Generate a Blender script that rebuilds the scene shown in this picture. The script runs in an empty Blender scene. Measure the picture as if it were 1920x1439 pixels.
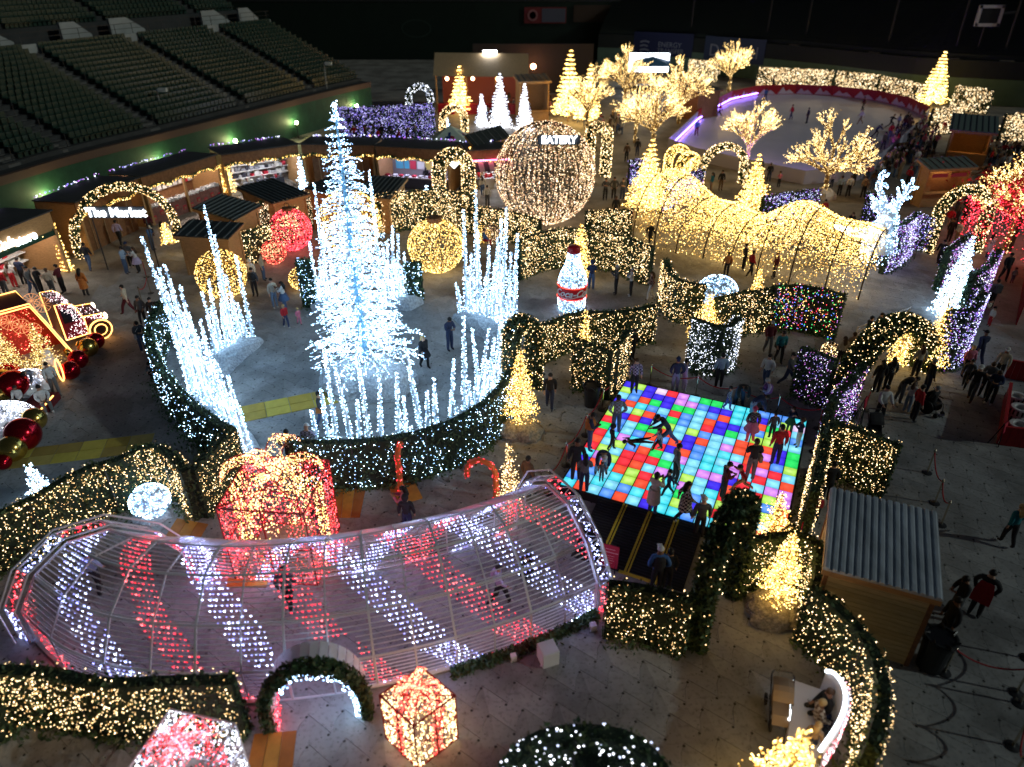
import bpy, math, random
import numpy as np
from mathutils import Vector, Matrix

SC = bpy.context.scene
COL = SC.collection
random.seed(7)
RNG = np.random.default_rng(7)

# ------------------------------------------------------------------ camera, world, sun, exposure
PITCH = math.radians(31.0)
CAM_H = 16.0
FPX = 1333.0
cam_data = bpy.data.cameras.new("camera")
cam = bpy.data.objects.new("camera", cam_data)
COL.objects.link(cam)
cam.location = (0, 0, CAM_H)
cam.rotation_euler = (math.pi / 2 - PITCH, 0, 0)
cam_data.sensor_fit = 'HORIZONTAL'
cam_data.sensor_width = 36.0
cam_data.lens = 36.0 * FPX / 1920.0
cam_data.clip_start = 0.1
cam_data.clip_end = 2000
cam_data.dof.use_dof = True
cam_data.dof.focus_distance = 29.0
cam_data.dof.aperture_fstop = 0.25
SC.camera = cam

world = bpy.data.worlds.new("World")
SC.world = world
world.use_nodes = True
wn = world.node_tree.nodes
wl = world.node_tree.links
bg = wn["Background"]
sky = wn.new("ShaderNodeTexSky")
sky.sky_type = 'NISHITA'
sky.sun_disc = False
sky.sun_elevation = math.radians(24)
sky.sun_rotation = math.radians(105)
wl.new(sky.outputs[0], bg.inputs[0])
bg.inputs[1].default_value = 0.0045

sun_data = bpy.data.lights.new("floodlight_glow", 'SUN')
sun_data.energy = 0.34
sun_data.angle = math.radians(0.6)
sun_data.color = (0.86, 1.0, 0.94)
sun = bpy.data.objects.new("floodlight_glow", sun_data)
COL.objects.link(sun)
sun.rotation_euler = (math.radians(64), 0, math.radians(75))

SC.view_settings.view_transform = 'Standard'
SC.view_settings.look = 'None'
SC.view_settings.exposure = 0.8
SC.view_settings.gamma = 1.0
SC.view_settings.use_curve_mapping = False
SC.cycles.use_denoising = True
try:
    SC.cycles.denoiser = 'OPENIMAGEDENOISE'
    SC.cycles.denoising_input_passes = 'RGB_ALBEDO_NORMAL'
    SC.cycles.denoising_prefilter = 'ACCURATE'
except Exception:
    pass
SC.cycles.use_light_tree = True
SC.cycles.max_bounces = 4
SC.cycles.diffuse_bounces = 2
SC.cycles.glossy_bounces = 2
SC.cycles.transmission_bounces = 2
SC.cycles.sample_clamp_indirect = 1.5
SC.cycles.caustics_reflective = False
SC.cycles.caustics_refractive = False

# ------------------------------------------------------------------ helpers
SP, CP = math.sin(PITCH), math.cos(PITCH)

def at(px, py, z=0.0):
    """ground position (metres) surveyed from the 1920-wide photograph, at height z"""
    u = (px - 960.0) / FPX
    v = (py - 719.5) / FPX
    d = np.array([u, CP - v * SP, -SP - v * CP])
    t = (z - CAM_H) / d[2]
    p = np.array([0, 0, CAM_H]) + t * d
    p[2] = z
    return p

def at_y(px, py, Y):
    u = (px - 960.0) / FPX
    v = (py - 719.5) / FPX
    d = np.array([u, CP - v * SP, -SP - v * CP])
    t = Y / d[1]
    return np.array([0, 0, CAM_H]) + t * d

def proj_y(p):
    dy, dz = p[1], p[2] - CAM_H
    dep = dy * CP - dz * SP
    return 719.5 - FPX * (dy * SP + dz * CP) / dep

def hgt(bx, by, ty, z0=0.0):
    b = at(bx, by, z0)
    lo, hi = 0.0, 40.0
    for _ in range(40):
        m = (lo + hi) / 2
        if proj_y(b + np.array([0, 0, m])) > ty: lo = m
        else: hi = m
    return lo

def V(*a): return np.array(a, float)

def nrm(a):
    a = np.asarray(a, float)
    n = np.linalg.norm(a)
    return a / n if n > 1e-9 else a

def resample(pts, step):
    pts = [np.asarray(p, float) for p in pts]
    seg = [np.linalg.norm(pts[i + 1] - pts[i]) for i in range(len(pts) - 1)]
    tot = sum(seg)
    n = max(1, int(round(tot / step)))
    out, acc, i = [], 0.0, 0
    for k in range(n + 1):
        s = tot * k / n
        while i < len(seg) - 1 and s > acc + seg[i]:
            acc += seg[i]; i += 1
        t = (s - acc) / seg[i] if seg[i] > 1e-9 else 0
        out.append(pts[i] + (pts[i + 1] - pts[i]) * min(1, t))
    return out

def smooth(pts, it=2):
    pts = [np.asarray(p, float) for p in pts]
    for _ in range(it):
        o = [pts[0]]
        for i in range(len(pts) - 1):
            o.append(pts[i] * .75 + pts[i + 1] * .25)
            o.append(pts[i] * .25 + pts[i + 1] * .75)
        o.append(pts[-1])
        pts = o
    return pts

# ---- materials
MATS = {}

def mat(name, color, rough=0.7, metal=0.0, var=0.0, scale=6.0, spec=0.3, bump=0.0, bscale=30.0, stretch=None):
    if name in MATS: return MATS[name]
    m = bpy.data.materials.new(name)
    m.use_nodes = True
    nt = m.node_tree
    b = nt.nodes["Principled BSDF"]
    b.inputs["Base Color"].default_value = (*color, 1)
    b.inputs["Roughness"].default_value = rough
    b.inputs["Metallic"].default_value = metal
    b.inputs["Specular IOR Level"].default_value = spec
    if var or bump:
        tc = nt.nodes.new("ShaderNodeTexCoord")
        src = tc.outputs["Object"]
        if stretch:
            mp = nt.nodes.new("ShaderNodeMapping")
            mp.inputs["Scale"].default_value = stretch
            nt.links.new(src, mp.inputs[0]); src = mp.outputs[0]
    if var:
        n = nt.nodes.new("ShaderNodeTexNoise")
        n.inputs["Scale"].default_value = scale
        n.inputs["Detail"].default_value = 5
        n.inputs["Roughness"].default_value = .65
        nt.links.new(src, n.inputs["Vector"])
        r = nt.nodes.new("ShaderNodeValToRGB")
        r.color_ramp.elements[0].position = .3
        r.color_ramp.elements[1].position = .72
        lo = tuple(max(0, c * (1 - var)) for c in color)
        hi = tuple(min(1, c * (1 + var)) for c in color)
        r.color_ramp.elements[0].color = (*lo, 1)
        r.color_ramp.elements[1].color = (*hi, 1)
        nt.links.new(n.outputs[0], r.inputs[0])
        nt.links.new(r.outputs[0], b.inputs["Base Color"])
    if bump:
        n2 = nt.nodes.new("ShaderNodeTexNoise")
        n2.inputs["Scale"].default_value = bscale
        n2.inputs["Detail"].default_value = 4
        nt.links.new(src, n2.inputs["Vector"])
        bp = nt.nodes.new("ShaderNodeBump")
        bp.inputs["Strength"].default_value = bump
        bp.inputs["Distance"].default_value = .03
        nt.links.new(n2.outputs[0], bp.inputs["Height"])
        nt.links.new(bp.outputs[0], b.inputs["Normal"])
    MATS[name] = m
    return m

def emit(name, color, strength, sampling='FRONT'):
    if name in MATS: return MATS[name]
    m = bpy.data.materials.new(name)
    m.use_nodes = True
    nt = m.node_tree
    nt.nodes.clear()
    o = nt.nodes.new("ShaderNodeOutputMaterial")
    e = nt.nodes.new("ShaderNodeEmission")
    e.inputs[0].default_value = (*color, 1)
    e.inputs[1].default_value = strength
    nt.links.new(e.outputs[0], o.inputs[0])
    m.cycles.emission_sampling = sampling
    MATS[name] = m
    return m

# bulb palettes: (colour, strength) triples
def pal(name, cols):
    return [emit(f"{name}_bulb_{i}", c, s * 1.45) for i, (c, s) in enumerate(cols)]

WARM = pal("warm", [((1, .66, .30), 2.0), ((1, .73, .40), 3.6), ((1, .57, .20), 1.0)])
GOLD = pal("gold", [((1, .59, .14), 2.3), ((1, .66, .22), 4.0), ((1, .50, .09), 1.2)])
WHITE = pal("cool_white", [((.40, .68, 1), 5.0), ((.54, .78, 1), 8.5), ((.28, .54, 1), 2.6)])
RED = pal("red", [((1, .03, .06), 2.0), ((1, .12, .13), 3.0), ((1, .02, .03), 1.1)])
CORAL = pal("coral", [((1, .10, .08), 1.8), ((1, .42, .2), 2.6), ((1, .05, .04), 1.1)])
VIOLET = pal("violet", [((.55, .58, 1), 1.0), ((.30, .24, 1), 1.0), ((.72, .78, 1), 1.7), ((.6, .18, .95), .6)])
PURPLE = pal("purple", [((.6, .5, 1), .8), ((.85, .2, .9), .7), ((.85, .85, 1), 1.5), ((.3, .2, .9), .6)])
MULTI = pal("multi", [((1, .6, .2), 2.0), ((.1, 1, .25), 1.2), ((.12, .25, 1), 2.0), ((1, .06, .1), 1.6), ((1, .62, .2), 2.4), ((.8, .3, 1), 1.3)])
ROSE = pal("rose", [((1, .66, .34), 1.1), ((1, .76, .5), 1.9), ((.8, .48, .22), .6), ((1, .5, .28), .7)])
SNOWY = pal("snowy", [((.8, .86, 1), 1.8), ((.9, .93, 1), 3.0), ((.6, .7, 1), 1.0)])
TUNW = pal("violet_white", [((.40, .48, 1), 4.2), ((.56, .66, 1), 7.0), ((.28, .30, 1), 2.8)])
PALEG = pal("pale_gold", [((1, .65, .22), 1.9), ((1, .71, .31), 3.2), ((1, .55, .14), 1.0)])
FARW = pal("far_warm", [((1, .70, .36), .75), ((1, .78, .48), 1.3), ((1, .58, .24), .4)])
DIMG = pal("dim_gold", [((1, .66, .2), .8), ((1, .74, .34), 1.5), ((.9, .52, .1), .4)])
BERRY = pal("berry", [((1, .85, .85), 2.0), ((1, .5, .6), 1.4), ((1, .9, .9), 2.6)])
NEON = emit("neon_warm", (1, .42, .10), 3.0)
LEDW = emit("led_strip_white", (.85, .93, 1), 4.0)

# ---- mesh builder
class MB:
    def __init__(s):
        s.v, s.f, s.m, s.n = [], [], [], 0

    def add(s, verts, faces, m=0):
        verts = np.asarray(verts, float).reshape(-1, 3)
        s.v.append(verts)
        for f in faces:
            s.f.append(tuple(i + s.n for i in f)); s.m.append(m)
        s.n += len(verts)

    def box(s, c, size, rz=0.0, m=0, R=None):
        x, y, z = np.asarray(size, float) / 2
        v = np.array([[-x, -y, -z], [x, -y, -z], [x, y, -z], [-x, y, -z], [-x, -y, z], [x, -y, z], [x, y, z], [-x, y, z]])
        if R is not None: v = v @ np.asarray(R).T
        elif rz:
            c_, s_ = math.cos(rz), math.sin(rz)
            v = v @ np.array([[c_, s_, 0], [-s_, c_, 0], [0, 0, 1]])
        s.add(v + np.asarray(c, float), [(0, 3, 2, 1), (4, 5, 6, 7), (0, 1, 5, 4), (1, 2, 6, 5), (2, 3, 7, 6), (3, 0, 4, 7)], m)

    def beam(s, a, b, w, h, m=0):
        a, b = np.asarray(a, float), np.asarray(b, float)
        d = b - a
        L = np.linalg.norm(d); d = d / L
        up = V(0, 0, 1) if abs(d[2]) < .95 else V(0, 1, 0)
        sx = nrm(np.cross(d, up)); sz = np.cross(sx, d)
        R = np.array([sx, d, sz]).T
        s.box((a + b) / 2, (w, L, h), R=R, m=m)

    def tube(s, pts, radii, n=6, m=0, cap=True):
        pts = [np.asarray(p, float) for p in pts]
        if np.isscalar(radii): radii = [radii] * len(pts)
        vs, fs = [], []
        pu = None
        for i, p in enumerate(pts):
            d = nrm(pts[min(i + 1, len(pts) - 1)] - pts[max(i - 1, 0)])
            if pu is None:
                pu = V(0, 0, 1) if abs(d[2]) < .9 else V(1, 0, 0)
            u = nrm(pu - d * np.dot(pu, d)); w = np.cross(d, u); pu = u
            for k in range(n):
                a = 2 * math.pi * k / n
                vs.append(p + radii[i] * (math.cos(a) * u + math.sin(a) * w))
        for i in range(len(pts) - 1):
            for k in range(n):
                k2 = (k + 1) % n
                fs.append((i * n + k, i * n + k2, (i + 1) * n + k2, (i + 1) * n + k))
        if cap:
            fs.append(tuple(range(n - 1, -1, -1)))
            fs.append(tuple((len(pts) - 1) * n + k for k in range(n)))
        s.add(vs, fs, m)

    def lathe(s, prof, c=(0, 0, 0), n=16, m=0, axis=None, ms=None):
        c = np.asarray(c, float)
        vs, fs = [], []
        for r, z in prof:
            for k in range(n):
                a = 2 * math.pi * k / n
                vs.append((r * math.cos(a), r * math.sin(a), z))
        vs = np.array(vs)
        if axis is not None:
            q = Vector((0, 0, 1)).rotation_difference(Vector(axis)).to_matrix()
            vs = vs @ np.array(q).T
        base = s.n
        for i in range(len(prof) - 1):
            f = []
            for k in range(n):
                k2 = (k + 1) % n
                f.append((i * n + k, i * n + k2, (i + 1) * n + k2, (i + 1) * n + k))
            fs.append((f, ms[i] if ms else m))
        s.v.append(vs + c); s.n += len(vs)
        for fl, mm in fs:
            for f in fl:
                s.f.append(tuple(q_ + base for q_ in f)); s.m.append(mm)
        s.f.append(tuple(base + k for k in range(n - 1, -1, -1))); s.m.append(ms[0] if ms else m)
        s.f.append(tuple(base + (len(prof) - 1) * n + k for k in range(n))); s.m.append(ms[-1] if ms else m)

    def ball(s, c, r, n=12, m=0, sc=(1, 1, 1)):
        k = max(4, n // 2)
        prof = [(max(1e-3, math.sin(math.pi * i / k)) * r, -math.cos(math.pi * i / k) * r) for i in range(k + 1)]
        mb = MB(); mb.lathe(prof, n=n)
        v = np.concatenate(mb.v) * np.asarray(sc) + np.asarray(c, float)
        s.add(v, mb.f, m)

    def prism(s, poly, z0, z1, m=0, mtop=None):
        n = len(poly)
        v = [(p[0], p[1], z0) for p in poly] + [(p[0], p[1], z1) for p in poly]
        s.add(v, [(i, (i + 1) % n, n + (i + 1) % n, n + i) for i in range(n)] + [tuple(range(n - 1, -1, -1))], m)
        s.add([(p[0], p[1], z1) for p in poly], [tuple(range(n))], m if mtop is None else mtop)

    def mesh(s, name, mats, off=(0, 0, 0), smooth_=False):
        me = bpy.data.meshes.new(name)
        v = np.concatenate(s.v) - np.asarray(off, float) if s.v else np.zeros((0, 3))
        me.from_pydata(v.tolist(), [], s.f)
        for m in (mats if isinstance(mats, (list, tuple)) else [mats]): me.materials.append(m)
        me.polygons.foreach_set("material_index", s.m)
        if smooth_: me.polygons.foreach_set("use_smooth", [True] * len(s.f))
        me.update()
        return me

    def build(s, name, mats, parent=None, kind=None, smooth_=False, world=True):
        off = OFF.get(parent, V(0, 0, 0)) if (parent is not None and world) else V(0, 0, 0)
        return link(name, s.mesh(name, mats, off, smooth_), parent, kind)

OFF = {}

def link(name, me, parent=None, kind=None):
    o = bpy.data.objects.new(name, me)
    COL.objects.link(o)
    if parent is not None:
        o.parent = parent
        OFF[o] = OFF.get(parent, V(0, 0, 0))
    if kind: o['kind'] = kind
    return o

def tag(o, label=None, cat=None, group=None, kind=None):
    if label: o['label'] = label
    if cat: o['category'] = cat
    if group: o['group'] = group
    if kind: o['kind'] = kind
    return o

def thing(name, label, cat, loc=(0, 0, 0), rz=0.0, group=None, local=False):
    o = bpy.data.objects.new(name, None)
    COL.objects.link(o)
    o.empty_display_size = .2
    o.location = tuple(float(x) for x in loc)
    o.rotation_euler = (0, 0, rz)
    OFF[o] = V(0, 0, 0) if (rz or local) else np.asarray(loc, float)
    return tag(o, label, cat, group)

def copy_tree(o, parent=None):
    c = o.copy(); COL.objects.link(c)
    if parent is not None: c.parent = parent
    for ch in KIDS(o): copy_tree(ch, c)
    return c

def KIDS(o): return list(o.children)

# ---- tiny lamps: one mesh per string of lights, many small bulbs
OCT_V = np.array([[1, 0, 0], [-1, 0, 0], [0, 1, 0], [0, -1, 0], [0, 0, 1], [0, 0, -1]], float)
OCT_F = np.array([[0, 2, 4], [2, 1, 4], [1, 3, 4], [3, 0, 4], [2, 0, 5], [1, 2, 5], [3, 1, 5], [0, 3, 5]])
TET_V = np.array([[1, 1, 1], [-1, -1, 1], [-1, 1, -1], [1, -1, -1]], float) * .72
TET_F = np.array([[0, 2, 1], [0, 1, 3], [0, 3, 2], [1, 2, 3]])
NB = [0]

def bulbs(name, pts, r, mats, parent=None, fine=True, weights=None, kind="stuff"):
    pts = np.asarray(pts, float).reshape(-1, 3)
    n = len(pts)
    if n == 0: return None
    fine = fine and n < 900
    NB[0] += n
    tv, tf = (OCT_V, OCT_F) if fine else (TET_V, TET_F)
    rr = (.72 * r * RNG.uniform(.5, 1.32, n))[:, None, None]
    off = OFF.get(parent, V(0, 0, 0)) if parent is not None else V(0, 0, 0)
    v = (pts - off)[:, None, :] + tv[None] * rr
    f = tf[None] + (np.arange(n) * len(tv))[:, None, None]
    me = bpy.data.meshes.new(name)
    me.vertices.add(n * len(tv)); me.vertices.foreach_set("co", v.ravel())
    nf = n * len(tf)
    me.loops.add(nf * 3); me.loops.foreach_set("vertex_index", f.ravel().astype(np.int32))
    me.polygons.add(nf)
    me.polygons.foreach_set("loop_start", np.arange(0, nf * 3, 3, dtype=np.int32))
    me.polygons.foreach_set("loop_total", np.full(nf, 3, dtype=np.int32))
    for m in mats: me.materials.append(m)
    if weights is None:
        weights = [.5, .25, .25] if len(mats) == 3 else [1 / len(mats)] * len(mats)
    mi = RNG.choice(len(mats), n, p=weights)
    me.polygons.foreach_set("material_index", np.repeat(mi, len(tf)).astype(np.int32))
    me.update(calc_edges=True)
    return link(name, me, parent, kind)

# ---- leaf scatter: many small two-triangle leaves
def leaves(name, pts, normals, size, m, parent=None, jitter=.9, kind=None):
    pts = np.asarray(pts, float); n = len(pts)
    nr = np.asarray(normals, float) + RNG.normal(0, jitter, (n, 3))
    nr /= np.linalg.norm(nr, axis=1)[:, None] + 1e-9
    a = RNG.normal(0, 1, (n, 3))
    u = np.cross(nr, a); u /= np.linalg.norm(u, axis=1)[:, None] + 1e-9
    w = np.cross(nr, u)
    s = (size * RNG.uniform(.6, 1.4, n))[:, None]
    off = OFF.get(parent, V(0, 0, 0)) if parent is not None else V(0, 0, 0)
    p = pts - off
    v = np.stack([p - u * s, p - w * s * .45 + nr * s * .12, p + u * s, p + w * s * .45 + nr * s * .12], 1)
    me = bpy.data.meshes.new(name)
    me.vertices.add(n * 4); me.vertices.foreach_set("co", v.ravel())
    me.loops.add(n * 4); me.loops.foreach_set("vertex_index", np.arange(n * 4, dtype=np.int32))
    me.polygons.add(n)
    me.polygons.foreach_set("loop_start", np.arange(0, n * 4, 4, dtype=np.int32))
    me.polygons.foreach_set("loop_total", np.full(n, 4, dtype=np.int32))
    ms = m if isinstance(m, (list, tuple)) else [m]
    for q in ms: me.materials.append(q)
    if len(ms) > 1:
        me.polygons.foreach_set("material_index", RNG.integers(0, len(ms), n).astype(np.int32))
    me.update(calc_edges=True)
    return link(name, me, parent, kind)

def text_mesh(txt, size, extrude=.02, shear=0.0, bold=0.0, spacing=1.0):
    cu = bpy.data.curves.new("lettering", 'FONT')
    cu.body = txt; cu.size = size; cu.extrude = extrude; cu.shear = shear; cu.offset = bold
    cu.space_character = spacing
    cu.align_x = 'CENTER'; cu.align_y = 'CENTER'
    cu.resolution_u = 3
    o = bpy.data.objects.new("lettering", cu)
    COL.objects.link(o)
    dg = bpy.context.evaluated_depsgraph_get()
    me = bpy.data.meshes.new_from_object(o.evaluated_get(dg))
    bpy.data.objects.remove(o); bpy.data.curves.remove(cu)
    return me

def put_text(name, txt, size, m, origin, xdir, zdir, parent=None, extrude=.02, shear=0, bold=0, warp=None):
    """flat lettering whose x runs along xdir and whose up runs along zdir"""
    me = text_mesh(txt, size, extrude, shear, bold)
    n = len(me.vertices)
    co = np.empty(n * 3); me.vertices.foreach_get("co", co); co = co.reshape(-1, 3)
    xd, zd = nrm(xdir), nrm(zdir); yd = np.cross(xd, zd)
    off = OFF.get(parent, V(0, 0, 0)) if parent is not None else V(0, 0, 0)
    if warp: w = warp(co)
    else: w = np.asarray(origin, float) + co[:, :1] * xd + co[:, 1:2] * zd + co[:, 2:3] * yd
    me.vertices.foreach_set("co", (w - off).ravel())
    me.materials.clear(); me.materials.append(m)
    me.name = name
    me.update()
    return link(name, me, parent)

# common materials
M_LEAF = [mat("hedge_leaf_dark", (.045, .088, .040), .6, var=.35, scale=9), mat("hedge_leaf_mid", (.062, .115, .046), .6, var=.35, scale=9), mat("hedge_leaf_olive", (.080, .108, .04), .65)]
M_CORE = mat("hedge_backing", (.018, .032, .018), .85)
M_WHITEMETAL = mat("white_painted_metal", (.72, .72, .75), .35, spec=.5)
M_BLACK = mat("black_rubber", (.012, .012, .013), .55)
M_DARKMETAL = mat("dark_metal", (.05, .05, .052), .4, metal=.6)
M_WOOD = mat("pine_wood", (.42, .24, .10), .65, var=.28, scale=5, stretch=(1, 1, 6), bump=.1)
M_WOODD = mat("brown_stained_wood", (.22, .10, .042), .65, var=.3, scale=5, bump=.1)
M_ROOF = mat("charcoal_roof_metal", (.045, .055, .055), .45, metal=.35, var=.2, scale=2)
M_RIB = mat("roof_rib_grey", (.16, .18, .18), .4, metal=.4)
M_ROCK = mat("snow_rock_fabric", (.42, .45, .48), .85, var=.5, scale=10, bump=1.0, bscale=15)
M_ROCKW = mat("warm_rock_fabric", (.34, .30, .23), .85, var=.55, scale=11, bump=1.0, bscale=16)
M_WIRE = mat("brown_wire", (.06, .045, .03), .6)
M_SNOW = mat("white_snow_fleece", (.78, .79, .82), .9, bump=.4, bscale=12)
M_REDP = mat("red_painted_panel", (.38, .012, .018), .45, var=.12, scale=4)
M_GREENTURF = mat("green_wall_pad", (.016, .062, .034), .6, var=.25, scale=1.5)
M_CHROME = mat("brass_pole_metal", (.62, .55, .42), .22, metal=1)
# ------------------------------------------------------------------ ground
def quad_sheet(name, pts, z, m, kind="structure", parent=None, label=None):
    b = MB(); b.add([(p[0], p[1], z) for p in pts], [tuple(range(len(pts)))])
    o = b.build(name, m, parent, kind)
    return o

def floor_mat(name, c):
    m = mat(name, c, .6, var=.2, scale=.55, spec=.35, bump=.08, bscale=14)
    nt = m.node_tree; b = nt.nodes["Principled BSDF"]
    src = b.inputs["Base Color"].links[0].from_socket
    g = nt.nodes.new("ShaderNodeNewGeometry"); n = nt.nodes.new("ShaderNodeTexNoise"); n.inputs["Scale"].default_value = .35; n.inputs["Detail"].default_value = 8; n.inputs["Roughness"].default_value = .6
    nt.links.new(g.outputs["Position"], n.inputs["Vector"])
    r = nt.nodes.new("ShaderNodeValToRGB"); r.color_ramp.elements[0].position = .40; r.color_ramp.elements[1].position = .56
    r.color_ramp.elements[0].color = (.60, .59, .58, 1); r.color_ramp.elements[1].color = (1, 1, 1, 1)
    nt.links.new(n.outputs[0], r.inputs[0])
    n2 = nt.nodes.new("ShaderNodeTexNoise"); n2.inputs["Scale"].default_value = 9; n2.inputs["Detail"].default_value = 6
    nt.links.new(g.outputs["Position"], n2.inputs["Vector"])
    r2 = nt.nodes.new("ShaderNodeValToRGB"); r2.color_ramp.elements[0].position = .33; r2.color_ramp.elements[1].position = .47
    r2.color_ramp.elements[0].color = (.72, .71, .70, 1); r2.color_ramp.elements[1].color = (1, 1, 1, 1)
    nt.links.new(n2.outputs[0], r2.inputs[0])
    for rr in (r, r2):
        mx = nt.nodes.new("ShaderNodeMixRGB"); mx.blend_type = 'MULTIPLY'; mx.inputs[0].default_value = 1
        nt.links.new(src, mx.inputs[1]); nt.links.new(rr.outputs[0], mx.inputs[2]); src = mx.outputs[0]
    nt.links.new(src, b.inputs["Base Color"])
    return m
M_TILE = floor_mat("grey_floor_panel", (.285, .288, .288))
M_TILE2 = floor_mat("grey_floor_panel_worn", (.335, .337, .337))
M_JOINT = mat("panel_joint_dark", (.045, .044, .042), .8)
ground = quad_sheet("ground", [(-160, -20), (160, -20), (160, 260), (-160, 260)], -.03, M_JOINT)
far_floor = floor_mat("tan_plaza_floor", (.29, .265, .23))
TY1 = 47.0
b = MB()
for x0, x1, y0, y1 in [(-38, 75, TY1 - 1.2, 140), (22.6, 60, 3, TY1 - 1.2), (-40, -22.2, 12, TY1 - 1.2)]:
    b.add([(x0, y0, -.004), (x1, y0, -.004), (x1, y1, -.004), (x0, y1, -.004)], [(0, 1, 2, 3)])
b.build("plaza_floor", far_floor, None, "structure")

tc = V(.85, .16); tr = V(.2, -.78); tq = V(.66, -.50)
tj = tq + (tc - tq) * .55 + V(-.05, .02)
poly = [V(0, 0), tq, tj, tc, tc + tr, tj + tr, tq + tr, tr]
cen = sum(poly) / len(poly)

def tile_mb(dots, m):
    t = MB()
    tru = tr / np.linalg.norm(tr)
    p2 = [p - tru * np.dot(p - cen, tru) * .019 for p in poly]
    t.prism(p2, -.03, 0, m)
    if dots:
        for c, r in [(tc + tr * .10 + V(-.05, 0), .038), (tq + V(-.05, -.04), .038), (cen + V(.1, .12), .014), (cen + V(-.2, -.1), .014), (cen + V(.22, -.22), .014), (cen + V(-.05, .3) * .6, .014)]:
            n = 6
            t.add([(c[0] + r * math.cos(6.283 * k / n), c[1] + r * math.sin(6.283 * k / n), .004) for k in range(n)], [tuple(range(n))], 2)
    return t

tilem = [tile_mb(True, 0).mesh("tile", [M_TILE, M_TILE2, M_JOINT]), tile_mb(True, 1).mesh("tile", [M_TILE, M_TILE2, M_JOINT])]
org = at(1028, 1266)[:2]
cells = []
for i in range(-60, 60):
    for j in range(-80, 80):
        p = org + tc * i + tr * j
        if not (-23.5 < p[0] < 24 and 5.5 < p[1] < TY1): continue
        if abs(p[0]) > p[1] * .9 + 4.5: continue
        cells.append((p[1] ** 2 + p[0] ** 2, p[0], p[1]))
cells.sort()
mass = MB()
for k, (d, x, y) in enumerate(cells):
    alt = 1 if random.random() < .3 else 0
    if k < 300:
        o = link("tile", tilem[alt], ground)
        o.location = (x, y, random.uniform(-.0015, .0015))
    else:
        t = tile_mb(y < 31, alt)
        v = np.concatenate(t.v) + V(x, y, random.uniform(-.0015, .0015))
        base = mass.n
        mass.v.append(v); mass.n += len(v)
        mass.f += [tuple(q + base for q in f) for f in t.f]; mass.m += t.m
mass.build("tile", [M_TILE, M_TILE2, M_JOINT], ground, "stuff")

# yellow board walkways and orange mats
YB = [mat(f"yellow_board_{i}", c, .6, var=.15, scale=2) for i, c in enumerate([(.42, .30, .05), (.50, .40, .07), (.34, .24, .06), (.46, .36, .10)])]
def board_path(name, p0, p1, w, n, rows=2):
    a, c = p0[:2], p1[:2]
    d = c - a; L = np.linalg.norm(d); d /= L; s = V(-d[1], d[0])
    root = thing("board_walkway", name, "walkway", (*((a + c) / 2), 0))
    for r in range(rows):
        for i in range(n):
            q0, q1 = L * i / n + .012, L * (i + 1) / n - .012
            r0, r1 = -w / 2 + w * r / rows + .012, -w / 2 + w * (r + 1) / rows - .012
            bb = MB()
            bb.prism([a + d * q0 + s * r0, a + d * q1 + s * r0, a + d * q1 + s * r1, a + d * q0 + s * r1], .004, .022)
            bb.build("board", random.choice(YB), root)
    return root
board_path("yellow board walkway beside the big red and gold ornaments", at(8, 864), at(285, 830), 1.25, 6)
board_path("short yellow board walkway crossing the blue lit circle of ice spikes", at(452, 778), at(630, 742), 1.25, 4)
OM = [mat(f"orange_mat_{i}", c, .6, var=.18, scale=3) for i, c in enumerate([(.42, .17, .03), (.48, .24, .04), (.34, .13, .025)])]
def mat_boards(label, pxs, n=3):
    P = [at(*p)[:2] for p in pxs]
    c = sum(P) / 4
    root = thing("floor_mat", label, "floor mat", (*c, 0))
    for i in range(n):
        t0, t1 = i / n + .006, (i + 1) / n - .006
        bb = MB()
        bb.prism([P[0] + (P[1] - P[0]) * t0, P[0] + (P[1] - P[0]) * t1, P[3] + (P[2] - P[3]) * t1, P[3] + (P[2] - P[3]) * t0][::-1], .004, .024)
        bb.build("board", OM[i % 3], root)
mat_boards("orange wooden floor mat right of the big red gift box", [(625, 917), (686, 918), (675, 971), (622, 972)])
mat_boards("orange diamond floor mat under the upright candy cane", [(727, 912), (775, 899), (793, 935), (745, 950)], 2)
mat_boards("orange wooden floor mat in front of the white mushroom", [(332, 973), (391, 984), (364, 1030), (300, 1022)])
mat_boards("orange wooden floor mat at the garlanded tunnel doorway", [(477, 1378), (557, 1371), (545, 1480), (455, 1480)])
mat_boards("orange floor mat seen through the trellis tunnel below the gift box", [(428, 1082), (505, 1082), (500, 1102), (424, 1102)], 2)

# ------------------------------------------------------------------ stadium: left bank of seats
rail_px = [(-60, 334), (0, 317), (138, 277), (328, 233), (474, 197), (600, 166), (693, 146)]
rail = [at(*p, 4.0)[:2] for p in rail_px]
rail = [rail[0] + (rail[0] - rail[1]) * 1.5] + rail
rail = resample(smooth([V(*p, 0) for p in rail], 2), .5)
rail = [p[:2] for p in rail]
nor = []
for i in range(len(rail)):
    d = nrm(rail[min(i + 3, len(rail) - 1)] - rail[max(i - 3, 0)])
    nor.append(V(-d[1], d[0]))
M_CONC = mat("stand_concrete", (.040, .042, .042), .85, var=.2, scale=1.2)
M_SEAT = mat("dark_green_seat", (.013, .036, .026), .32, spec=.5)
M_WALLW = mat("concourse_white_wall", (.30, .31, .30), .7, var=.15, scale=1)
M_BROWN = mat("brown_rail", (.10, .055, .04), .6)
st = thing("grandstand", "dark green banked stadium seating rising left of the market stalls", "grandstand", (*rail[len(rail) // 2], 0))
NR, PD, RI = 17, .74, .31
def ring_pt(i, dep, z): return V(*(rail[i] + nor[i] * dep), z)
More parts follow.
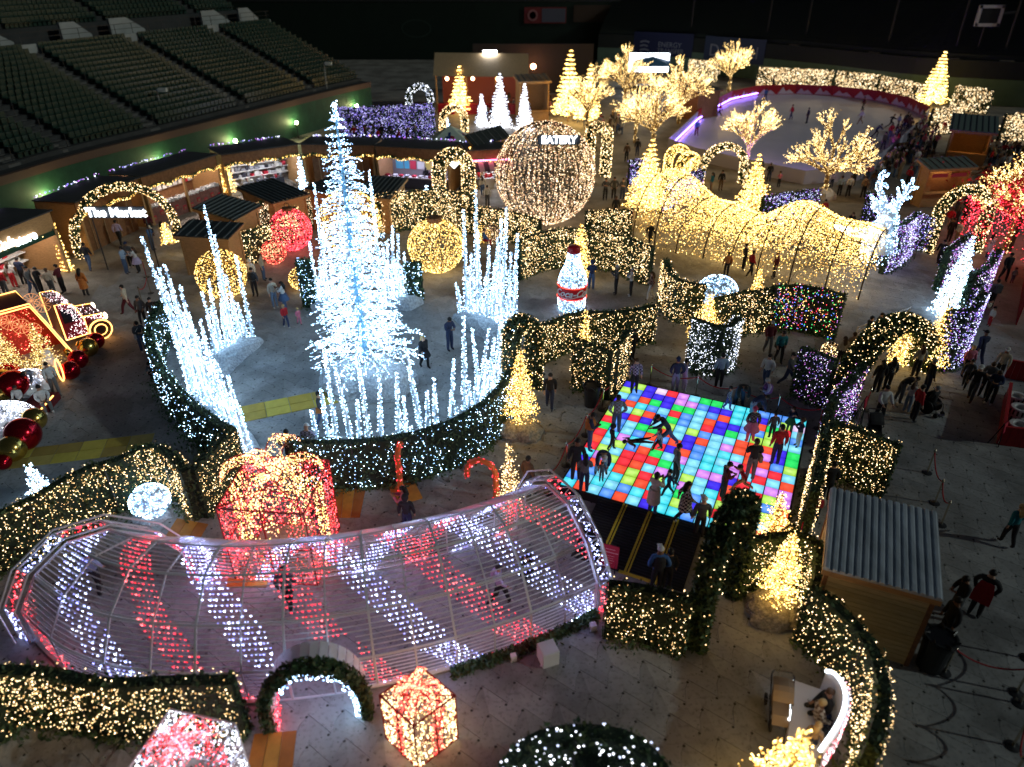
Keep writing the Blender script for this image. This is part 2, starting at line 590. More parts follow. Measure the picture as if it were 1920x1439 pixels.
def strip(mb, d0, z0, d1, z1, m=0, i0=0, i1=None, step=2):
    i1 = len(rail) - 1 if i1 is None else i1
    idx = list(range(i0, i1, step)) + [i1]
    vs, fs = [], []
    for i in idx: vs += [ring_pt(i, d0, z0), ring_pt(i, d1, z1)]
    for k in range(len(idx) - 1): fs.append((2 * k, 2 * k + 2, 2 * k + 3, 2 * k + 1))
    mb.add(vs, fs, m)
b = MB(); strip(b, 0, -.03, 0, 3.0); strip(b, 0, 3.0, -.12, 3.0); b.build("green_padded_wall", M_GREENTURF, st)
b = MB(); strip(b, -.12, 3.0, -.12, 3.55); strip(b, -.12, 3.55, .25, 3.55); b.build("ledge", M_BROWN, st)
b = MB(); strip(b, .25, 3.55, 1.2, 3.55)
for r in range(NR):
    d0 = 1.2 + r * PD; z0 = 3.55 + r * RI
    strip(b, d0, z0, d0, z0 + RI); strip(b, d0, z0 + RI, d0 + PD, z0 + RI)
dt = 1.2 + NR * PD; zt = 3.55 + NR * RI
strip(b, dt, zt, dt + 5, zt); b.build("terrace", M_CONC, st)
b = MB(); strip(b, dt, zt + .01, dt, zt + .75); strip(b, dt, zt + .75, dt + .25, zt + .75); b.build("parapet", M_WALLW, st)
aisles = []
for px, py in [(-52, 296), (135, 272), (310, 237), (474, 196), (601, 166)]:
    p = at(px, py, 4)[:2]
    aisles.append(int(np.argmin([np.linalg.norm(p - q) for q in rail])))
for ai in aisles:
    b = MB()
    for r in range(NR * 2):
        d0 = 1.2 + r * PD / 2
        p = ring_pt(ai, d0 + PD / 4, 3.55 + (r + 1) * RI / 2 - RI / 4 + .01)
        ang = math.atan2(nor[ai][1], nor[ai][0])
        b.box(p, (PD / 2, 1.0, RI / 2 + .06), ang)
    b.build("aisle_stairs", mat("aisle_concrete", (.10, .10, .095), .8), st)
    b = MB()
    for r in range(0, NR, 3):
        p = ring_pt(ai, 1.2 + r * PD, 3.9 + r * RI)
        b.tube([p, p + V(0, 0, 1.0)], .03, 5); 
    b.build("handrail_posts", M_DARKMETAL, st)
sm_ = MB(); sm_.box((0, 0, .42), (.40, .42, .05)); sm_.box((.20, 0, .66), (.05, .42, .42)); sm_.box((.05, 0, .2), (.06, .34, .36))
seat_me = sm_.mesh("seat", [M_SEAT])
seat_v, seat_f = np.concatenate(sm_.v), sm_.f
spots = []
for r in range(NR):
    for i in range(0, len(rail) - 1):
        if min(abs(i - a) for a in aisles) < 2: continue
        p = ring_pt(i, 1.2 + r * PD + .38, 3.55 + (r + 1) * RI)
        spots.append((np.linalg.norm(p - V(0, 0, CAM_H)), p, math.atan2(nor[i][1], nor[i][0])))
vis = [s for s in spots if abs(s[1][0]) < s[1][1] * .74]
vis.sort(key=lambda s: s[0])
first = set(id(s) for s in vis[:300])
off = OFF[st]
mass = MB()
for s in spots:
    d, p, a = s
    if id(s) in first:
        o = link("seat", seat_me, st); o.location = p - off; o.rotation_euler = (0, 0, a)
    elif abs(p[0]) < p[1] * .85:
        c_, s_ = math.cos(a), math.sin(a)
        mass.add(seat_v @ np.array([[c_, s_, 0], [-s_, c_, 0], [0, 0, 1]]) + p, seat_f)
# upper tier behind the concourse
b = MB()
U0, UZ = dt + 5, zt + 1.2
strip(b, U0, zt, U0, UZ)
for r in range(10):
    strip(b, U0 + r * .8, UZ + r * .4, U0 + r * .8, UZ + (r + 1) * .4); strip(b, U0 + r * .8, UZ + (r + 1) * .4, U0 + (r + 1) * .8, UZ + (r + 1) * .4)
    for i in range(0, len(rail) - 1):
        if i % 22 < 2: continue
        p = ring_pt(i, U0 + r * .8 + .4, UZ + (r + 1) * .4)
        if abs(p[0]) > p[1] * .85: continue
        a = math.atan2(nor[i][1], nor[i][0]); c_, s_ = math.cos(a), math.sin(a)
        mass.add(seat_v @ np.array([[c_, s_, 0], [-s_, c_, 0], [0, 0, 1]]) + p, seat_f)
b.build("upper_terrace", M_CONC, st)
mass.build("seat", M_SEAT, st, "stuff")
for px, py, L in [(60, 92, 4), (150, 70, 3.2), (240, 60, 4.2), (380, 42, 4), (440, 30, 3)]:
    p = at(px, py, zt + .6)[:2]
    i = int(np.argmin([np.linalg.norm(p - (rail[k] + nor[k] * (dt + 3.2))) for k in range(len(rail))]))
    a = math.atan2(nor[i][1], nor[i][0]) + math.pi / 2
    c = ring_pt(i, dt + 3.4, zt)
    u = V(math.cos(a), math.sin(a), 0); w = V(*nor[i], 0)
    b = MB()
    prof = [(-L / 2, 0), (L / 2, 0), (L / 2, 1.9), (0, 1.9), (-L / 2, .7)]
    vs = [c + u * q + V(0, 0, z + .01) for q, z in prof] + [c + u * q + w * .3 + V(0, 0, z + .01) for q, z in prof]
    b.add(vs, [(4, 3, 2, 1, 0), (5, 6, 7, 8, 9)] + [(k, (k + 1) % 5, 5 + (k + 1) % 5, 5 + k) for k in range(5)])
    b.build("stair_wall", M_WALLW, st)
b = MB(); strip(b, dt + .1, zt + 1.62, dt + .1, zt + 1.67); strip(b, dt + .1, zt + 1.2, dt + .1, zt + 1.24)
for i in range(0, len(rail), 4): b.tube([ring_pt(i, dt + .1, zt + .75), ring_pt(i, dt + .1, zt + 1.67)], .03, 4)
b.build("handrail", M_DARKMETAL, st)

# wall spots glowing on the green wall
for k, (px, py) in enumerate([(95, 372), (290, 306), (467, 272), (598, 238), (700, 205)]):
    p = at(px, py, 1.3)
    i = int(np.argmin([np.linalg.norm(p[:2] - q) for q in rail]))
    c = V(*(rail[i] - nor[i] * .5), 1.5)
    t = thing("wall_spotlight", ["small flood lamp lighting the green wall above the store stall", "small flood lamp lighting the green wall behind the counter stall", "bright flood lamp on the green wall behind the gift shop stall", "bright flood lamp on the green wall left of the big white tree top", "small flood lamp on the green wall where it meets the violet hedge"][k], "lamp", c)
    b = MB(); b.box(c + V(0, 0, -.25), (.3, .3, .2)); b.tube([c + V(0, 0, -1.5), c + V(0, 0, -.3)], .04, 5); b.build("housing", M_DARKMETAL, t)
    b = MB(); b.ball(c, .16, 8); b.build("lens", emit("flood_lens", (.9, .85, .38), 120), t)
# far pole lamps on the rail
for px, py, ty, lab in [(308, 228, 188, "pole lamp on the stadium rail beside the second seating block"), (613, 168, 122, "pole lamp on the stadium rail where the seats end")]:
    p = at(px, py, 3.5); h = 2.6
    t = thing("pole_lamp", lab, "lamp", p)
    b = MB(); b.tube([p, p + V(0, 0, h)], .06, 6); b.tube([p + V(0, 0, h), p + V(.5, 0, h)], .05, 5); b.build("pole", mat("pole_grey", (.3, .31, .3), .5), t)
    b = MB(); b.box(p + V(.5, 0, h), (.7, .4, .3)); b.build("lamp_head", mat("lamp_head_grey", (.5, .52, .5), .5), t)

# ------------------------------------------------------------------ far stands, outfield wall and banners
fw = [at(*p, 1.8)[:2] for p in [(1120, 104), (1200, 107), (1330, 116), (1450, 128), (1560, 140), (1690, 158), (1800, 166), (1920, 172), (2050, 178)]]
fw = [p[:2] for p in resample(smooth([V(*p, 0) for p in fw], 2), 2.0)]
fn = []
for i in range(len(fw)):
    d = nrm(fw[min(i + 2, len(fw) - 1)] - fw[max(i - 2, 0)])
    fn.append(V(-d[1], d[0]))
fs_ = thing("far_grandstand", "unlit far grandstand of dark seat rows behind the ice rink", "grandstand", (*fw[len(fw) // 2], 0))
def fpt(i, d, z): return V(*(fw[i] + fn[i] * d), z)
def fstrip(mb, d0, z0, d1, z1, m=0):
    vs, fc = [], []
    for i in range(len(fw)): vs += [fpt(i, d0, z0), fpt(i, d1, z1)]
    for k in range(len(fw) - 1): fc.append((2 * k, 2 * k + 2, 2 * k + 3, 2 * k + 1))
    mb.add(vs, fc, m)
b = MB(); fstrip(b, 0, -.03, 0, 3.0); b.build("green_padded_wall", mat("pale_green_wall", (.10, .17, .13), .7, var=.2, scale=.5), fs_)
b = MB(); fstrip(b, .02, 3.0, .02, 5.0); fstrip(b, .02, 5.0, .5, 5.0); b.build("fascia", mat("dark_fascia", (.016, .022, .022), .7), fs_)
b = MB(); s2 = MB()
for r in range(34):
    fstrip(b, .5 + r * .85, 4.6 + r * .33, .5 + r * .85, 4.6 + (r + 1) * .33); fstrip(b, .5 + r * .85, 4.6 + (r + 1) * .33, .5 + (r + 1) * .85, 4.6 + (r + 1) * .33)
    fstrip(s2, .95 + r * .85, 4.6 + (r + 1) * .33, .95 + r * .85, 5.3 + (r + 1) * .33)
b.build("terrace", mat("far_concrete", (.03, .032, .033), .9), fs_)
s2.build("seat_row", mat("far_green_seats", (.012, .022, .018), .7), fs_, "stuff")
def fw_i(px):
    return int(np.argmin([abs(960 + FPX * q[0] / (q[1] * CP + 13 * SP) - px) for q in fw]))
for bx, by in [(1285, 108), (1405, 122), (1470, 128), (1640, 148), (1790, 163), (1870, 168)]:
    i = fw_i(bx)
    b = MB(); a = math.atan2(fn[i][1], fn[i][0])
    for r in range(34):
        b.box(fpt(i, .5 + r * .85 + .3, 4.6 + (r + .75) * .33), (.86, 1.5, .5), a)
    b.build("aisle_stairs", mat("far_aisle", (.16, .15, .11), .85, var=.4, scale=.4), fs_)
    b = MB(); q = fpt(i, 3.5, 5); b.tube([q, q + V(0, 0, 9)], .14, 6); b.build("flag_pole", M_DARKMETAL, fs_)

def banner(name, label, px0, px1, z0, z1, m, parent_fw=True):
    i0, i1 = fw_i(px0[0]), fw_i(px1[0])
    z0 = at_y(*px0, fw[i0][1])[2]; z1 = z0 + 3.4
    A = fpt(i0, -.12, z0); C = fpt(i1, -.12, z0)
    t = thing(name, label, "banner", (A + C) / 2)
    b = MB(); b.beam(A + V(0, 0, (z1 - z0) / 2), C + V(0, 0, (z1 - z0) / 2), .06, z1 - z0); b.build("panel", m, t)
    return t, A, C
M_NAVY = mat("navy_banner", (.012, .02, .075), .6)
M_BLUEB = mat("slate_blue_banner", (.03, .05, .11), .6)
M_PRINT = mat("pale_print", (.22, .25, .32), .6)
t, A, C = banner("wall_banner", "navy banner with pale lettering ENERGY TRANSFER on the far wall", (1185, 102), (1300, 108), 3.1, 5.6, M_NAVY)
xd = nrm(C - A); fr = np.cross(V(0, 0, 1), xd); fr = -fr if np.dot(fr, A) > 0 else fr
put_text("lettering", "ENERGY", 1.05, M_PRINT, A + (C - A) * .62 + V(0, 0, 1.65) + fr * .06, xd, (0, 0, 1), t, .01)
put_text("lettering", "TRANSFER", .95, M_PRINT, A + (C - A) * .64 + V(0, 0, .75) + fr * .06, xd, (0, 0, 1), t, .01)
b = MB()
for k, (o, w) in enumerate([(1.9, 1.5), (1.3, 1.3), (.7, 1.5)]):
    pts = [A + xd * (1.2 + w * q) + V(0, 0, o + .18 * math.sin(q * 3)) + fr * .06 for q in np.linspace(0, 1, 6)]
    b.tube(pts, .14, 5)
b.build("emblem", M_PRINT, t)
t, A, C = banner("wall_banner", "slate blue banner with large pale letters partly behind the tall lit tree", (1310, 112), (1440, 124), 3.1, 5.9, M_BLUEB)
xd = nrm(C - A)
put_text("lettering", "D", 2.4, M_PRINT, A + xd * 1.7 + V(0, 0, 1.4) + fr * .06, xd, (0, 0, 1), t, .01)
put_text("lettering", "el", 2.4, M_PRINT, A + (C - A) * .82 + V(0, 0, 1.4) + fr * .06, xd, (0, 0, 1), t, .01)

# outfield wall, far centre
ow = thing("outfield_wall", "tall dark green outfield wall closing the field behind the market", "wall", (-20, 141, 0))
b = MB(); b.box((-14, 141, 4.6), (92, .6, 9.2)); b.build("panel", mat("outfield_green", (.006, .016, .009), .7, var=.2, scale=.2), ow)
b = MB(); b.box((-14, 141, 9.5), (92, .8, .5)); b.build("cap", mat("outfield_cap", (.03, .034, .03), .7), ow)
b = MB()
vs = [(-17 + 2.7 * math.cos(6.283 * k / 28), 140.66, 5.0 + 1.5 * math.sin(6.283 * k / 28)) for k in range(28)] + [(-17 + 2.4 * math.cos(6.283 * k / 28), 140.66, 5.0 + 1.25 * math.sin(6.283 * k / 28)) for k in range(28)]
b.add(vs, [(k, (k + 1) % 28, 28 + (k + 1) % 28, 28 + k) for k in range(28)])
b.build("emblem", mat("faint_emblem", (.02, .035, .025), .7), ow)
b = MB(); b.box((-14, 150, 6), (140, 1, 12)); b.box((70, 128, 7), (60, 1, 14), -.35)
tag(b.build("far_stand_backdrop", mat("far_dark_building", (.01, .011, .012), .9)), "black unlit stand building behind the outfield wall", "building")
for (x0, y0, x1, y1), m, lab, txt in [((983, 14, 1062, 44), mat("dull_red_banner", (.20, .03, .03), .7), "dull red banner with white print high on the outfield wall", "O ▪▪▪"), ((1075, 10, 1180, 42), mat("brown_banner", (.05, .03, .018), .7), "brown unlit panel beside the dull red banner on the outfield wall", "")]:
    a = at_y(x0, y1, 140.5); c = at_y(x1, y0, 140.5)
    t = thing("wall_banner", lab, "banner", (a + c) / 2)
    b = MB(); b.box((a + c) / 2, (c[0] - a[0], .1, c[2] - a[2])); b.build("panel", m, t)
    if txt:
        b = MB(); w = c[0] - a[0]; zc = (a[2] + c[2]) / 2
        b.box((a[0] + w * .70, 140.42, zc), (w * .56, .05, (c[2] - a[2]) * .86)); b.build("print_block", mat("grey_print", (.10, .10, .13), .7), t)
        b = MB(); b.lathe([(.9, 0), (.9, .05), (.6, .05), (.6, 0)], (a[0] + w * .2, 140.4, zc), 16, axis=(0, -1, 0)); b.build("emblem", mat("pink_print", (.4, .16, .16), .7), t)
# scoreboard like lit frame, top right
p = at_y(1855, 30, 98)
t = thing("video_board", "small grey framed video board on a bracket high at right", "screen", p)
b = MB(); b.box(p + V(0, 0, 1.0), (3.0, .3, .35)); b.box(p + V(0, 0, -1.0), (3.0, .3, .35)); b.box(p + V(-1.35, 0, 0), (.35, .3, 2.3)); b.box(p + V(1.35, 0, 0), (.35, .3, 2.3)); b.build("frame", mat("pale_frame", (.42, .44, .46), .5), t)
b = MB(); b.box(p + V(0, .05, 0), (2.4, .2, 1.7)); b.build("screen", mat("dark_screen", (.02, .025, .03), .2), t)
b = MB(); b.beam(p + V(1.4, .2, .2), p + V(3.2, .2, .4), .2, .25); b.tube([p + V(0, .3, -8), p + V(0, .3, .3)], .12, 6); b.build("bracket", M_DARKMETAL, t)
# ------------------------------------------------------------------ hedge walls hung with lights
def poly_normals(P):
    out = []
    for i in range(len(P)):
        d = nrm((P[min(i + 1, len(P) - 1)] - P[max(i - 1, 0)])[:2])
        out.append(V(d[1], -d[0]))
    return out

def hedge(label, px, H, pal_, dens=55, both=.35, group="light hung hedge walls", thick=.34, r=.020, leaf=.07, ldens=85, skirt=True, weights=None, world_pts=None, top=.5, mats_leaf=None):
    P = [at(*p)[:2] for p in px] if world_pts is None else [V(*p) for p in world_pts]
    P = [q[:2] for q in resample(smooth([V(*p, 0) for p in P], 1), .35)]
    N = poly_normals(P)
    # make the normal side the one that looks toward the camera
    mid = len(P) // 2
    if np.dot(N[mid], -P[mid]) < 0: N = [-n for n in N]
    root = thing("light_hedge", label, "hedge", (*P[mid], 0), group=group)
    core = MB(); hh = thick / 2 * .8
    vs, fs = [], []
    for p, n in zip(P, N):
        a, c = p + n * hh, p - n * hh
        vs += [(*a, 0), (*a, H - .05), (*c, H - .05), (*c, 0)]
    for i in range(len(P) - 1):
        for k in range(3): fs.append((4 * i + k, 4 * i + k + 1, 4 * i + 5 + k, 4 * i + 4 + k))
    fs += [(0, 1, 2, 3), tuple(4 * (len(P) - 1) + k for k in (3, 2, 1, 0))]
    core.add(vs, fs); core.build("backing", M_CORE, root)
    L = sum(np.linalg.norm(P[i + 1] - P[i]) for i in range(len(P) - 1))
    dist = np.linalg.norm(V(*P[mid], 0) - V(0, 0, CAM_H))
    k = 1.0 if dist < 34 else (.6 if dist < 60 else .3)
    def sample(n, side):
        s = RNG.uniform(0, len(P) - 1.001, n); i = s.astype(int); f = (s - i)[:, None]
        PP, NN = np.array(P), np.array(N)
        p = PP[i] * (1 - f) + PP[i + 1] * f; nn = NN[i]
        return p, nn
    lp, ln = [], []
    for side, w in ((1, 1.0), (-1, .6)):
        n = int(L * H * ldens * k * w)
        p, nn = sample(n, side); z = RNG.uniform(.02, H, n)
        q = p + nn * side * (thick / 2 + RNG.uniform(-.07, .07, n)[:, None])
        lp.append(np.column_stack([q, z])); ln.append(np.column_stack([nn * side, np.full(n, .2)]))
    n = int(L * thick * ldens * k * 1.3)
    p, nn = sample(n, 1); q = p + nn * RNG.uniform(-thick / 2, thick / 2, n)[:, None]
    lp.append(np.column_stack([q, H + RNG.uniform(-.08, .06, n)])); ln.append(np.tile([0, 0, 1.], (n, 1)))
    for e, s_ in ((0, -1), (len(P) - 1, 1)):
        d = nrm(P[1] - P[0]) if e == 0 else nrm(P[-1] - P[-2])
        n = int(thick * H * ldens * k * 1.2)
        q = P[e] + d * s_ * .03 + N[e] * RNG.uniform(-thick / 2, thick / 2, n)[:, None]
        lp.append(np.column_stack([q, RNG.uniform(0, H, n)])); ln.append(np.tile([*(d * s_), .2], (n, 1)))
    leaves("foliage", np.concatenate(lp), np.concatenate(ln), leaf if dist < 34 else leaf * 1.35, mats_leaf or M_LEAF, root)
    if skirt:
        n = int(L * 60 * k)
        p, nn = sample(n, 1)
        lump = .5 + .5 * np.sin(p[:, 0] * 3.1 + p[:, 1] * 2.3)
        q = p + nn * (thick / 2 + np.abs(RNG.normal(0, .16, n)) * (.5 + lump))[:, None]
        z = np.abs(RNG.normal(0, .10, n)) * (.6 + lump)
        leaves("base_garland", np.column_stack([q, z + .02]), np.column_stack([nn, np.full(n, .8)]), leaf * 1.1, M_LEAF, root, kind="stuff")
    # bulbs: strands hang down the face in loose vertical lines
    def strand(n, side):
        s = np.round(RNG.uniform(0, len(P) - 1.001, n) * 3) / 3 + RNG.normal(0, .10, n)
        s = np.clip(s, 0, len(P) - 1.001); i = s.astype(int); f = (s - i)[:, None]
        PP, NN = np.array(P), np.array(N)
        p = PP[i] * (1 - f) + PP[i + 1] * f
        q = p + NN[i] * side * (thick / 2 + .05 + RNG.uniform(-.02, .05, n)[:, None])
        z = H * (1 - RNG.uniform(0, 1, n) ** 1.15 * .97)
        k_ = RNG.random(n) < .70 + .34 * np.sin(s * .55 + z * 2.1 + P[0][0]) * np.sin(s * .21 - z * 1.3)
        return np.column_stack([q, z])[k_]
    if L > 3 and dist < 45:
        for q_ in range(1, int(L / 2.4) + 1):
            k_ = min(len(P) - 1, int(q_ * 2.4 / .35)); b = MB()
            b.tube([V(*(P[k_] + N[k_] * (thick / 2 + .05)), .05), V(*(P[k_] + N[k_] * (thick / 2 + .05)), H)], .022, 5); b.build("seam_post", M_DARKMETAL, root)
    nb = int(L * H * dens * 1.9)
    pts = [strand(nb, 1)]
    if both: pts.append(strand(int(nb * both), -1))
    if top:
        n = int(L * 6 * top)
        p, nn = sample(n, 1)
        pts.append(np.column_stack([p + nn * RNG.uniform(-.5, .5, n)[:, None] * thick, np.full(n, H + .04)]))
    rr = r * max(1.0, dist / 27.0) ** .8
    bulbs("string_lights", np.concatenate(pts), rr, pal_, root, fine=dist < 36, weights=weights)
    return root

hedge("warm lit long hedge running past the white mushroom to the left edge", [(-60, 1090), (60, 1052), (190, 967), (255, 950), (300, 918), (345, 935), (374, 974)], 2.05, WARM, 62, .5)
hedge("short warm lit hedge panel between the white mushroom and the big red gift box", [(384, 972), (420, 930), (458, 888)], 2.05, WARM, 55, .3)
hedge("dark curved hedge with sparse white lights on the left of the ice circle", [(452, 892), (395, 850), (345, 800), (312, 745), (298, 690), (318, 635)], 2.05, WHITE, 11, .9)
hedge("dark curved hedge with hanging white lights in front of the ice circle", [(560, 912), (650, 915), (760, 905), (870, 868), (940, 808), (958, 765)], 2.0, WHITE, 24, .3)
hedge("tall curved hedge with warm lights below the soda bottle", [(1009, 683), (1077, 652), (1150, 655), (1222, 640)], 1.95, WARM, 46, .5)
hedge("angular warm lit hedge beside the dark waste bin at the dance floor", [(1074, 722), (1136, 750), (1140, 748), (1170, 705)], 2.35, WARM, 46, .2)
hedge("warm lit hedge curving behind the soda bottle on its left", [(972, 525), (1010, 508), (1055, 500), (1098, 502)], 2.4, WARM, 55)
hedge("warm lit hedge curving behind the people right of the soda bottle", [(1102, 500), (1150, 508), (1180, 520), (1217, 535)], 2.3, WARM, 60)
hedge("square warm lit hedge block standing above the hedge right of the bottle", [(1095, 462), (1180, 458)], 2.3, WARM, 60)
hedge("pale lit hedge at the foot of the giant pink ornament ball", [(888, 440), (960, 452), (1012, 470)], 2.0, WARM, 62)
hedge("pale lit hedge running behind the gold ornament ball", [(700, 440), (760, 430), (830, 425), (885, 438)], 2.6, WARM, 58)
hedge("dark hedge with tiny lights below the small wooden kiosk at left", [(440, 508), (510, 480), (562, 442)], 2.0, WARM, 45)
hedge("hedge with bronze lights curving behind the red ornament ball", [(488, 462), (525, 432), (600, 420), (650, 428)], 2.5, ROSE, 60)
hedge("green lit panel of hedge left of the big white tree", [(570, 575), (598, 577)], 2.7, WHITE, 24, .3)
hedge("green lit panel of hedge right of the big white tree", [(764, 566), (793, 560)], 2.2, WHITE, 22, .3)
hedge("green hedge running from the soda bottle circle toward the white dome", [(1240, 560), (1250, 592), (1270, 606), (1312, 612)], 2.3, WARM, 50)
hedge("warm lit hedge joining the multicoloured hedge at the white dome", [(1330, 640), (1376, 628), (1430, 620)], 2.3, WARM, 45)
hedge("dark hedge sprinkled with red green and blue lights", [(1434, 620), (1477, 616), (1520, 624), (1564, 637)], 2.4, MULTI, 44)
hedge("tall hedge panel thick with white lights above the dance floor ropes", [(1287, 688), (1345, 711), (1370, 685)], 2.5, SNOWY, 70, .4)
hedge("dark hedge with tiny violet and white lights right of the dance floor", [(1482, 738), (1520, 752), (1545, 766)], 2.3, PURPLE, 46, .4)
hedge("narrow dark violet hedge corner below the twisted garland arch", [(1537, 838), (1565, 812), (1592, 772)], 2.3, PURPLE, 50, .4)
hedge("warm lit hedge panel directly above the metal roofed kiosk", [(1528, 890), (1560, 888), (1655, 932)], 2.2, WARM, 62, .4)
hedge("thin end of a warm lit hedge between the dance floor and the metal roofed kiosk", [(1503, 1012), (1514, 960), (1526, 900)], 2.0, WARM, 50, .5)
hedge("bright green lit hedge behind the small gold tree on its rock", [(1382, 1107), (1450, 1094), (1512, 1105), (1508, 1180)], 2.05, WARM, 40, .3)
hedge("long curved hedge sweeping down from the metal roofed kiosk past the white bench", [(1492, 1196), (1545, 1240), (1600, 1310), (1620, 1400), (1595, 1500)], 2.05, WARM, 42, .6)
hedge("hedge with large warm lights between the trellis tunnel and the dark arch", [(1132, 1188), (1200, 1197), (1282, 1222)], 2.0, WARM, 44, .2)
hedge("hedge dense with warm lights along the bottom left of the trellis tunnel", [(40, 1352), (150, 1356), (230, 1380), (330, 1374), (468, 1372)], 2.0, WARM, 60, .2)
hedge("warm lit hedge fragment at the far left bottom edge", [(-90, 1420), (-20, 1400), (28, 1365)], 2.0, WARM, 60, .2)
hedge("dark hedge at the bottom edge with a few white lights on top", [], 2.05, SNOWY, 11, .1, top=1.4, r=.034, world_pts=[at(930, 1465, 2.05)[:2], at(985, 1388, 2.05)[:2], at(1050, 1368, 2.05)[:2], at(1150, 1368, 2.05)[:2], at(1215, 1400, 2.05)[:2], at(1262, 1470, 2.05)[:2]], thick=.4)
hedge("dark violet hedge under the white reindeer antlers", [(1608, 432), (1662, 440)], 2.6, VIOLET, 50)
hedge("violet and white lit hedge below the reindeer at the gold tunnel mouth", [(1650, 514), (1672, 506), (1700, 482)], 2.9, VIOLET, 70)
hedge("low violet lit hedge between the reindeer and the tall arch", [(1697, 465), (1738, 472)], 2.2, VIOLET, 60)
hedge("dark hedge with violet lights left of the tilted white cone tree", [(1752, 545), (1795, 512)], 2.4, PURPLE, 45)
hedge("dark hedge with violet lights right of the tilted white cone tree", [(1793, 600), (1822, 588), (1842, 552)], 2.6, PURPLE, 36)
hedge("bright white and violet hedge behind the gold tree at the twisted arch", [(1740, 692), (1785, 696), (1806, 655)], 3.0, VIOLET, 70)
hedge("dark violet hedge behind the gold tunnel at upper left", [(1234, 402), (1270, 380), (1312, 366)], 2.0, VIOLET, 50)
hedge("violet lit hedge in front of the rink behind the gold tunnel", [(1420, 428), (1470, 420), (1524, 412)], 2.2, VIOLET, 42)
hedge("violet hedge stub beside the conifer near the three guards", [(1176, 352), (1204, 350)], 2.2, VIOLET, 60)
hedge("wide hedge of violet white lights behind the market stalls", [(640, 264), (720, 262), (816, 256)], 3.2, [VIOLET[1], VIOLET[0], PURPLE[3], PURPLE[0]], 42)
for lab, px, d in [("pale gold hedge behind the far rink barrier on its left", [(1416, 166), (1480, 168), (1556, 173)], 55), ("pale gold hedge behind the far rink barrier in its middle", [(1563, 174), (1640, 182)], 50), ("half dark hedge behind the far rink barrier at its right end", [(1646, 185), (1728, 204)], 34), ("pale gold hedge right of the rink below the gold cone tree", [(1735, 255), (1795, 250)], 50), ("pale gold hedge behind the far wooden hut", [(1780, 205), (1850, 215)], 40), ("pale gold hedge at the right edge beside the far wooden hut", [(1868, 268), (1935, 262)], 45), ("pale lit hedge at the left corner of the rink beside the tall lit tree", [(1290, 148), (1345, 155)], 40)]:
    hedge(lab, px, 2.7, FARW, d * .7, r=.03, skirt=False)

# ------------------------------------------------------------------ garland arches
def arch(label, f0, f1, top_py, w=.42, pal_=WARM, dens=60, depth=.6, ldens=70, group="garland arches", Hm=None, r=.024, bare=False):
    A, B = at(*f0), at(*f1)
    M = (A + B) / 2
    H = Hm or hgt((f0[0] + f1[0]) / 2, (f0[1] + f1[1]) / 2, top_py)
    d = B - A; W = np.linalg.norm(d); d = d / W; nrm_ = V(-d[1], d[0], 0)
    R = W / 2; straight = max(.1, H - R)
    ts = []
    for z in np.linspace(0, straight, max(2, int(straight / .3))): ts.append(A + V(0, 0, z))
    for a in np.linspace(math.pi, 0, 14)[1:-1]:
        ts.append(M + d * R * math.cos(a) + V(0, 0, straight + min(R, H - straight) * math.sin(a)))
    for z in np.linspace(straight, 0, max(2, int(straight / .3))): ts.append(B + V(0, 0, z))
    root = thing("garland_arch", label, "arch", M, group=group)
    b = MB()
    for s_ in (-1, 1):
        b.tube([p + nrm_ * depth / 2 * s_ for p in ts], w * .38, 8)
    pr = resample(ts, .4)
    for p in pr: b.beam(p - nrm_ * depth / 2, p + nrm_ * depth / 2, w * .5, w * .5)
    b.build("frame", M_CORE, root)
    T = np.array(resample(ts, .06)); n = int(len(T) * ldens * .35)
    dist = np.linalg.norm(M - V(0, 0, CAM_H))
    if dist > 40: n //= 2
    i = RNG.integers(0, len(T), n)
    th = RNG.uniform(0, 6.283, n)
    tan = np.gradient(T, axis=0); tan /= np.linalg.norm(tan, axis=1)[:, None] + 1e-9
    u = np.cross(tan, nrm_)
    off = u[i] * np.cos(th)[:, None] * w * .5 + nrm_ * (np.sin(th) * (w * .5 + depth / 2))[:, None]
    leaves("garland", T[i] + off + RNG.normal(0, .03, (n, 3)), off, .08 if dist < 34 else .12, M_LEAF, root)
    if dens:
        n = int(len(T) * .09 * dens)
        i = RNG.integers(0, len(T), n); th = RNG.uniform(0, 6.283, n)
        off = u[i] * np.cos(th)[:, None] * (w * .5 + .05) + nrm_ * (np.sin(th) * (w * .5 + depth / 2 + .04))[:, None]
        bulbs("string_lights", T[i] + off, r * max(1, dist / 27) ** .8, pal_, root, fine=dist < 36)
    return root
arch("tall garland arch with warm lights at the right of the ice circle", (958, 738), (1000, 722), 603, pal_=WARM, dens=70, depth=.7)
arch("big dark unlit garland arch below the dance floor corner", (1302, 1215), (1368, 1116), 948, w=.30, dens=8, depth=.26, ldens=110, pal_=WARM)
arch("wide garland arch over the market entrance at left", (150, 482), (334, 440), 352, w=.4, dens=70, depth=.5)
arch("warm garland arch standing before the rink left of the big oval tree", (1310, 352), (1390, 345), 274, dens=80, depth=.5)
arch("tall pointed garland arch near the red canopy on the right", (1738, 472), (1828, 470), 355, dens=75, depth=.5, pal_=WARM)
arch("narrow garland arch with pale lights right of the giant ornament ball", (1102, 335), (1134, 330), 236, w=.6, dens=110, depth=.6)
arch("pale blossom garland arch far behind the violet hedge", (768, 210), (808, 206), 162, w=.6, dens=30, depth=.5, pal_=SNOWY)
arch("garland arch with pale lights behind the striped star tent", (832, 268), (872, 262), 202, w=.5, dens=90, depth=.5)
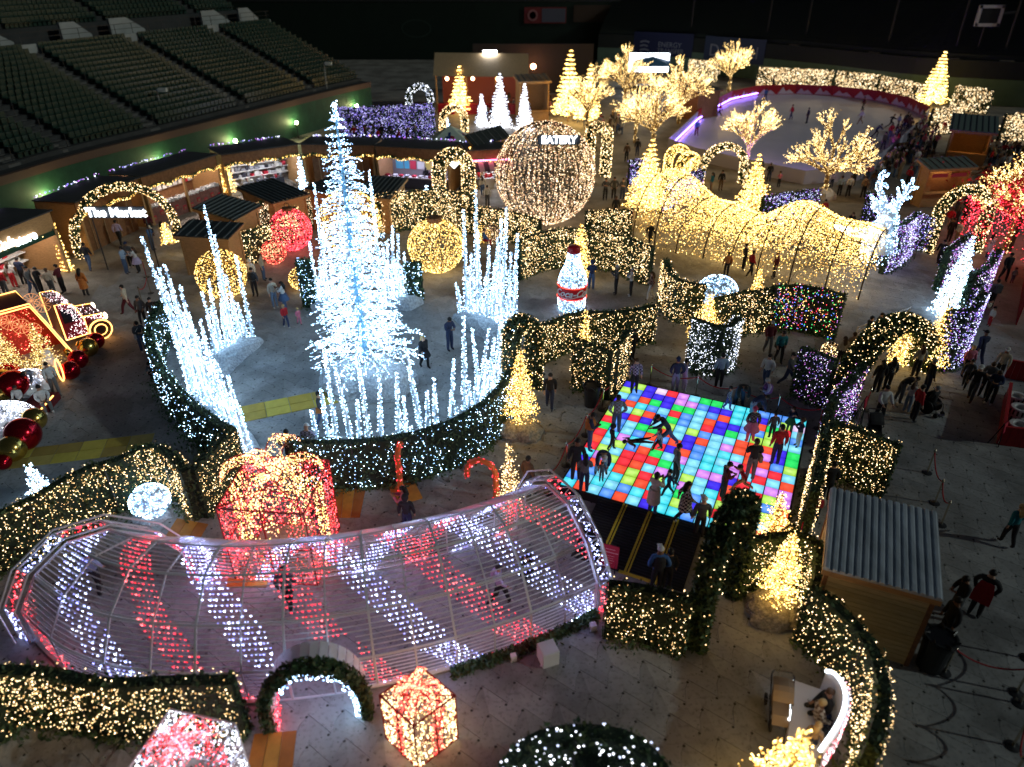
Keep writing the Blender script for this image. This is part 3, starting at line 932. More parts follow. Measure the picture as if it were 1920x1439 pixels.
arch("gold wire arch behind the conifers, left of a pair", (1250, 330), (1284, 326), 278, w=.5, dens=150, depth=.4, pal_=GOLD, ldens=8)
arch("gold wire arch behind the conifers, lower right of a pair", (1272, 345), (1302, 338), 292, w=.5, dens=150, depth=.4, pal_=GOLD, ldens=8)
arch("twisted garland arch with warm lights near the wheelchair group", (1583, 738), (1722, 690), 606, w=.55, dens=75, depth=.6)
arch("dark warm lit garland gateway under the shield sign", (826, 398), (880, 392), 290, w=.8, dens=120, depth=1.0)
# ------------------------------------------------------------------ lit conifers
def rock(c, rx, ry, h, name="rock_base", m=M_ROCKW, parent=None, seed=0):
    rg = np.random.default_rng(seed + 5)
    n, k = 22, 8
    vs, fs = [], []
    ph = rg.uniform(0, 6.28, 6)
    for j in range(k + 1):
        t = j / k
        rr = math.cos(t * math.pi / 2) ** .45 if t < 1 else 0.02
        for i in range(n):
            a = 6.2832 * i / n
            w = 1 + .10 * math.sin(2 * a + ph[0]) + .07 * math.sin(5 * a + ph[1] + t * 3) + .05 * math.sin(9 * a + ph[2] - t * 5) + rg.normal(0, .025)
            vs.append((c[0] + rx * rr * w * math.cos(a), c[1] + ry * rr * w * math.sin(a), c[2] + h * t * (1 + .1 * math.sin(3 * a + ph[3]))))
    for j in range(k):
        for i in range(n):
            i2 = (i + 1) % n
            fs.append((j * n + i, j * n + i2, (j + 1) * n + i2, (j + 1) * n + i))
    fs.append(tuple(k * n + i for i in range(n)))
    b = MB(); b.add(vs, fs)
    return b.build(name, m, parent, smooth_=False)

def conifer(label, base, H, R, pal_, nb, levels=12, rockr=0, z0=0.0, r=.026, bark=None, group="small lit conifers", bare=.12, per=9, droop=-.12, cat="lit tree", fluff=.05, lean=None):
    base = V(*base)
    root = thing("lit_conifer", label, cat, base, group=group)
    if rockr: rock(base, rockr, rockr * .9, .55, parent=root, seed=int(abs(base[0] * 10)))
    zb = base + V(0, 0, z0)
    lean = V(0, 0, 0) if lean is None else lean
    tip = zb + V(0, 0, H) + lean
    dist = np.linalg.norm(zb - V(0, 0, CAM_H))
    bark = bark or mat("gold_bark", (.30, .20, .09), .7)
    b = MB(); b.tube([zb, zb + (tip - zb) * .6, tip], [max(.04, H * .014), H * .008, .012], 6); b.build("trunk", bark, root)
    br = MB(); pts = []
    for l in range(levels):
        t = bare + (1 - bare) * (l + .3) / levels
        rad = R * ((1 - t) / (1 - bare)) ** .92 + .03
        c = zb + (tip - zb) * t
        for k in range(per):
            a = 6.2832 * (k + RNG.uniform(-.3, .3)) / per + l * 1.7
            ln = rad * RNG.uniform(.75, 1.12)
            d = V(math.cos(a), math.sin(a), 0)
            mid = c + d * ln * .55 + V(0, 0, droop * ln * .2)
            end = c + d * ln + V(0, 0, droop * ln + .10 * ln)
            if dist < 70: br.tube([c, mid, end], [.018, .013, .006], 4, cap=False)
            pts += [(c, mid, end, d, ln)]
    br.build("branches", bark, root)
    tot = sum(p[4] for p in pts); out = []
    for c, mid, end, d, ln in pts:
        n = max(1, int(round(1.5 * nb * ln / tot)))
        t = RNG.uniform(.15, 1.0, n) ** .8
        q = np.where((t < .55)[:, None], c + (mid - c) * (t / .55)[:, None], mid + (end - mid) * ((t - .55) / .45)[:, None])
        side = np.cross(d, V(0, 0, 1))
        q = q + side * (RNG.uniform(-.35, .35, n) * t * ln * .6)[:, None] + RNG.normal(0, fluff, (n, 3)) * [1, 1, .6]
        out.append(q)
    bulbs("string_lights", np.concatenate(out), r * max(1, dist / 27) ** .8, pal_, root, fine=dist < 36)
    return root

M_ICEBARK = mat("ice_blue_trunk_wrap", (.22, .48, .68), .6)
# the great white tree on its rock
tb = at(690, 716)
bt = thing("great_white_tree", "tallest white lit conifer on a grey snow rock at the centre of the ice circle", "lit tree", tb)
rk = rock(tb + V(.05, -.2, 0), 2.0, 1.7, 1.15, parent=bt, m=M_ROCK, seed=3)
TH, TR = 11.4, 2.25
b = MB(); b.tube([tb + V(0, 0, 1.0), tb + V(0, 0, 6), tb + V(0, 0, TH)], [.17, .11, .03], 10); b.build("trunk", M_ICEBARK, bt)
br = MB(); pts = []
lv = 34
for l in range(lv):
    t = l / lv
    z = 1.35 + (TH - 1.5) * t ** .95
    rad = TR * (1 - t) ** .82 * (.92 + .16 * math.sin(l * 2.1)) + .10
    per = 13 if t < .6 else 9
    for k in range(per):
        a = 6.2832 * (k + RNG.uniform(-.3, .3)) / per + l * 2.4
        ln = rad * RNG.uniform(.72, 1.15)
        d = V(math.cos(a), math.sin(a), 0); side = V(-d[1], d[0], 0)
        c = tb + V(0, 0, z)
        mid = c + d * ln * .5 + V(0, 0, .05 * ln); end = c + d * ln + V(0, 0, -.10 * ln + RNG.normal(0, .05))
        br.tube([c, mid, end], [.028, .018, .007], 4, cap=False)
        m_ = int(ln * 15)
        tt = RNG.uniform(.18, 1, m_)
        pts.append(np.where((tt < .5)[:, None], c + (mid - c) * (tt / .5)[:, None], mid + (end - mid) * ((tt - .5) / .5)[:, None]))
        for tw in range(max(1, int(ln * 4))):
            t0 = RNG.uniform(.35, .95); p0 = mid + (end - mid) * max(0, (t0 - .5) / .5) if t0 > .5 else c + (mid - c) * (t0 / .5)
            tl = RNG.uniform(.18, .48) * (1.1 - t * .5)
            e2 = p0 + (d * .7 + side * random.choice((-1, 1)) * RNG.uniform(.5, 1)) * tl + V(0, 0, RNG.uniform(-.06, .04))
            br.tube([p0, e2], [.010, .004], 3, cap=False)
            nn = max(2, int(tl * 16)); q = RNG.uniform(0, 1, nn)[:, None]
            pts.append(p0 + (e2 - p0) * q)
br.build("branches", mat("white_twig", (.55, .62, .68), .6), bt)
P_ = np.concatenate(pts); bulbs("string_lights", P_ + RNG.normal(0, .015, P_.shape), .023, WHITE, bt)
bulbs("tip_lights", tb + V(0, 0, TH - .5) + np.column_stack([RNG.normal(0, .06, (70, 2)), RNG.uniform(0, .75, 70)]), .03, WHITE, bt)

# ------------------------------------------------------------------ ice spikes
def zpx(x, y): return (x / 2.399 + 250, y / 2.399 + 300)
def spike(label, b0, t0, group, w=.15, dens=52):
    bx, by = b0; B = at(bx, by)
    T = at_y(t0[0], t0[1], B[1]); T[1] = B[1] + RNG.uniform(-.15, .15)
    H = np.linalg.norm(T - B)
    root = thing("ice_spike", label, "light spike", B, group=group)
    b = MB(); b.tube([B, B + (T - B) * .5, T], [w * .55, w * .4, .025], 7); b.build("cone", mat("white_mesh_cone", (.6, .65, .7), .6), root)
    n = int(H * dens * 1.0)
    t = RNG.uniform(0, 1, n) ** .92
    a = RNG.uniform(0, 6.283, n); rr = (w * (1 - t * .78) + .02) * RNG.uniform(.75, 1.2, n)
    p = B + (T - B) * t[:, None] + np.column_stack([rr * np.cos(a), rr * np.sin(a), np.zeros(n)])
    bulbs("string_lights", p, .027, WHITE, root)
    return root
SPK = {
 "left": [((300, 1080), (40, 340)), ((310, 1010), (145, 465)), ((330, 1120), (170, 600)), ((285, 1110), (120, 480)), ((350, 1090), (215, 560)), ((360, 1130), (225, 690)), ((380, 1150), (270, 760)), ((330, 1060), (250, 700)), ((400, 1180), (310, 800)), ((420, 1200), (330, 860)), ((390, 1090), (300, 720)), ((440, 1230), (350, 930)), ((465, 1250), (375, 890)), ((490, 1280), (400, 1000)), ((510, 1290), (418, 980)), ((525, 1330), (440, 1040)), ((520, 1310), (475, 1110)), ((270, 1070), (205, 800)), ((265, 1040), (160, 740)), ((300, 1040), (190, 660)), ((345, 1150), (245, 820)), ((450, 1255), (340, 1010)), ((480, 1300), (395, 1060))],
 "left rear": [((470, 855), (313, 205)), ((455, 870), (365, 340)), ((541, 815), (460, 430)), ((400, 905), (335, 540)), ((390, 900), (303, 600)), ((500, 838), (410, 520)), ((435, 880), (372, 470)), ((415, 890), (350, 660)), ((484, 848), (430, 600)), ((520, 830), (470, 640)), ((425, 885), (390, 640)), ((380, 915), (330, 700))],
 "rear": [((880, 660), (815, 100)), ((832, 665), (793, 368)), ((850, 668), (835, 440)), ((870, 655), (850, 300)), ((905, 660), (880, 380)), ((845, 655), (812, 480))],
 "rear right": [((1130, 655), (1060, 45)), ((1165, 650), (1165, 295)), ((1196, 648), (1190, 335)), ((1237, 640), (1215, 420)), ((1150, 660), (1120, 400)), ((1180, 655), (1178, 450)), ((1215, 648), (1204, 480)), ((1140, 650), (1143, 360))],
 "right rear": [((1545, 725), (1540, 130)), ((1500, 705), (1485, 220)), ((1658, 780), (1680, 205)), ((1640, 770), (1655, 260)), ((1590, 740), (1600, 380)), ((1620, 755), (1640, 350)), ((1697, 815), (1730, 330)), ((1474, 700), (1453, 550)), ((1712, 830), (1725, 520)), ((1562, 735), (1548, 330)), ((1605, 750), (1625, 460)), ((1575, 735), (1585, 520)), ((1530, 720), (1520, 420)), ((1672, 800), (1700, 420)), ((1520, 712), (1508, 480)), ((1630, 765), (1662, 500)), ((1685, 810), (1695, 560)), ((1650, 790), (1640, 540))],
 "right front": [((1490, 1130), (1485, 700)), ((1562, 1100), (1525, 750)), ((1545, 1110), (1600, 760)), ((1510, 1125), (1510, 1000)), ((1610, 1055), (1615, 870)), ((1580, 1085), (1592, 900)), ((1535, 1115), (1545, 960)), ((1628, 1030), (1655, 690)), ((1640, 1000), (1672, 740)), ((1600, 1070), (1580, 960)), ((1650, 985), (1660, 880)), ((1565, 1095), (1570, 1000)), ((1655, 960), (1700, 780)), ((1625, 1040), (1640, 860)), ((1590, 1080), (1625, 800))],
 "front": [((832, 1290), (800, 1120)), ((890, 1320), (838, 1035)), ((925, 1340), (860, 880)), ((1000, 1340), (903, 905)), ((1075, 1340), (1003, 890)), ((1022, 1330), (1005, 1080)), ((1112, 1330), (1110, 970)), ((1197, 1310), (1183, 960)), ((1228, 1310), (1215, 1070)), ((1310, 1290), (1215, 815)), ((1327, 1280), (1320, 1040)), ((1364, 1265), (1350, 985)), ((1430, 1220), (1440, 890)), ((1456, 1210), (1455, 1115)), ((900, 1325), (893, 1210)), ((1255, 1305), (1250, 1190))],
}
DESC = {"left": "{} spike from the left in the dense slanting white cluster at left", "left rear": "{} white spike from the left on the snowy mound behind the slanting cluster", "rear": "{} white spike from the left, behind the great tree's left side by the green panel", "rear right": "{} white spike from the left on the mound right of the great tree", "right rear": "{} white spike from the left on the rear right mound of the ice circle", "right front": "{} white spike from the left inside the hedge by the tall garland arch", "front": "{} white spike from the left in the thin row behind the front hedge"}
ORD = "first second third fourth fifth sixth seventh eighth ninth tenth eleventh twelfth thirteenth fourteenth fifteenth sixteenth seventeenth eighteenth nineteenth twentieth twenty-first twenty-second twenty-third".split()
for k, lst in SPK.items():
    for i, (b0, t0) in enumerate(sorted(lst)):
        spike(DESC[k].format(ORD[i]), zpx(*b0), zpx(*t0), "white ice spikes " + k, w=.15 if k in ("left", "right rear") else .125, dens=58 if k in ("left",) else 52)
def mound(label, px, w, h, seed):
    P = resample(smooth([at(*zpx(*p)) for p in px], 1), .5)
    rg = np.random.default_rng(seed)
    root = thing("snow_mound", label, "mound", P[len(P) // 2], group="snowy mounds under the ice spikes")
    vs, fs = [], []; k = 9
    N = poly_normals([p[:2] for p in P])
    for i, p in enumerate(P):
        e = math.sin(math.pi * (i + .25) / (len(P) - .5)) ** .5
        for j in range(k):
            t = j / (k - 1) * 2 - 1
            vs.append(p + V(*(N[i] * t * w * e * (1 + rg.normal(0, .08))), max(0, (1 - t * t) ** .6 * h * e * (1 + rg.normal(0, .12))) ))
    for i in range(len(P) - 1):
        for j in range(k - 1): fs.append((i * k + j, (i + 1) * k + j, (i + 1) * k + j + 1, i * k + j + 1))
    b = MB(); b.add(vs, fs); b.build("snow_cover", M_ROCK, root)
mound("long snowy mound under the slanting cluster of spikes at left", [(225, 1040), (290, 1100), (400, 1190), (470, 1270), (560, 1330)], .75, .55, 1)
mound("curved snowy mound under the spikes behind the left cluster", [(385, 985), (400, 905), (470, 860), (575, 815)], .8, .6, 2)
mound("snowy mound left behind the great tree", [(800, 680), (850, 672), (920, 665)], .6, .5, 3)
mound("snowy mound right behind the great tree beside the green panel", [(1110, 668), (1200, 660), (1300, 640)], .7, .55, 4)
mound("long snowy mound under the spikes at the right rear", [(1445, 705), (1530, 735), (1620, 775), (1700, 840), (1725, 900)], .8, .6, 5)
mound("low snowy mound beside the tall garland arch", [(1480, 1140), (1560, 1115), (1640, 1030), (1690, 940)], .5, .35, 6)

# ------------------------------------------------------------------ small gold trees and friends
conifer("gold lit small tree on a rock below the ice circle's garland arch", at(975, 812), 3.3, .78, GOLD, 1150, 14, rockr=.85, z0=.45)
conifer("gold lit small tree on a flat rock in front of the bright green hedge", at(1450, 1145), 2.6, .62, GOLD, 1100, 14, rockr=.85, z0=.4)
conifer("gold lit small tree standing before the dance floor corner", at(1438, 1045), 2.6, .72, GOLD, 900, 12)
conifer("narrow gold tree at the end of the hedge by the trellis tunnel", at(955, 952), 2.7, .42, WARM, 380, 11)
conifer("large blurred gold tree cut off by the bottom edge beside the white bench", at(1452, 1530), 3.1, 1.0, GOLD, 1300, 12, r=.034)
conifer("slim gold tree standing right behind the soda bottle", at(1085, 525), 3.4, .85, GOLD, 700, 12)
conifer("slim gold tree against the hedge below the soda bottle", at(1093, 690), 3.0, .42, GOLD, 380, 11)
conifer("gold tree on a rock tucked behind the white violet hedge panel", at(1318, 650), 2.5, .9, GOLD, 700, 12, rockr=.8, z0=.3)
conifer("tall gold tree before the white violet hedge at the twisted arch", at(1737, 692), 3.4, .75, GOLD, 750, 13)
conifer("small gold tree standing inside the twisted garland arch", at(1678, 690), 2.6, .5, GOLD, 420, 11)
conifer("little gold tree poking up in front of the gold wire tunnel", at(1416, 560), 1.8, .45, GOLD, 220, 9)
conifer("layered gold conifer behind the gold wire tunnel", at(1405, 402), 4.4, 1.35, GOLD, 1200, 13, per=11)
conifer("layered gold conifer left of the gold wire tunnel", at(1210, 402), 5.4, 1.7, GOLD, 2200, 15, per=12)
conifer("tallest gold conifer in the far grove of oval trees", at(1065, 228), 7.6, 2.1, GOLD, 1800, 15, per=12, r=.03)
conifer("gold conifer in the far grove close beside the tallest one", at(1102, 236), 6.4, 1.6, GOLD, 1200, 14, per=11, r=.03)
conifer("gold conifer before the far food pavilion", at(864, 214), 5.4, 1.5, GOLD, 900, 13, r=.03)
conifer("gold cone tree beyond the right end of the rink", at(1742, 205), 6.6, 1.9, GOLD, 1300, 16, r=.03)
conifer("tiny gold cone tree at the back of the far grove", at(1133, 150), 2.6, .8, GOLD, 160, 8, r=.03)
conifer("gold tree at the left end of the gift shop stall", at(432, 368), 3.4, .75, GOLD, 520, 12)
conifer("white tree ornament with a tall finial beside the gift shop stall", at(572, 372), 3.2, .42, WHITE, 300, 12)
conifer("white small tree behind the gold ornament ball", at(802, 412), 2.5, .45, WHITE, 260, 10)
conifer("small white tree behind the long warm hedge at left", at(82, 936), 1.5, .42, WHITE, 330, 10, r=.03)
conifer("slim white tree behind the striped star tent", at(838, 262), 2.6, .5, WHITE, 240, 10)
for lab, px, h, rr, nb in [("smallest of three white cone trees before the food pavilion", (904, 238), 3.4, .85, 420), ("tallest of three white cone trees before the food pavilion", (938, 240), 5.6, 1.35, 1000), ("right one of three white cone trees before the food pavilion", (983, 245), 4.8, 1.1, 700)]:
    conifer(lab, at(*px), h, rr, SNOWY, nb, 18, per=14, bare=.02, group="white cone trees", r=.028)
# tilted white cone with finial
cb = at(1775, 590)
conifer("white cone tree with a long tilted finial right of the garland arch", cb, 4.3, .95, WHITE, 1300, 24, per=16, bare=.02, fluff=.02)
conifer("gold dangling tree of lights on the post by the market arch", at(322, 478), 1.5, .5, GOLD, 240, 8, z0=.6)
conifer("gold column of lights at the right end of the store stall", at(128, 508), 3.0, .35, GOLD, 420, 12, bare=.02)
conifer("gold column of lights beside the pink awning stall", at(884, 360), 3.6, .38, GOLD, 380, 12, bare=.02)
conifer("gold column of lights in the middle of the market row", at(700, 322), 3.2, .35, GOLD, 260, 10, bare=.02)

# ------------------------------------------------------------------ bare branched trees wrapped in gold
def broadleaf(label, base, H, spread, nb, seed, pal_=PALEG, rockr=0, r=.024, trunk=.34, group="gold wrapped bare trees"):
    rg = np.random.default_rng(seed)
    base = V(*base)
    root = thing("lit_bare_tree", label, "lit tree", base, group=group)
    if rockr: rock(base, rockr, rockr * .8, .8, parent=root, m=mat("white_cloth_base", (.6, .58, .55), .9), seed=seed)
    segs = []
    th = H * trunk
    segs.append((base, base + V(0, 0, th), H * .030, H * .024, 0))
    def grow(p, d, ln, rad, lev):
        e = p + d * ln
        segs.append((p, e, rad, rad * .7, lev))
        if lev >= 4: return
        n = 3
        for k in range(n):
            a = rg.uniform(0, 6.283)
            u = nrm(np.cross(d, V(0.3, .8, .1))); w = np.cross(d, u)
            sp = rg.uniform(.30, .62)
            nd = nrm(d + (u * math.cos(a) + w * math.sin(a)) * sp + V(0, 0, .10))
            grow(e, nd, ln * rg.uniform(.66, .9), rad * .68, lev + 1)
    nl = 12
    for k in range(nl):
        a = 6.283 * k / nl + rg.uniform(-.3, .3)
        el = rg.uniform(.45, 1.05)
        d = nrm(V(math.cos(a) * spread, math.sin(a) * spread, el))
        grow(base + V(0, 0, th * rg.uniform(.8, 1.02)), d, H * .19, H * .014, 1)
    grow(base + V(0, 0, th), V(0, 0, 1), H * .22, H * .017, 1)
    b = MB()
    for p, e, r0, r1, l in segs:
        if l <= 3: b.tube([p, e], [r0, r1], 5 if l > 1 else 8, cap=False)
    b.build("branches", mat("gold_bark", (.30, .20, .09), .7), root, "stuff")
    wgt = np.array([np.linalg.norm(e - p) * (r0 * 12 + .35 * (H / 6)) for p, e, r0, r1, l in segs]); wgt /= wgt.sum()
    cnt = rg.multinomial(int(nb * 2.0), wgt); out = []
    for (p, e, r0, r1, l), n in zip(segs, cnt):
        if n == 0: continue
        t = rg.uniform(0, 1, n)[:, None]
        a = rg.normal(0, 1, (n, 3)); a /= np.linalg.norm(a, axis=1)[:, None]
        out.append(p + (e - p) * t + a * (r0 + (r1 - r0) * t + .022))
    dist = np.linalg.norm(base - V(0, 0, CAM_H))
    bulbs("string_lights", np.concatenate(out), r * max(1, dist / 40) ** .6, pal_, root, fine=False)
    return root
broadleaf("wide gold wrapped bare tree rising before the rink from a white base", at(1543, 372), 6.6, 1.05, 3000, 11, rockr=.9)
broadleaf("oval gold wrapped bare tree behind the garland arch at the rink", at(1398, 318), 6.0, .62, 3000, 12)
broadleaf("tall gold wrapped bare tree in the far corner of the rink", at(1366, 172), 6.6, .7, 2600, 13)
broadleaf("gold wrapped bare tree in the grove nearest the rink", at(1272, 232), 7.2, .85, 2600, 14)
broadleaf("gold wrapped bare tree in the grove with violet glow behind it", at(1222, 290), 7.0, .75, 3000, 15)
broadleaf("gold wrapped bare tree in the grove beside the bright white stage", at(1170, 205), 7.4, .7, 2600, 16)
broadleaf("gold wrapped bare tree in the grove, leftmost, by the tall conifers", at(1100, 243), 6.4, .6, 1800, 17)
broadleaf("gold wrapped bare tree of the grove just above the layered conifer", at(1190, 268), 5.6, .8, 1700, 18)

# ------------------------------------------------------------------ ornament balls
def ornament(label, base, R, pal_, nb, name="light_ball", cap=None, group="light ball ornaments", r=.028, curtain=False, ell=1.0, mer=10):
    base = V(*base); c = base + V(0, 0, R * ell)
    root = thing(name, label, "ornament", base, group=group)
    b = MB()
    for k in range(mer):
        a = math.pi * k / mer
        ring = [c + V(math.cos(a) * math.cos(t) * R, math.sin(a) * math.cos(t) * R, math.sin(t) * R * ell) for t in np.linspace(0, 6.2832, 25)]
        b.tube(ring, .022 if R < 2 else .035, 4, cap=False)
    for e in (-.6, -.2, .2, .6):
        ring = [c + V(math.cos(t) * R * math.sqrt(1 - e * e), math.sin(t) * R * math.sqrt(1 - e * e), e * R * ell) for t in np.linspace(0, 6.2832, 25)]
        b.tube(ring, .02, 4, cap=False)
    b.build("wire_frame", M_WIRE, root)
    if cap:
        b = MB(); b.lathe([(R * .26, 0), (R * .27, .02), (R * .26, R * .16), (R * .2, R * .18)], c + V(0, 0, R * ell * .95), 12); b.build("cap", M_WOODD, root)
        b = MB(); b.tube([c + V(R * .12 * math.cos(t), 0, R * ell + R * .22 + R * .12 * math.sin(t)) for t in np.linspace(0, 6.2832, 12)], .02, 4); b.build("ring", M_DARKMETAL, root)
    n = int(nb * 1.45)
    z = RNG.uniform(-1, 1, n); a = RNG.uniform(0, 6.2832, n)
    if curtain:
        a = np.round(a * 9) / 9 + RNG.normal(0, .022, n)
        keep = (np.sin(a * 13 + 1.2 * np.sin(z * 4)) > -.35 + .5 * np.abs(np.sin(a * 6.5)) * (z > -.3)) | (z < -.62) | (RNG.random(n) < .42)
        z, a = z[keep], a[keep]
    s = np.sqrt(1 - z * z)
    rr = R * (1 + RNG.normal(0, .012, len(z)))
    p = c + np.column_stack([s * np.cos(a) * rr, s * np.sin(a) * rr, z * rr * ell])
    dist = np.linalg.norm(c - V(0, 0, CAM_H))
    bulbs("string_lights", p, r * max(1, dist / 36) ** .7, pal_, root, fine=dist < 44)
    return root
ornament("giant pink gold ornament ball of lights with the eatery sign behind it", at(1020, 416), 3.35, ROSE, 6400, r=.033, curtain=True, mer=14)
ornament("large gold ornament ball with a brown cap right of the great tree", at(820, 508), 1.62, GOLD, 2100, cap=True, ell=.95)
ornament("red ornament ball of lights at the left of the great tree", at(551, 468), 1.28, RED, 2000, cap=True)
ornament("small ornament ball half red half gold below the red one", at(517, 494), .72, CORAL, 700)
ornament("gold ornament ball behind the left cluster of spikes", at(424, 556), 1.3, GOLD, 1100)
ornament("gold ornament ball mostly hidden behind the green panel", at(566, 542), .62, GOLD, 420)
ornament("gold ornament ball hidden behind the great white tree", at(662, 470), 1.9, GOLD, 1500, cap=True)
ornament("tiny gold ornament ball beside the violet hedge at the dance floor", at(1553, 672), .40, WARM, 260, r=.03)
ornament("small gold ornament under the market arch beside the wooden kiosk", at(905, 455), .55, GOLD, 260)
ornament("small gold basket of lights left of the giant pink ball", at(922, 456), .6, ROSE, 260)

# white dome and mushrooms
def mushroom(label, base, R, hs, pal_, nb, stem=.35):
    base = V(*base)
    root = thing("light_mushroom", label, "ornament", base, group="white light mushrooms")
    rock(base, R * 1.15, R * .9, .18, parent=root, m=M_ROCK, seed=9)
    b = MB(); b.lathe([(stem, 0), (stem * .8, hs * .5), (stem * .9, hs)], base, 12); b.build("stem", M_SNOW, root)
    prof = [(R * math.cos(t), hs + R * .85 * math.sin(t)) for t in np.linspace(-.35, 1.52, 9)]
    b = MB(); b.lathe(prof, base, 18); b.build("cap", mat("white_cap_mesh", (.5, .55, .6), .8), root, smooth_=True)
    t = np.arcsin(RNG.uniform(-.33, 1, nb)); a = RNG.uniform(0, 6.283, nb)
    p = base + np.column_stack([np.cos(t) * np.cos(a) * (R + .03), np.cos(t) * np.sin(a) * (R + .03), hs + np.sin(t) * (R * .85 + .03)])
    n2 = nb // 4; a2 = RNG.uniform(0, 6.28, n2)
    q = base + np.column_stack([np.cos(a2) * stem, np.sin(a2) * stem, RNG.uniform(.1, hs, n2)])
    bulbs("string_lights", np.concatenate([p, q]), .028, pal_, root)
mushroom("bright white mushroom of lights in the hedge alcove at left", at(290, 966), .60, .62, WHITE, 560)
mushroom("white dome of lights rising behind the hedge by the gold tunnel", at(1338, 592), 1.0, 1.3, WHITE, 620)
# ------------------------------------------------------------------ soda bottle
bb_ = at(1071, 578)
bt2 = thing("light_bottle", "giant white lit soda bottle with red cap and red script label", "bottle", bb_)
prof = [(.62, 0), (.68, .15), (.70, .5), (.66, .85), (.70, 1.25), (.72, 1.6), (.60, 2.0), (.40, 2.45), (.30, 2.8), (.27, 3.1)]
bp = np.array(prof)
b = MB(); b.lathe(prof, bb_, 24); b.build("bottle_body", mat("bottle_white_mesh", (.55, .6, .66), .7), bt2, smooth_=True)
n = 1900
z = RNG.uniform(.02, 3.1, n); z = z[(z < .72) | (z > 1.42)]; a = RNG.uniform(0, 6.283, len(z))
rr = np.interp(z, bp[:, 1], bp[:, 0]) + .03
bulbs("string_lights", bb_ + np.column_stack([rr * np.cos(a), rr * np.sin(a), z]), .024, WHITE, bt2)
b = MB(); b.lathe([(.31, 3.1), (.33, 3.14), (.33, 3.36), (.28, 3.44), (.1, 3.48)], bb_, 20); b.build("bottle_cap", mat("red_cap", (.42, .012, .02), .35), bt2, smooth_=True)
b = MB(); b.lathe([(.74, .74), (.76, .80), (.77, 1.36), (.75, 1.40)], bb_, 28); lb = b.build("label", mat("red_label", (.55, .012, .02), .4), bt2, smooth_=True)
b = MB()
for zz in (.74, 1.40): b.tube([bb_ + V(.78 * math.cos(t), .78 * math.sin(t), zz) for t in np.linspace(0, 6.2832, 29)], .018, 4, cap=False)
b.build("neon_ring", emit("neon_red", (1, .1, .06), 2.0), bt2)
view = math.atan2(-bb_[1], -bb_[0])
def wrap(co):
    a = view + .05 + co[:, 0] / .79
    rad = .79 + co[:, 2]
    return bb_ + np.column_stack([rad * np.cos(a), rad * np.sin(a), 1.10 + co[:, 1]])
put_text("lettering", "Coca-Cola", .50, mat("white_script", (.85, .85, .85), .5), None, (1, 0, 0), (0, 0, 1), lb, .006, .45, .012, warp=wrap)
b = MB()
pts = [wrap(np.array([[x, -.20 + .05 * math.sin(x * 4.5), .005]]))[0] for x in np.linspace(-.8, .8, 22)]
b.tube(pts, .022, 4); b.build("swash", mat("white_script", (.85, .85, .85)), lb)

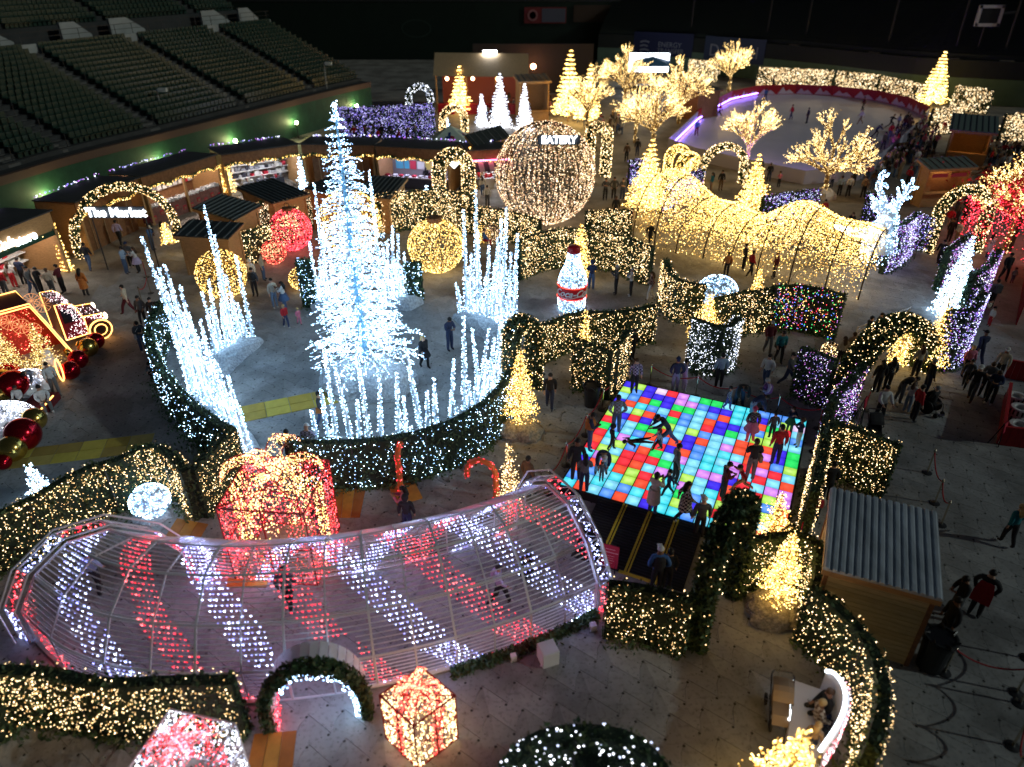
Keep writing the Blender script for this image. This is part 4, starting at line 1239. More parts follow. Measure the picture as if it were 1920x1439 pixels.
# ------------------------------------------------------------------ gift boxes of light
def strip_lights_on_face(o, u, w, n):
    return o + u * RNG.uniform(0, 1, n)[:, None] + w * RNG.uniform(0, 1, n)[:, None]
def gift(label, C, ux, uy, h, palA, palB, dens, z0=0, r=.026, bow=1.0, doorway=False, framecol=None, ribbon=.3):
    """C: near-left ground corner, ux/uy ground edge vectors"""
    C = V(*C); ux = V(*ux, 0); uy = V(*uy, 0); up = V(0, 0, h)
    root = thing("gift_box", label, "gift box", C + (ux + uy) / 2, group="walk in gift boxes of light")
    fm = framecol or mat("box_red_wire", (.30, .03, .03), .6)
    b = MB(); cs = [C, C + ux, C + ux + uy, C + uy]
    for i in range(4):
        b.beam(cs[i], cs[(i + 1) % 4], .035, .035); b.beam(cs[i] + up, cs[(i + 1) % 4] + up, .035, .035); b.beam(cs[i], cs[i] + up, .035, .035)
        mid0, mid1 = (cs[i] + cs[(i + 1) % 4]) / 2, (cs[i] + cs[(i + 1) % 4]) / 2 + up
        b.beam(mid0, mid1, .04, .04); b.beam(cs[i] + up / 2, cs[(i + 1) % 4] + up / 2, .03, .03)
        for q in (.17, .34, .66, .83):
            s0 = cs[i] + (cs[(i + 1) % 4] - cs[i]) * q
            b.tube([s0, s0 + up], .010, 3, cap=False)
    b.beam(cs[0] + up, cs[2] + up, .03, .03); b.beam(cs[1] + up, cs[3] + up, .03, .03)
    b.build("frame", fm, root)
    A, B_ = [], []
    faces = [(C, ux, up), (C + ux, uy, up), (C + uy, ux, up), (C, uy, up), (C + up, ux, uy)]
    for k, (o, u, w) in enumerate(faces):
        n = int(np.linalg.norm(u) * np.linalg.norm(w) * dens * 1.4)
        s, t = RNG.uniform(0, 1, n), RNG.uniform(0, 1, n)
        if doorway and k == 0:
            keep = ~((abs(s - .5) < .25) & (t < .75)); s, t = s[keep], t[keep]
        p = o + u * s[:, None] + w * t[:, None]
        rib = abs(s - .5) < ribbon / 2
        if k == 4: rib |= abs(t - .5) < ribbon / 2
        A.append(p[~rib]); B_.append(p[rib])
        m_ = int(dens * ribbon * np.linalg.norm(w))
        t2 = RNG.uniform(0, 1, m_); B_.append(o + u * (.5 + RNG.uniform(-ribbon / 2, ribbon / 2, m_))[:, None] + w * t2[:, None])
    bulbs("wrapping_lights", np.concatenate(A), r, palA, root)
    bulbs("ribbon_lights", np.concatenate(B_), r, palB, root)
    if bow:
        top = C + (ux + uy) / 2 + up
        b = MB(); pts = []
        for k in range(6):
            a = 6.283 * k / 6 + .4
            d = V(math.cos(a), math.sin(a), 0)
            loop = [top + d * bow * (.55 - .5 * math.cos(t)) * .9 + V(0, 0, .08 + bow * .42 * max(0, math.sin(t)) + (.25 * bow if k % 2 else 0)) for t in np.linspace(.15, 3.0, 9)]
            side = V(-d[1], d[0], 0)
            for sgn in (-.17, .17): b.tube([p + side * sgn * bow for p in loop], .02, 4)
            L_ = np.array(loop); i = RNG.integers(0, len(L_) - 1, 190); f = RNG.uniform(0, 1, 190)[:, None]
            pts.append(L_[i] * (1 - f) + L_[i + 1] * f + side * RNG.uniform(-.2, .2, 190)[:, None] * bow)
        bo = b.build("bow", fm, root)
        bulbs("bow_lights", np.concatenate(pts), r, palB, bo)
    return root
g = at(405, 954, 2.76)[:2]; g2 = at(467, 854, 2.76)[:2]; g3 = at(616, 863, 2.76)[:2]
gift("big walk-in red gift box with glowing gold ribbon and bow behind the trellis tunnel", (*g, 0), g3 - g2, g2 - g, 2.76, RED + CORAL[:1], CORAL[1:2] + GOLD[:2], 78, bow=1.5, doorway=True, ribbon=.34)
c0 = at(785, 1438)[:2]
gift("blurred gold and red gift box standing alone before the tunnel doorway", (*(c0 + V(0, -.05)), 0), V(.86, .76), V(-.86, .76), 1.6, WARM, CORAL, 150, bow=.55, ribbon=.26, r=.027)
c1 = at(95, 1500)[:2]
gift("white lit gift box with red ribbon cut off by the bottom left edge", (-7.9, 8.2, 0), V(1.55, -.35), V(.35, 1.55), 1.75, SNOWY, RED + SNOWY[2:], 80, bow=.6, ribbon=.36, r=.027, framecol=M_WHITEMETAL)

# ------------------------------------------------------------------ candy canes
def cane(label, base, dvec, h, w, r=.10):
    base = V(*base); d = nrm(V(*dvec, 0))
    pts = [base + V(0, 0, z) for z in np.linspace(0, h - w / 2, 7)]
    pts += [base + d * (w / 2 - w / 2 * math.cos(t)) + V(0, 0, h - w / 2 + w / 2 * math.sin(t)) for t in np.linspace(.3, math.pi, 9)]
    pts += [pts[-1] - V(0, 0, h * .14)]
    root = thing("candy_cane", label, "candy cane", base, group="red lit candy canes")
    b = MB(); b.tube(pts, r, 8); b.build("tube", mat("orange_tube", (.55, .16, .04), .5), root)
    T = np.array(resample(pts, .02)); n = 330; i = RNG.integers(0, len(T), n)
    stripe = (i // 11) % 2 == 0
    q = T[i] + RNG.normal(0, 1, (n, 3)) * .035 + nrm(V(0, -1, .3)) * 0
    a = RNG.normal(0, 1, (n, 3)); a /= np.linalg.norm(a, axis=1)[:, None]
    q = T[i] + a * (r + .02)
    bulbs("string_lights", q[stripe], .024, RED, root)
cane("red lit candy cane seen end on over the orange diamond mat", at(752, 922), (.1, 1), 1.75, .8)
cane("red lit candy cane with its crook toward the front hedge", at(930, 936), (-1, .25), 1.55, 1.0)

# ------------------------------------------------------------------ trellis tunnel
spine_px = [V(-11.2, 14.05), V(-9.8, 13.4), V(-7.6, 13.1), V(-5.2, 13.3), V(-3.2, 13.75), V(-1.4, 14.35), V(.3, 15.15), V(1.25, 15.75)]
spine = [p[:2] for p in resample(smooth([V(*p, 0) for p in spine_px], 2), .25)]
sn = poly_normals(spine)
if np.dot(sn[len(sn) // 2], -spine[len(sn) // 2]) < 0: sn = [-q for q in sn]
for q in range(9):
    f = q / 8.0
    sn[q] = nrm(V(-.86, -.50) * (1 - f) + sn[q] * f)
SEC = [(2.05, 0), (2.05, 1.15), (1.45, 2.15), (.5, 2.85), (-.5, 2.85), (-1.45, 2.15), (-2.05, 1.15), (-2.05, 0)]
arc = [0]
for i in range(7): arc.append(arc[-1] + math.hypot(SEC[i + 1][0] - SEC[i][0], SEC[i + 1][1] - SEC[i][1]))
def sec_at(a):
    i = 0
    while i < 6 and a > arc[i + 1]: i += 1
    f = (a - arc[i]) / (arc[i + 1] - arc[i])
    return (SEC[i][0] + (SEC[i + 1][0] - SEC[i][0]) * f, SEC[i][1] + (SEC[i + 1][1] - SEC[i][1]) * f)
def tp(i, a):
    i = max(0, min(len(spine) - 1.001, i)); k = int(i); f = i - k
    p = spine[k] * (1 - f) + spine[k + 1] * f; n_ = sn[k] * (1 - f) + sn[k + 1] * f
    o, z = sec_at(a)
    return V(*(p + n_ * o), z)
NS = len(spine) - 1
tn = thing("trellis_tunnel", "long white trellis tunnel with diagonal red and white light stripes", "tunnel", (*spine[NS // 2], 0))
nrib = 14
for k in range(nrib + 1):
    i = NS * k / nrib
    b = MB()
    for j in range(7): b.beam(tp(i, arc[j] + 1e-6), tp(i, arc[j + 1] - 1e-6), .035 if k % 2 else .055, .04)
    b.build("rib", M_WHITEMETAL, tn)
for j in range(8):
    b = MB(); pp = [tp(NS * q / 56, min(arc[j] + 1e-6, arc[7] - 1e-4)) for q in range(57)]
    b.tube(pp, .032, 5); b.build("purlin", M_WHITEMETAL, tn)
b = MB()
DOOR = (NS * .405, NS * .545)     # doorway on the near side
slat_a = np.arange(.09, arc[7], .135)
for a in slat_a:
    cuts = [(0, NS)]
    if a < 1.75: cuts = [(0, DOOR[0]), (DOOR[1], NS)]
    for s0, s1 in cuts:
        m_ = max(3, int((s1 - s0) / NS * 40))
        b.tube([tp(s0 + (s1 - s0) * q / m_, a) for q in range(m_ + 1)], .016, 4, cap=False)
b.build("slats", M_WHITEMETAL, tn, "stuff")
b = MB(); n2 = 12000   # unlit clips along the slats
lit_r, lit_w, clips = [], [], []
per = 3.4
for a in slat_a:
    for s in np.arange(0, NS, .42):
        if a < 1.75 and DOOR[0] < s < DOOR[1]: continue
        s_m = s * .25
        ph = ((s_m + (a - 1.0) * .72) / per) % 1.0
        jit = RNG.normal(0, .01)
        p = tp(s + RNG.uniform(-.15, .15), a) + V(0, 0, -.02)
        if ph < .235: lit_r.append(p)
        elif .5 < ph < .75: lit_w.append(p)
        else: clips.append(p)
b = None
bulbs("red_lights", lit_r, .040, RED, tn); bulbs("white_lights", lit_w, .040, TUNW, tn)
bulbs("unlit_lamps", clips, .022, [mat("unlit_bulb", (.45, .45, .5), .4)], tn, fine=False)
# lit truss portals at both ends
for e, lab in ((0, 0), (NS, 1)):
    b = MB(); pr, pw = [], []
    d = nrm(spine[1] - spine[0]) * -1 if e == 0 else nrm(spine[-1] - spine[-2])
    D = V(*d, 0) * .42
    for j in range(7):
        a0, a1 = tp(e, arc[j] + 1e-6), tp(e, arc[j + 1] - 1e-6)
        o0 = nrm(V(a0[0] - spine[0 if e == 0 else -1][0], a0[1] - spine[0 if e == 0 else -1][1], a0[2] - .9)) * .16
        o1 = nrm(V(a1[0] - spine[0 if e == 0 else -1][0], a1[1] - spine[0 if e == 0 else -1][1], a1[2] - .9)) * .16
        for sh in (0, 1):
            b.beam(a0 + D * sh + o0, a1 + D * sh + o1, .04, .04)
        b.beam(a0 + D * .5 + o0 * 2.6, a1 + D * .5 + o1 * 2.6, .04, .04)
        m_ = int(np.linalg.norm(a1 - a0) / .17)
        for q in range(m_):
            t0, t1 = q / m_, (q + 1) / m_
            x0, x1 = a0 + o0 + (a1 + o1 - a0 - o0) * t0, a0 + o0 + (a1 + o1 - a0 - o0) * t1
            y0, y1 = a0 + D + o0 + (a1 + o1 - a0 - o0) * t0, a0 + D + o0 + (a1 + o1 - a0 - o0) * t1
            b.beam(x0, y1, .016, .016) if q % 2 else b.beam(y0, x1, .016, .016)
            for _ in range(7):
                p = x0 + (x1 - x0) * random.random() + D * random.random() + V(0, 0, -.02)
                (pr if ((j in (1, 3, 6)) if e == 0 else (j in (0, 3))) else pw if ((j in (0, 2, 5)) if e == 0 else (j in (1, 2, 5))) else []).append(p)
        b.beam(a0 + o0, a0 + D + o0, .04, .04)
    po = b.build("portal_truss", M_WHITEMETAL, tn)
    bulbs("red_lights", pr, .036, RED, po); bulbs("white_lights", pw, .036, TUNW, po)
# light ropes along foot rails
for j, s0, s1, P_ in [(0, .56, .72, TUNW), (0, .78, .9, RED), (0, .9, 1.0, WHITE), (7, .05, .25, RED), (7, .3, .62, WHITE), (7, .62, .9, RED)]:
    q = RNG.uniform(s0, s1, 150)
    bulbs("foot_lights", [tp(NS * x, min(arc[j] + RNG.uniform(.02, .12), arc[7] - .01)) + V(0, 0, 0) for x in q], .026, P_, tn)
b = MB()
for s0, s1 in ((0, DOOR[0] / NS), (DOOR[1] / NS, 1)):
    b.tube([tp(NS * q, .02) * V(1, 1, 0) + V(0, 0, .06) for q in np.linspace(s0, s1, 20)], .07, 5)
b.build("sill_beam", M_WHITEMETAL, tn)
# doorway: garlanded arched opening with white lights
A, B_ = tp(DOOR[0], .01), tp(DOOR[1], .01)
A = A * V(1, 1, 0); B_ = B_ * V(1, 1, 0)
dd = nrm(B_ - A); nn = V(dd[1], -dd[0], 0); nn = nn if np.dot(nn, -A) > 0 else -nn
Wd = np.linalg.norm(B_ - A)
dr = thing("tunnel_doorway", "garlanded arched doorway projecting from the front of the trellis tunnel", "arch", (A + B_) / 2 + nn * .5)
arcp = [(A + B_) / 2 + dd * (-math.cos(t) * Wd / 2) + V(0, 0, .55 + 1.35 * math.sin(t)) for t in np.linspace(0, math.pi, 17)]
arcp = [A + V(0, 0, .0)] + arcp + [B_]
b = MB()
for k in range(len(arcp) - 1):
    p, q = arcp[k], arcp[k + 1]
    inner = nrm(((A + B_) / 2 + V(0, 0, .7)) - (p + q) / 2)
    b.add([p, q, q + nn * .75, p + nn * .75], [(0, 1, 2, 3)]); b.add([p - inner * .12, q - inner * .12, q + nn * .75 - inner * .12, p + nn * .75 - inner * .12], [(3, 2, 1, 0)])
b.build("lining", M_WHITEMETAL, dr)
T = np.array(resample([p + nn * .78 for p in arcp], .03)); n = 2600; i = RNG.integers(0, len(T), n)
cenp = (A + B_) / 2 + V(0, 0, .6) + nn * .78
out = T[i] - cenp; out /= np.linalg.norm(out, axis=1)[:, None] + 1e-9
leaves("garland", T[i] + out * RNG.uniform(0, .30, n)[:, None] + nn * RNG.uniform(-.22, .14, n)[:, None], out + nn * .5, .075, M_LEAF, dr)
i = RNG.integers(int(len(T) * .3), len(T), 260)
bulbs("white_lights", T[i] + nn * RNG.uniform(-.35, .12, 260)[:, None] - (T[i] - cenp) * RNG.uniform(.05, .13, 260)[:, None], .034, WHITE, dr)
i = RNG.integers(0, int(len(T) * .16), 70)
bulbs("red_lights", T[i] + nn * RNG.uniform(-.5, .1, 70)[:, None] - (T[i] - cenp) * .1, .034, RED, dr)
# greenery at the foot of the tunnel front, right half
pts, nr2 = [], []
for x in RNG.uniform(.70, 1.0, 2600):
    p = tp(NS * x, .01); pts.append(p * V(1, 1, 0) + V(*(sn[int(NS * x)] * abs(RNG.normal(.12, .10))), abs(RNG.normal(.05, .07)))); nr2.append((0, -.3, 1))
go = leaves("foot_garland", pts, nr2, .07, M_LEAF)
tag(go, "dark green garland lying along the right foot of the trellis tunnel", "garland")

# ------------------------------------------------------------------ dance floor
DF0, DF1, DF2 = at(1050, 908, .35), at(1174, 714, .35), at(1513, 791, .35)
ey = (DF1 - DF0); LY = np.linalg.norm(ey); ey = ey / LY
ex = V(ey[1], -ey[0], 0); LX = np.dot(DF2 - DF1, ex)
df = thing("dance_floor", "glowing chequered dance floor of coloured light tiles", "dance floor", DF0 * V(1, 1, 0) + ex * LX / 2 + ey * LY / 2)
b = MB(); cs = [DF0 - ex * .05 - ey * .05, DF0 + ex * (LX + .05) - ey * .05, DF0 + ex * (LX + .05) + ey * (LY + .05), DF0 - ex * .05 + ey * (LY + .05)]
b.prism(cs, 0.002, .325); b.build("platform", M_BLACK, df)
PALD = {'B': (.05, .025, .85), 'Y': (.45, .85, .06), 'W': (.85, .62, 1), 'R': (1, .03, .05), 'O': (1, .09, .035), 'P': (.70, .22, .95), 'c': (.18, .72, 1), 'C': (.02, .75, .92), 'D': (.04, .28, 1), 'G': (.02, .80, .14)}
PM = {}
for k, c in PALD.items():
    m = emit("floor_light_" + k, c, .5)
    nt = m.node_tree; e = nt.nodes["Emission"]
    tcn = nt.nodes.new("ShaderNodeTexCoord"); ns_ = nt.nodes.new("ShaderNodeTexNoise"); ns_.inputs["Scale"].default_value = 5
    nt.links.new(tcn.outputs["Object"], ns_.inputs["Vector"])
    sx_ = nt.nodes.new("ShaderNodeVectorMath"); sx_.operation = 'DISTANCE'; sx_.inputs[1].default_value = (.5, .5, 1)
    nt.links.new(tcn.outputs["Generated"], sx_.inputs[0])
    mr = nt.nodes.new("ShaderNodeMapRange"); mr.inputs[1].default_value = .05; mr.inputs[2].default_value = .68; mr.inputs[3].default_value = .78; mr.inputs[4].default_value = .38
    nt.links.new(sx_.outputs["Value"], mr.inputs[0])
    mr2 = nt.nodes.new("ShaderNodeMapRange"); mr2.inputs[1].default_value = .3; mr2.inputs[2].default_value = .7; mr2.inputs[3].default_value = .8; mr2.inputs[4].default_value = 1.15
    nt.links.new(ns_.outputs[0], mr2.inputs[0])
    mu = nt.nodes.new("ShaderNodeMath"); mu.operation = 'MULTIPLY'; nt.links.new(mr.outputs[0], mu.inputs[0]); nt.links.new(mr2.outputs[0], mu.inputs[1]); nt.links.new(mu.outputs[0], e.inputs[1])
    cm = nt.nodes.new("ShaderNodeValToRGB"); cm.color_ramp.elements[0].position = .1; cm.color_ramp.elements[1].position = .55
    hi = tuple(min(1, q * .86 + .14) for q in c) if k in "cCDWPY" else tuple(min(1, q * .96 + .02) for q in c)
    cm.color_ramp.elements[0].color = (*hi, 1); cm.color_ramp.elements[1].color = (*c, 1)
    nt.links.new(sx_.outputs["Value"], cm.inputs[0]); nt.links.new(cm.outputs[0], e.inputs[0])
    PM[k] = m
GRID = ["BYBWRPcGGcCCDDDC", "YDBBBPPDBBCCBcYW", "cDOGBGGcDOCcOGRc", "BOCDcRDcOBBDDYcD", "YcYODGDcRBGcYYcc", "YBRBcYcYDccOOOBG",
        "RDcGGOcBOcPOOPBG", "GDcDODOBDcCcOODY", "RCPCcRBODCcPRPRc", "OcYDOGcPcCCPcRcO", "RYcRRRGCcPPBRcPP", "CPYROcPcYcBOORYP", "BOCOYRYCPcCRRcDO", "ODcCYOCCGDcYPOYR", "DcCcDCRCYBYRcRcO", "COcDOcBCCDcCYORC"]
GRID = (GRID + ["PCORRGGcYcDcPRYO"])[:16]
NX = NY = 16
for r in range(NY):
    for c in range(NX):
        x0, x1 = LX * c / NX + .018, LX * (c + 1) / NX - .018
        y1, y0 = LY - LY * r / NY - .018, LY - LY * (r + 1) / NY + .018
        q = DF0 * V(1, 1, 0)
        t = MB(); t.prism([q + ex * x0 + ey * y0, q + ex * x1 + ey * y0, q + ex * x1 + ey * y1, q + ex * x0 + ey * y1], .325, .35)
        t.build("light_tile", PM[GRID[r][c]], df)
# ramp with yellow edge strips
rp = thing("ramp", "black ribbed ramp with yellow strips leading up to the dance floor", "ramp", DF0 * V(1, 1, 0) + ex * 2.9 - ey * 1.3)
r0, r1, RL = 1.45, 4.95, 2.75
def rpt(x, y, dz=0): return DF0 * V(1, 1, 0) + ex * x - ey * y + V(0, 0, .33 * (1 - y / RL) + dz)
b = MB()
b.add([rpt(r0, .06), rpt(r1, .06), rpt(r1, RL), rpt(r0, RL), rpt(r0, .06) * V(1, 1, 0), rpt(r1, .06) * V(1, 1, 0), rpt(r1, RL) * V(1, 1, 0) + V(0, 0, .002), rpt(r0, RL) * V(1, 1, 0) + V(0, 0, .002)], [(0, 3, 2, 1), (0, 4, 7, 3), (1, 2, 6, 5), (0, 1, 5, 4), (2, 3, 7, 6)])
b.build("deck", mat("black_ramp_deck", (.016, .016, .017), .45, spec=.6), rp)
b = MB()
for y in np.arange(.12, RL - .05, .115): b.beam(rpt(r0 + .04, y, .012), rpt(r1 - .04, y, .012), .045, .02)
b.build("ribs", mat("black_ramp_rib", (.024, .024, .026), .35, spec=.7), rp, "stuff")
YL = mat("yellow_strip", (.55, .42, .04), .5)
for x in (2.32, 3.18, 4.05):
    b = MB(); b.beam(rpt(x, .06, .018), rpt(x, RL - .02, .018), .07, .03); b.beam(rpt(x + .1, .06, .018), rpt(x + .1, RL - .02, .018), .05, .03); b.build("edge_strip", YL, rp)
b = MB(); b.beam(rpt(3.0, RL - .02, .018), rpt(r1 - .75, RL - .02, .018), .11, .03); b.build("toe_strip", YL, rp)

# ------------------------------------------------------------------ stanchions and ropes
M_VELVET = mat("red_velvet_rope", (.36, .012, .02), .7)
def stanchion(label, p, h=1.0, group="rope posts", m=M_CHROME):
    p = V(*p)
    t = thing("rope_post", label, "stanchion", p, group=group)
    b = MB(); b.lathe([(.17, 0), (.17, .02), (.05, .05), (.03, .06)], p, 14); b.build("foot_plate", M_DARKMETAL, t)
    b = MB(); b.lathe([(.028, .05), (.028, h - .08), (.05, h - .07), (.05, h - .02), (.02, h), (.035, h + .03), (.01, h + .06)], p, 8); b.build("pole", m, t)
    return p + V(0, 0, h - .06)
def rope(label, a, c, sag=.28, group="velvet ropes"):
    pts = [a + (c - a) * q - V(0, 0, sag * 4 * q * (1 - q)) for q in np.linspace(0, 1, 11)]
    b = MB(); b.tube(pts, .022, 5)
    tag(b.build("velvet_rope", M_VELVET), label, "rope", group)
dfp = lambda x, y: DF0 * V(1, 1, 0) + ex * x + ey * y
lst = [(-.35, 7.5), (-.35, 5.6), (-.35, 3.6), (-.35, 1.5), (-.3, -.25)]
prev = None
for k, (x, y) in enumerate(lst):
    q = stanchion(["rope post nearest the waste bin on the dance floor's left side", "second rope post down the left side of the dance floor", "third rope post down the left side of the dance floor", "fourth rope post on the left side by the puffer jacket man", "rope post at the front left corner of the dance floor"][k], dfp(x, y), group="rope posts round the dance floor")
    if prev is not None: rope(f"{['uppermost', 'second', 'third', 'lowest'][k-1]} red velvet rope along the left side of the dance floor", prev, q)
    prev = q
lst = [(.9, 8.35), (2.9, 8.3), (4.6, 8.2), (6.2, 8.1), (LX + .45, 7.9), (LX + .45, 6.2), (LX + .45, 4.6), (LX + .45, 3.0), (LX + .45, 1.4), (LX + .4, .2)]
nm = ["at the floor's back left, near the plaid shirt woman", "at the floor's back beside the man in the navy beanie", "at the floor's back beside the man in the light blue shirt", "at the floor's back beside the purple vest woman", "at the floor's back right corner", "uppermost on the right side of the dance floor", "second down the dance floor's right side", "third down the dance floor's right side", "fourth down the dance floor's right side", "at the floor's front right corner by the gold tree"]
prev = None
for k, (x, y) in enumerate(lst):
    q = stanchion("dance floor rope post " + nm[k], dfp(x, y), group="rope posts round the dance floor")
    if prev is not None: rope("red velvet rope ending " + nm[k], prev, q)
    prev = q
def chain(pxs, word):
    prev = None; od = ["first", "second", "third", "fourth", "fifth", "sixth"]
    for k, p in enumerate(pxs):
        q = stanchion(f"{od[k]} brass rope post {word}", at(*p), group="brass rope posts")
        if prev is not None: rope(f"{od[k-1]} red velvet rope {word}", prev, q)
        prev = q
chain([(1738, 887), (1752, 944), (1764, 985)], "on the dark floor behind the metal roofed kiosk")
chain([(1770, 1262), (1905, 1300)], "beside the big black bin")
chain([(1925, 1235), (1912, 1320), (1898, 1400), (1890, 1470)], "down the right edge near the bottom")
chain([(1605, 808), (1622, 770)], "by the white hooded man's stroller")
chain([(268, 572), (283, 550), (275, 520)], "among the queue left of the ice circle")
# ------------------------------------------------------------------ wooden kiosks with ribbed metal roofs
def kiosk(label, quad, zb, zf, wallb=0.0, inset=.28, nribs=10, near=False, roofm=None, open_front=False, signs=None, woodm=None):
    Q = [at(*quad[0], zb), at(*quad[1], zb), at(*quad[2], zf), at(*quad[3], zf)]
    # square the plan up
    c = sum(Q) / 4
    u = nrm(((Q[1] - Q[0]) + (Q[2] - Q[3])) * V(1, 1, 0)); v = V(-u[1], u[0], 0)
    w = (np.dot(Q[1] - Q[0], u) + np.dot(Q[2] - Q[3], u)) / 2
    d = (np.dot(Q[0] - Q[3], v) + np.dot(Q[1] - Q[2], v)) / 2
    c = V(c[0], c[1], 0)
    root = thing("kiosk", label, "kiosk", c, group="small wooden kiosks")
    def P(a, b, z): return c + u * a + v * b + V(0, 0, z)
    def zr(b): return zf + (zb - zf) * (b / d + .5)
    hw, hd = w / 2, d / 2
    # roof: a slab with standing ribs running down the slope
    b = MB()
    b.add([P(-hw, -hd, zf), P(hw, -hd, zf), P(hw, hd, zb), P(-hw, hd, zb), P(-hw, -hd, zf - .06), P(hw, -hd, zf - .06), P(hw, hd, zb - .06), P(-hw, hd, zb - .06)], [(0, 1, 2, 3), (7, 6, 5, 4), (0, 4, 5, 1), (1, 5, 6, 2), (2, 6, 7, 3), (3, 7, 4, 0)])
    rf = b.build("roof", roofm or M_ROOF, root)
    for k in range(nribs):
        a = -hw + w * (k + .5) / nribs
        bb2 = MB()
        if near:
            g = w / nribs * .26
            prof = [(-g * 1.5, 0), (-g * .8, .045), (g * .8, .045), (g * 1.5, 0)]
            bb2.add([P(a + x, -hd - .01, zf + z + .002) for x, z in prof] + [P(a + x, hd + .01, zb + z + .002) for x, z in prof], [(0, 1, 5, 4), (1, 2, 6, 5), (2, 3, 7, 6), (0, 3, 2, 1), (4, 5, 6, 7)])
        else: bb2.beam(P(a, -hd, zf + .025), P(a, hd, zb + .025), .07, .06)
        bb2.build("rib", (roofm or M_ROOF) if near else M_RIB, rf)
    iw, idp = hw - inset, hd - inset
    wm = woodm or M_WOOD
    for (a0, b0, a1, b1, nm) in [(-iw, -idp, iw, -idp, 0), (iw, -idp, iw, idp, 1), (iw, idp, -iw, idp, 2), (-iw, idp, -iw, -idp, 3)]:
        if near and nm != 1 and not (open_front and nm == 0):
            zt0, zt1 = zr(b0) - .07, zr(b1) - .07
            n = 17
            for k in range(n):
                z0, z1 = zt0 * k / n, zt0 * (k + 1) / n - .012; y0, y1 = zt1 * k / n, zt1 * (k + 1) / n - .012
                pr = MB(); o = V(0, 0, 0); nrmv = nrm(np.cross(P(a1, b1, 0) - P(a0, b0, 0), V(0, 0, 1))) * (.022 + random.uniform(0, .006))
                A0, A1 = P(a0, b0, z0), P(a1, b1, y0); B0, B1 = P(a0, b0, z1), P(a1, b1, y1)
                pr.add([A0, A1, B1, B0, A0 + nrmv, A1 + nrmv, B1 + nrmv, B0 + nrmv], [(3, 2, 1, 0), (4, 5, 6, 7), (0, 1, 5, 4), (1, 2, 6, 5), (2, 3, 7, 6), (3, 0, 4, 7)])
                pr.build("plank", PLANKS[random.randrange(3)], root)
        else:
            z0 = .0
            if open_front and nm == 0:
                b = MB(); b.add([P(a0, b0, 0), P(a1, b1, 0), P(a1, b1, 1.05), P(a0, b0, 1.05)], [(0, 1, 2, 3)]); b.build("counter_front", wm, root)
                b = MB(); b.box(P(0, -idp - .12, 1.08), (2 * iw + .1, .5, .06), math.atan2(u[1], u[0])); b.build("counter", wm, root)
                b = MB(); b.beam(P(a0, b0, zr(b0) - .22), P(a1, b1, zr(b1) - .22), .08, .3); b.build("fascia", wm, root)
                continue
            b = MB(); b.add([P(a0, b0, 0), P(a1, b1, 0), P(a1, b1, zr(b1) - .07), P(a0, b0, zr(b0) - .07)], [(0, 1, 2, 3)]); b.build("wall", wm, root)
    for a, bq in ((-iw, -idp), (iw, -idp), (iw, idp), (-iw, idp)):
        b = MB(); b.box(P(a, bq, (zr(bq) - .08) / 2), (.11, .11, zr(bq) - .08), math.atan2(u[1], u[0])); b.build("corner_post", M_WOODD if near else wm, root)
    b = MB(); b.beam(P(-hw, -hd + .02, zf - .14), P(hw, -hd + .02, zf - .14), .05, .16); b.build("eave_board", wm, root)
    for s_ in (-1, 1):
        b = MB(); b.beam(P(s_ * (hw - .03), -hd, zf - .14), P(s_ * (hw - .03), hd, zb - .14), .05, .16); b.build("eave_board", wm, root)
    return root, P, iw, idp, u, v
PLANKS = [mat(f"kiosk_plank_{i}", c, .6, var=.22, scale=2.2, bump=.08, stretch=(1.0, 1.0, 9)) for i, c in enumerate([(.50, .39, .20), (.54, .42, .22), (.46, .35, .17)])]
M_GALV = mat("galvanised_roof", (.44, .48, .53), .45, metal=.1, var=.28, scale=3, stretch=(1, .25, 1))
kiosk("large wooden kiosk with a grey corrugated metal roof at lower right", [(1560, 915), (1768, 965), (1757, 1122), (1540, 1065)], 2.95, 2.62, nribs=15, near=True, roofm=M_GALV, inset=.14)
kiosk("wooden kiosk with dark ribbed roof at the far left of the ornament court", [(411, 363), (488, 383), (442, 415), (361, 390)], 3.0, 2.6, nribs=9)
kiosk("low wooden kiosk with dark ribbed roof just below its neighbour at left", [(342, 411), (443, 417), (443, 449), (337, 442)], 2.8, 2.5, nribs=6)
kiosk("wooden kiosk with dark ribbed roof above the red ornament ball", [(453, 349), (525, 331), (569, 367), (500, 384)], 2.9, 2.6, nribs=9)
kiosk("wooden kiosk with dark roof half hidden behind the great white tree", [(586, 346), (628, 324), (668, 352), (622, 375)], 2.9, 2.6, nribs=7)
kiosk("wooden kiosk with dark ribbed roof right of the great white tree", [(690, 329), (759, 333), (738, 373), (668, 369)], 2.9, 2.5, nribs=8)
kiosk("wooden kiosk with steep dark roof beside the giant ornament ball", [(884, 252), (948, 230), (948, 262), (878, 278)], 4.0, 3.2, nribs=6)
far_roof = mat("far_hut_roof", (.13, .17, .15), .6, var=.15)
r_, P_, iw, idp, u_, v_ = kiosk("far wooden hut with a lit serving hatch beyond the crowd", [(1786, 211), (1873, 219), (1873, 250), (1781, 243)], 3.5, 3.0, nribs=8, roofm=far_roof, open_front=True, inset=.4)
b = MB(); b.box(P_(0, -idp + .3, 2.75), (1.2, .12, .10), math.atan2(u_[1], u_[0])); b.build("hatch_lamp", emit("hatch_lamp", (1, .5, .15), 14), r_)
r_, P_, iw, idp, u_, v_ = kiosk("nearer wooden hut with red banners beside the tall garland arch", [(1734, 297), (1826, 292), (1820, 314), (1729, 318)], 3.3, 2.9, nribs=7, roofm=far_roof, open_front=True, inset=.3)
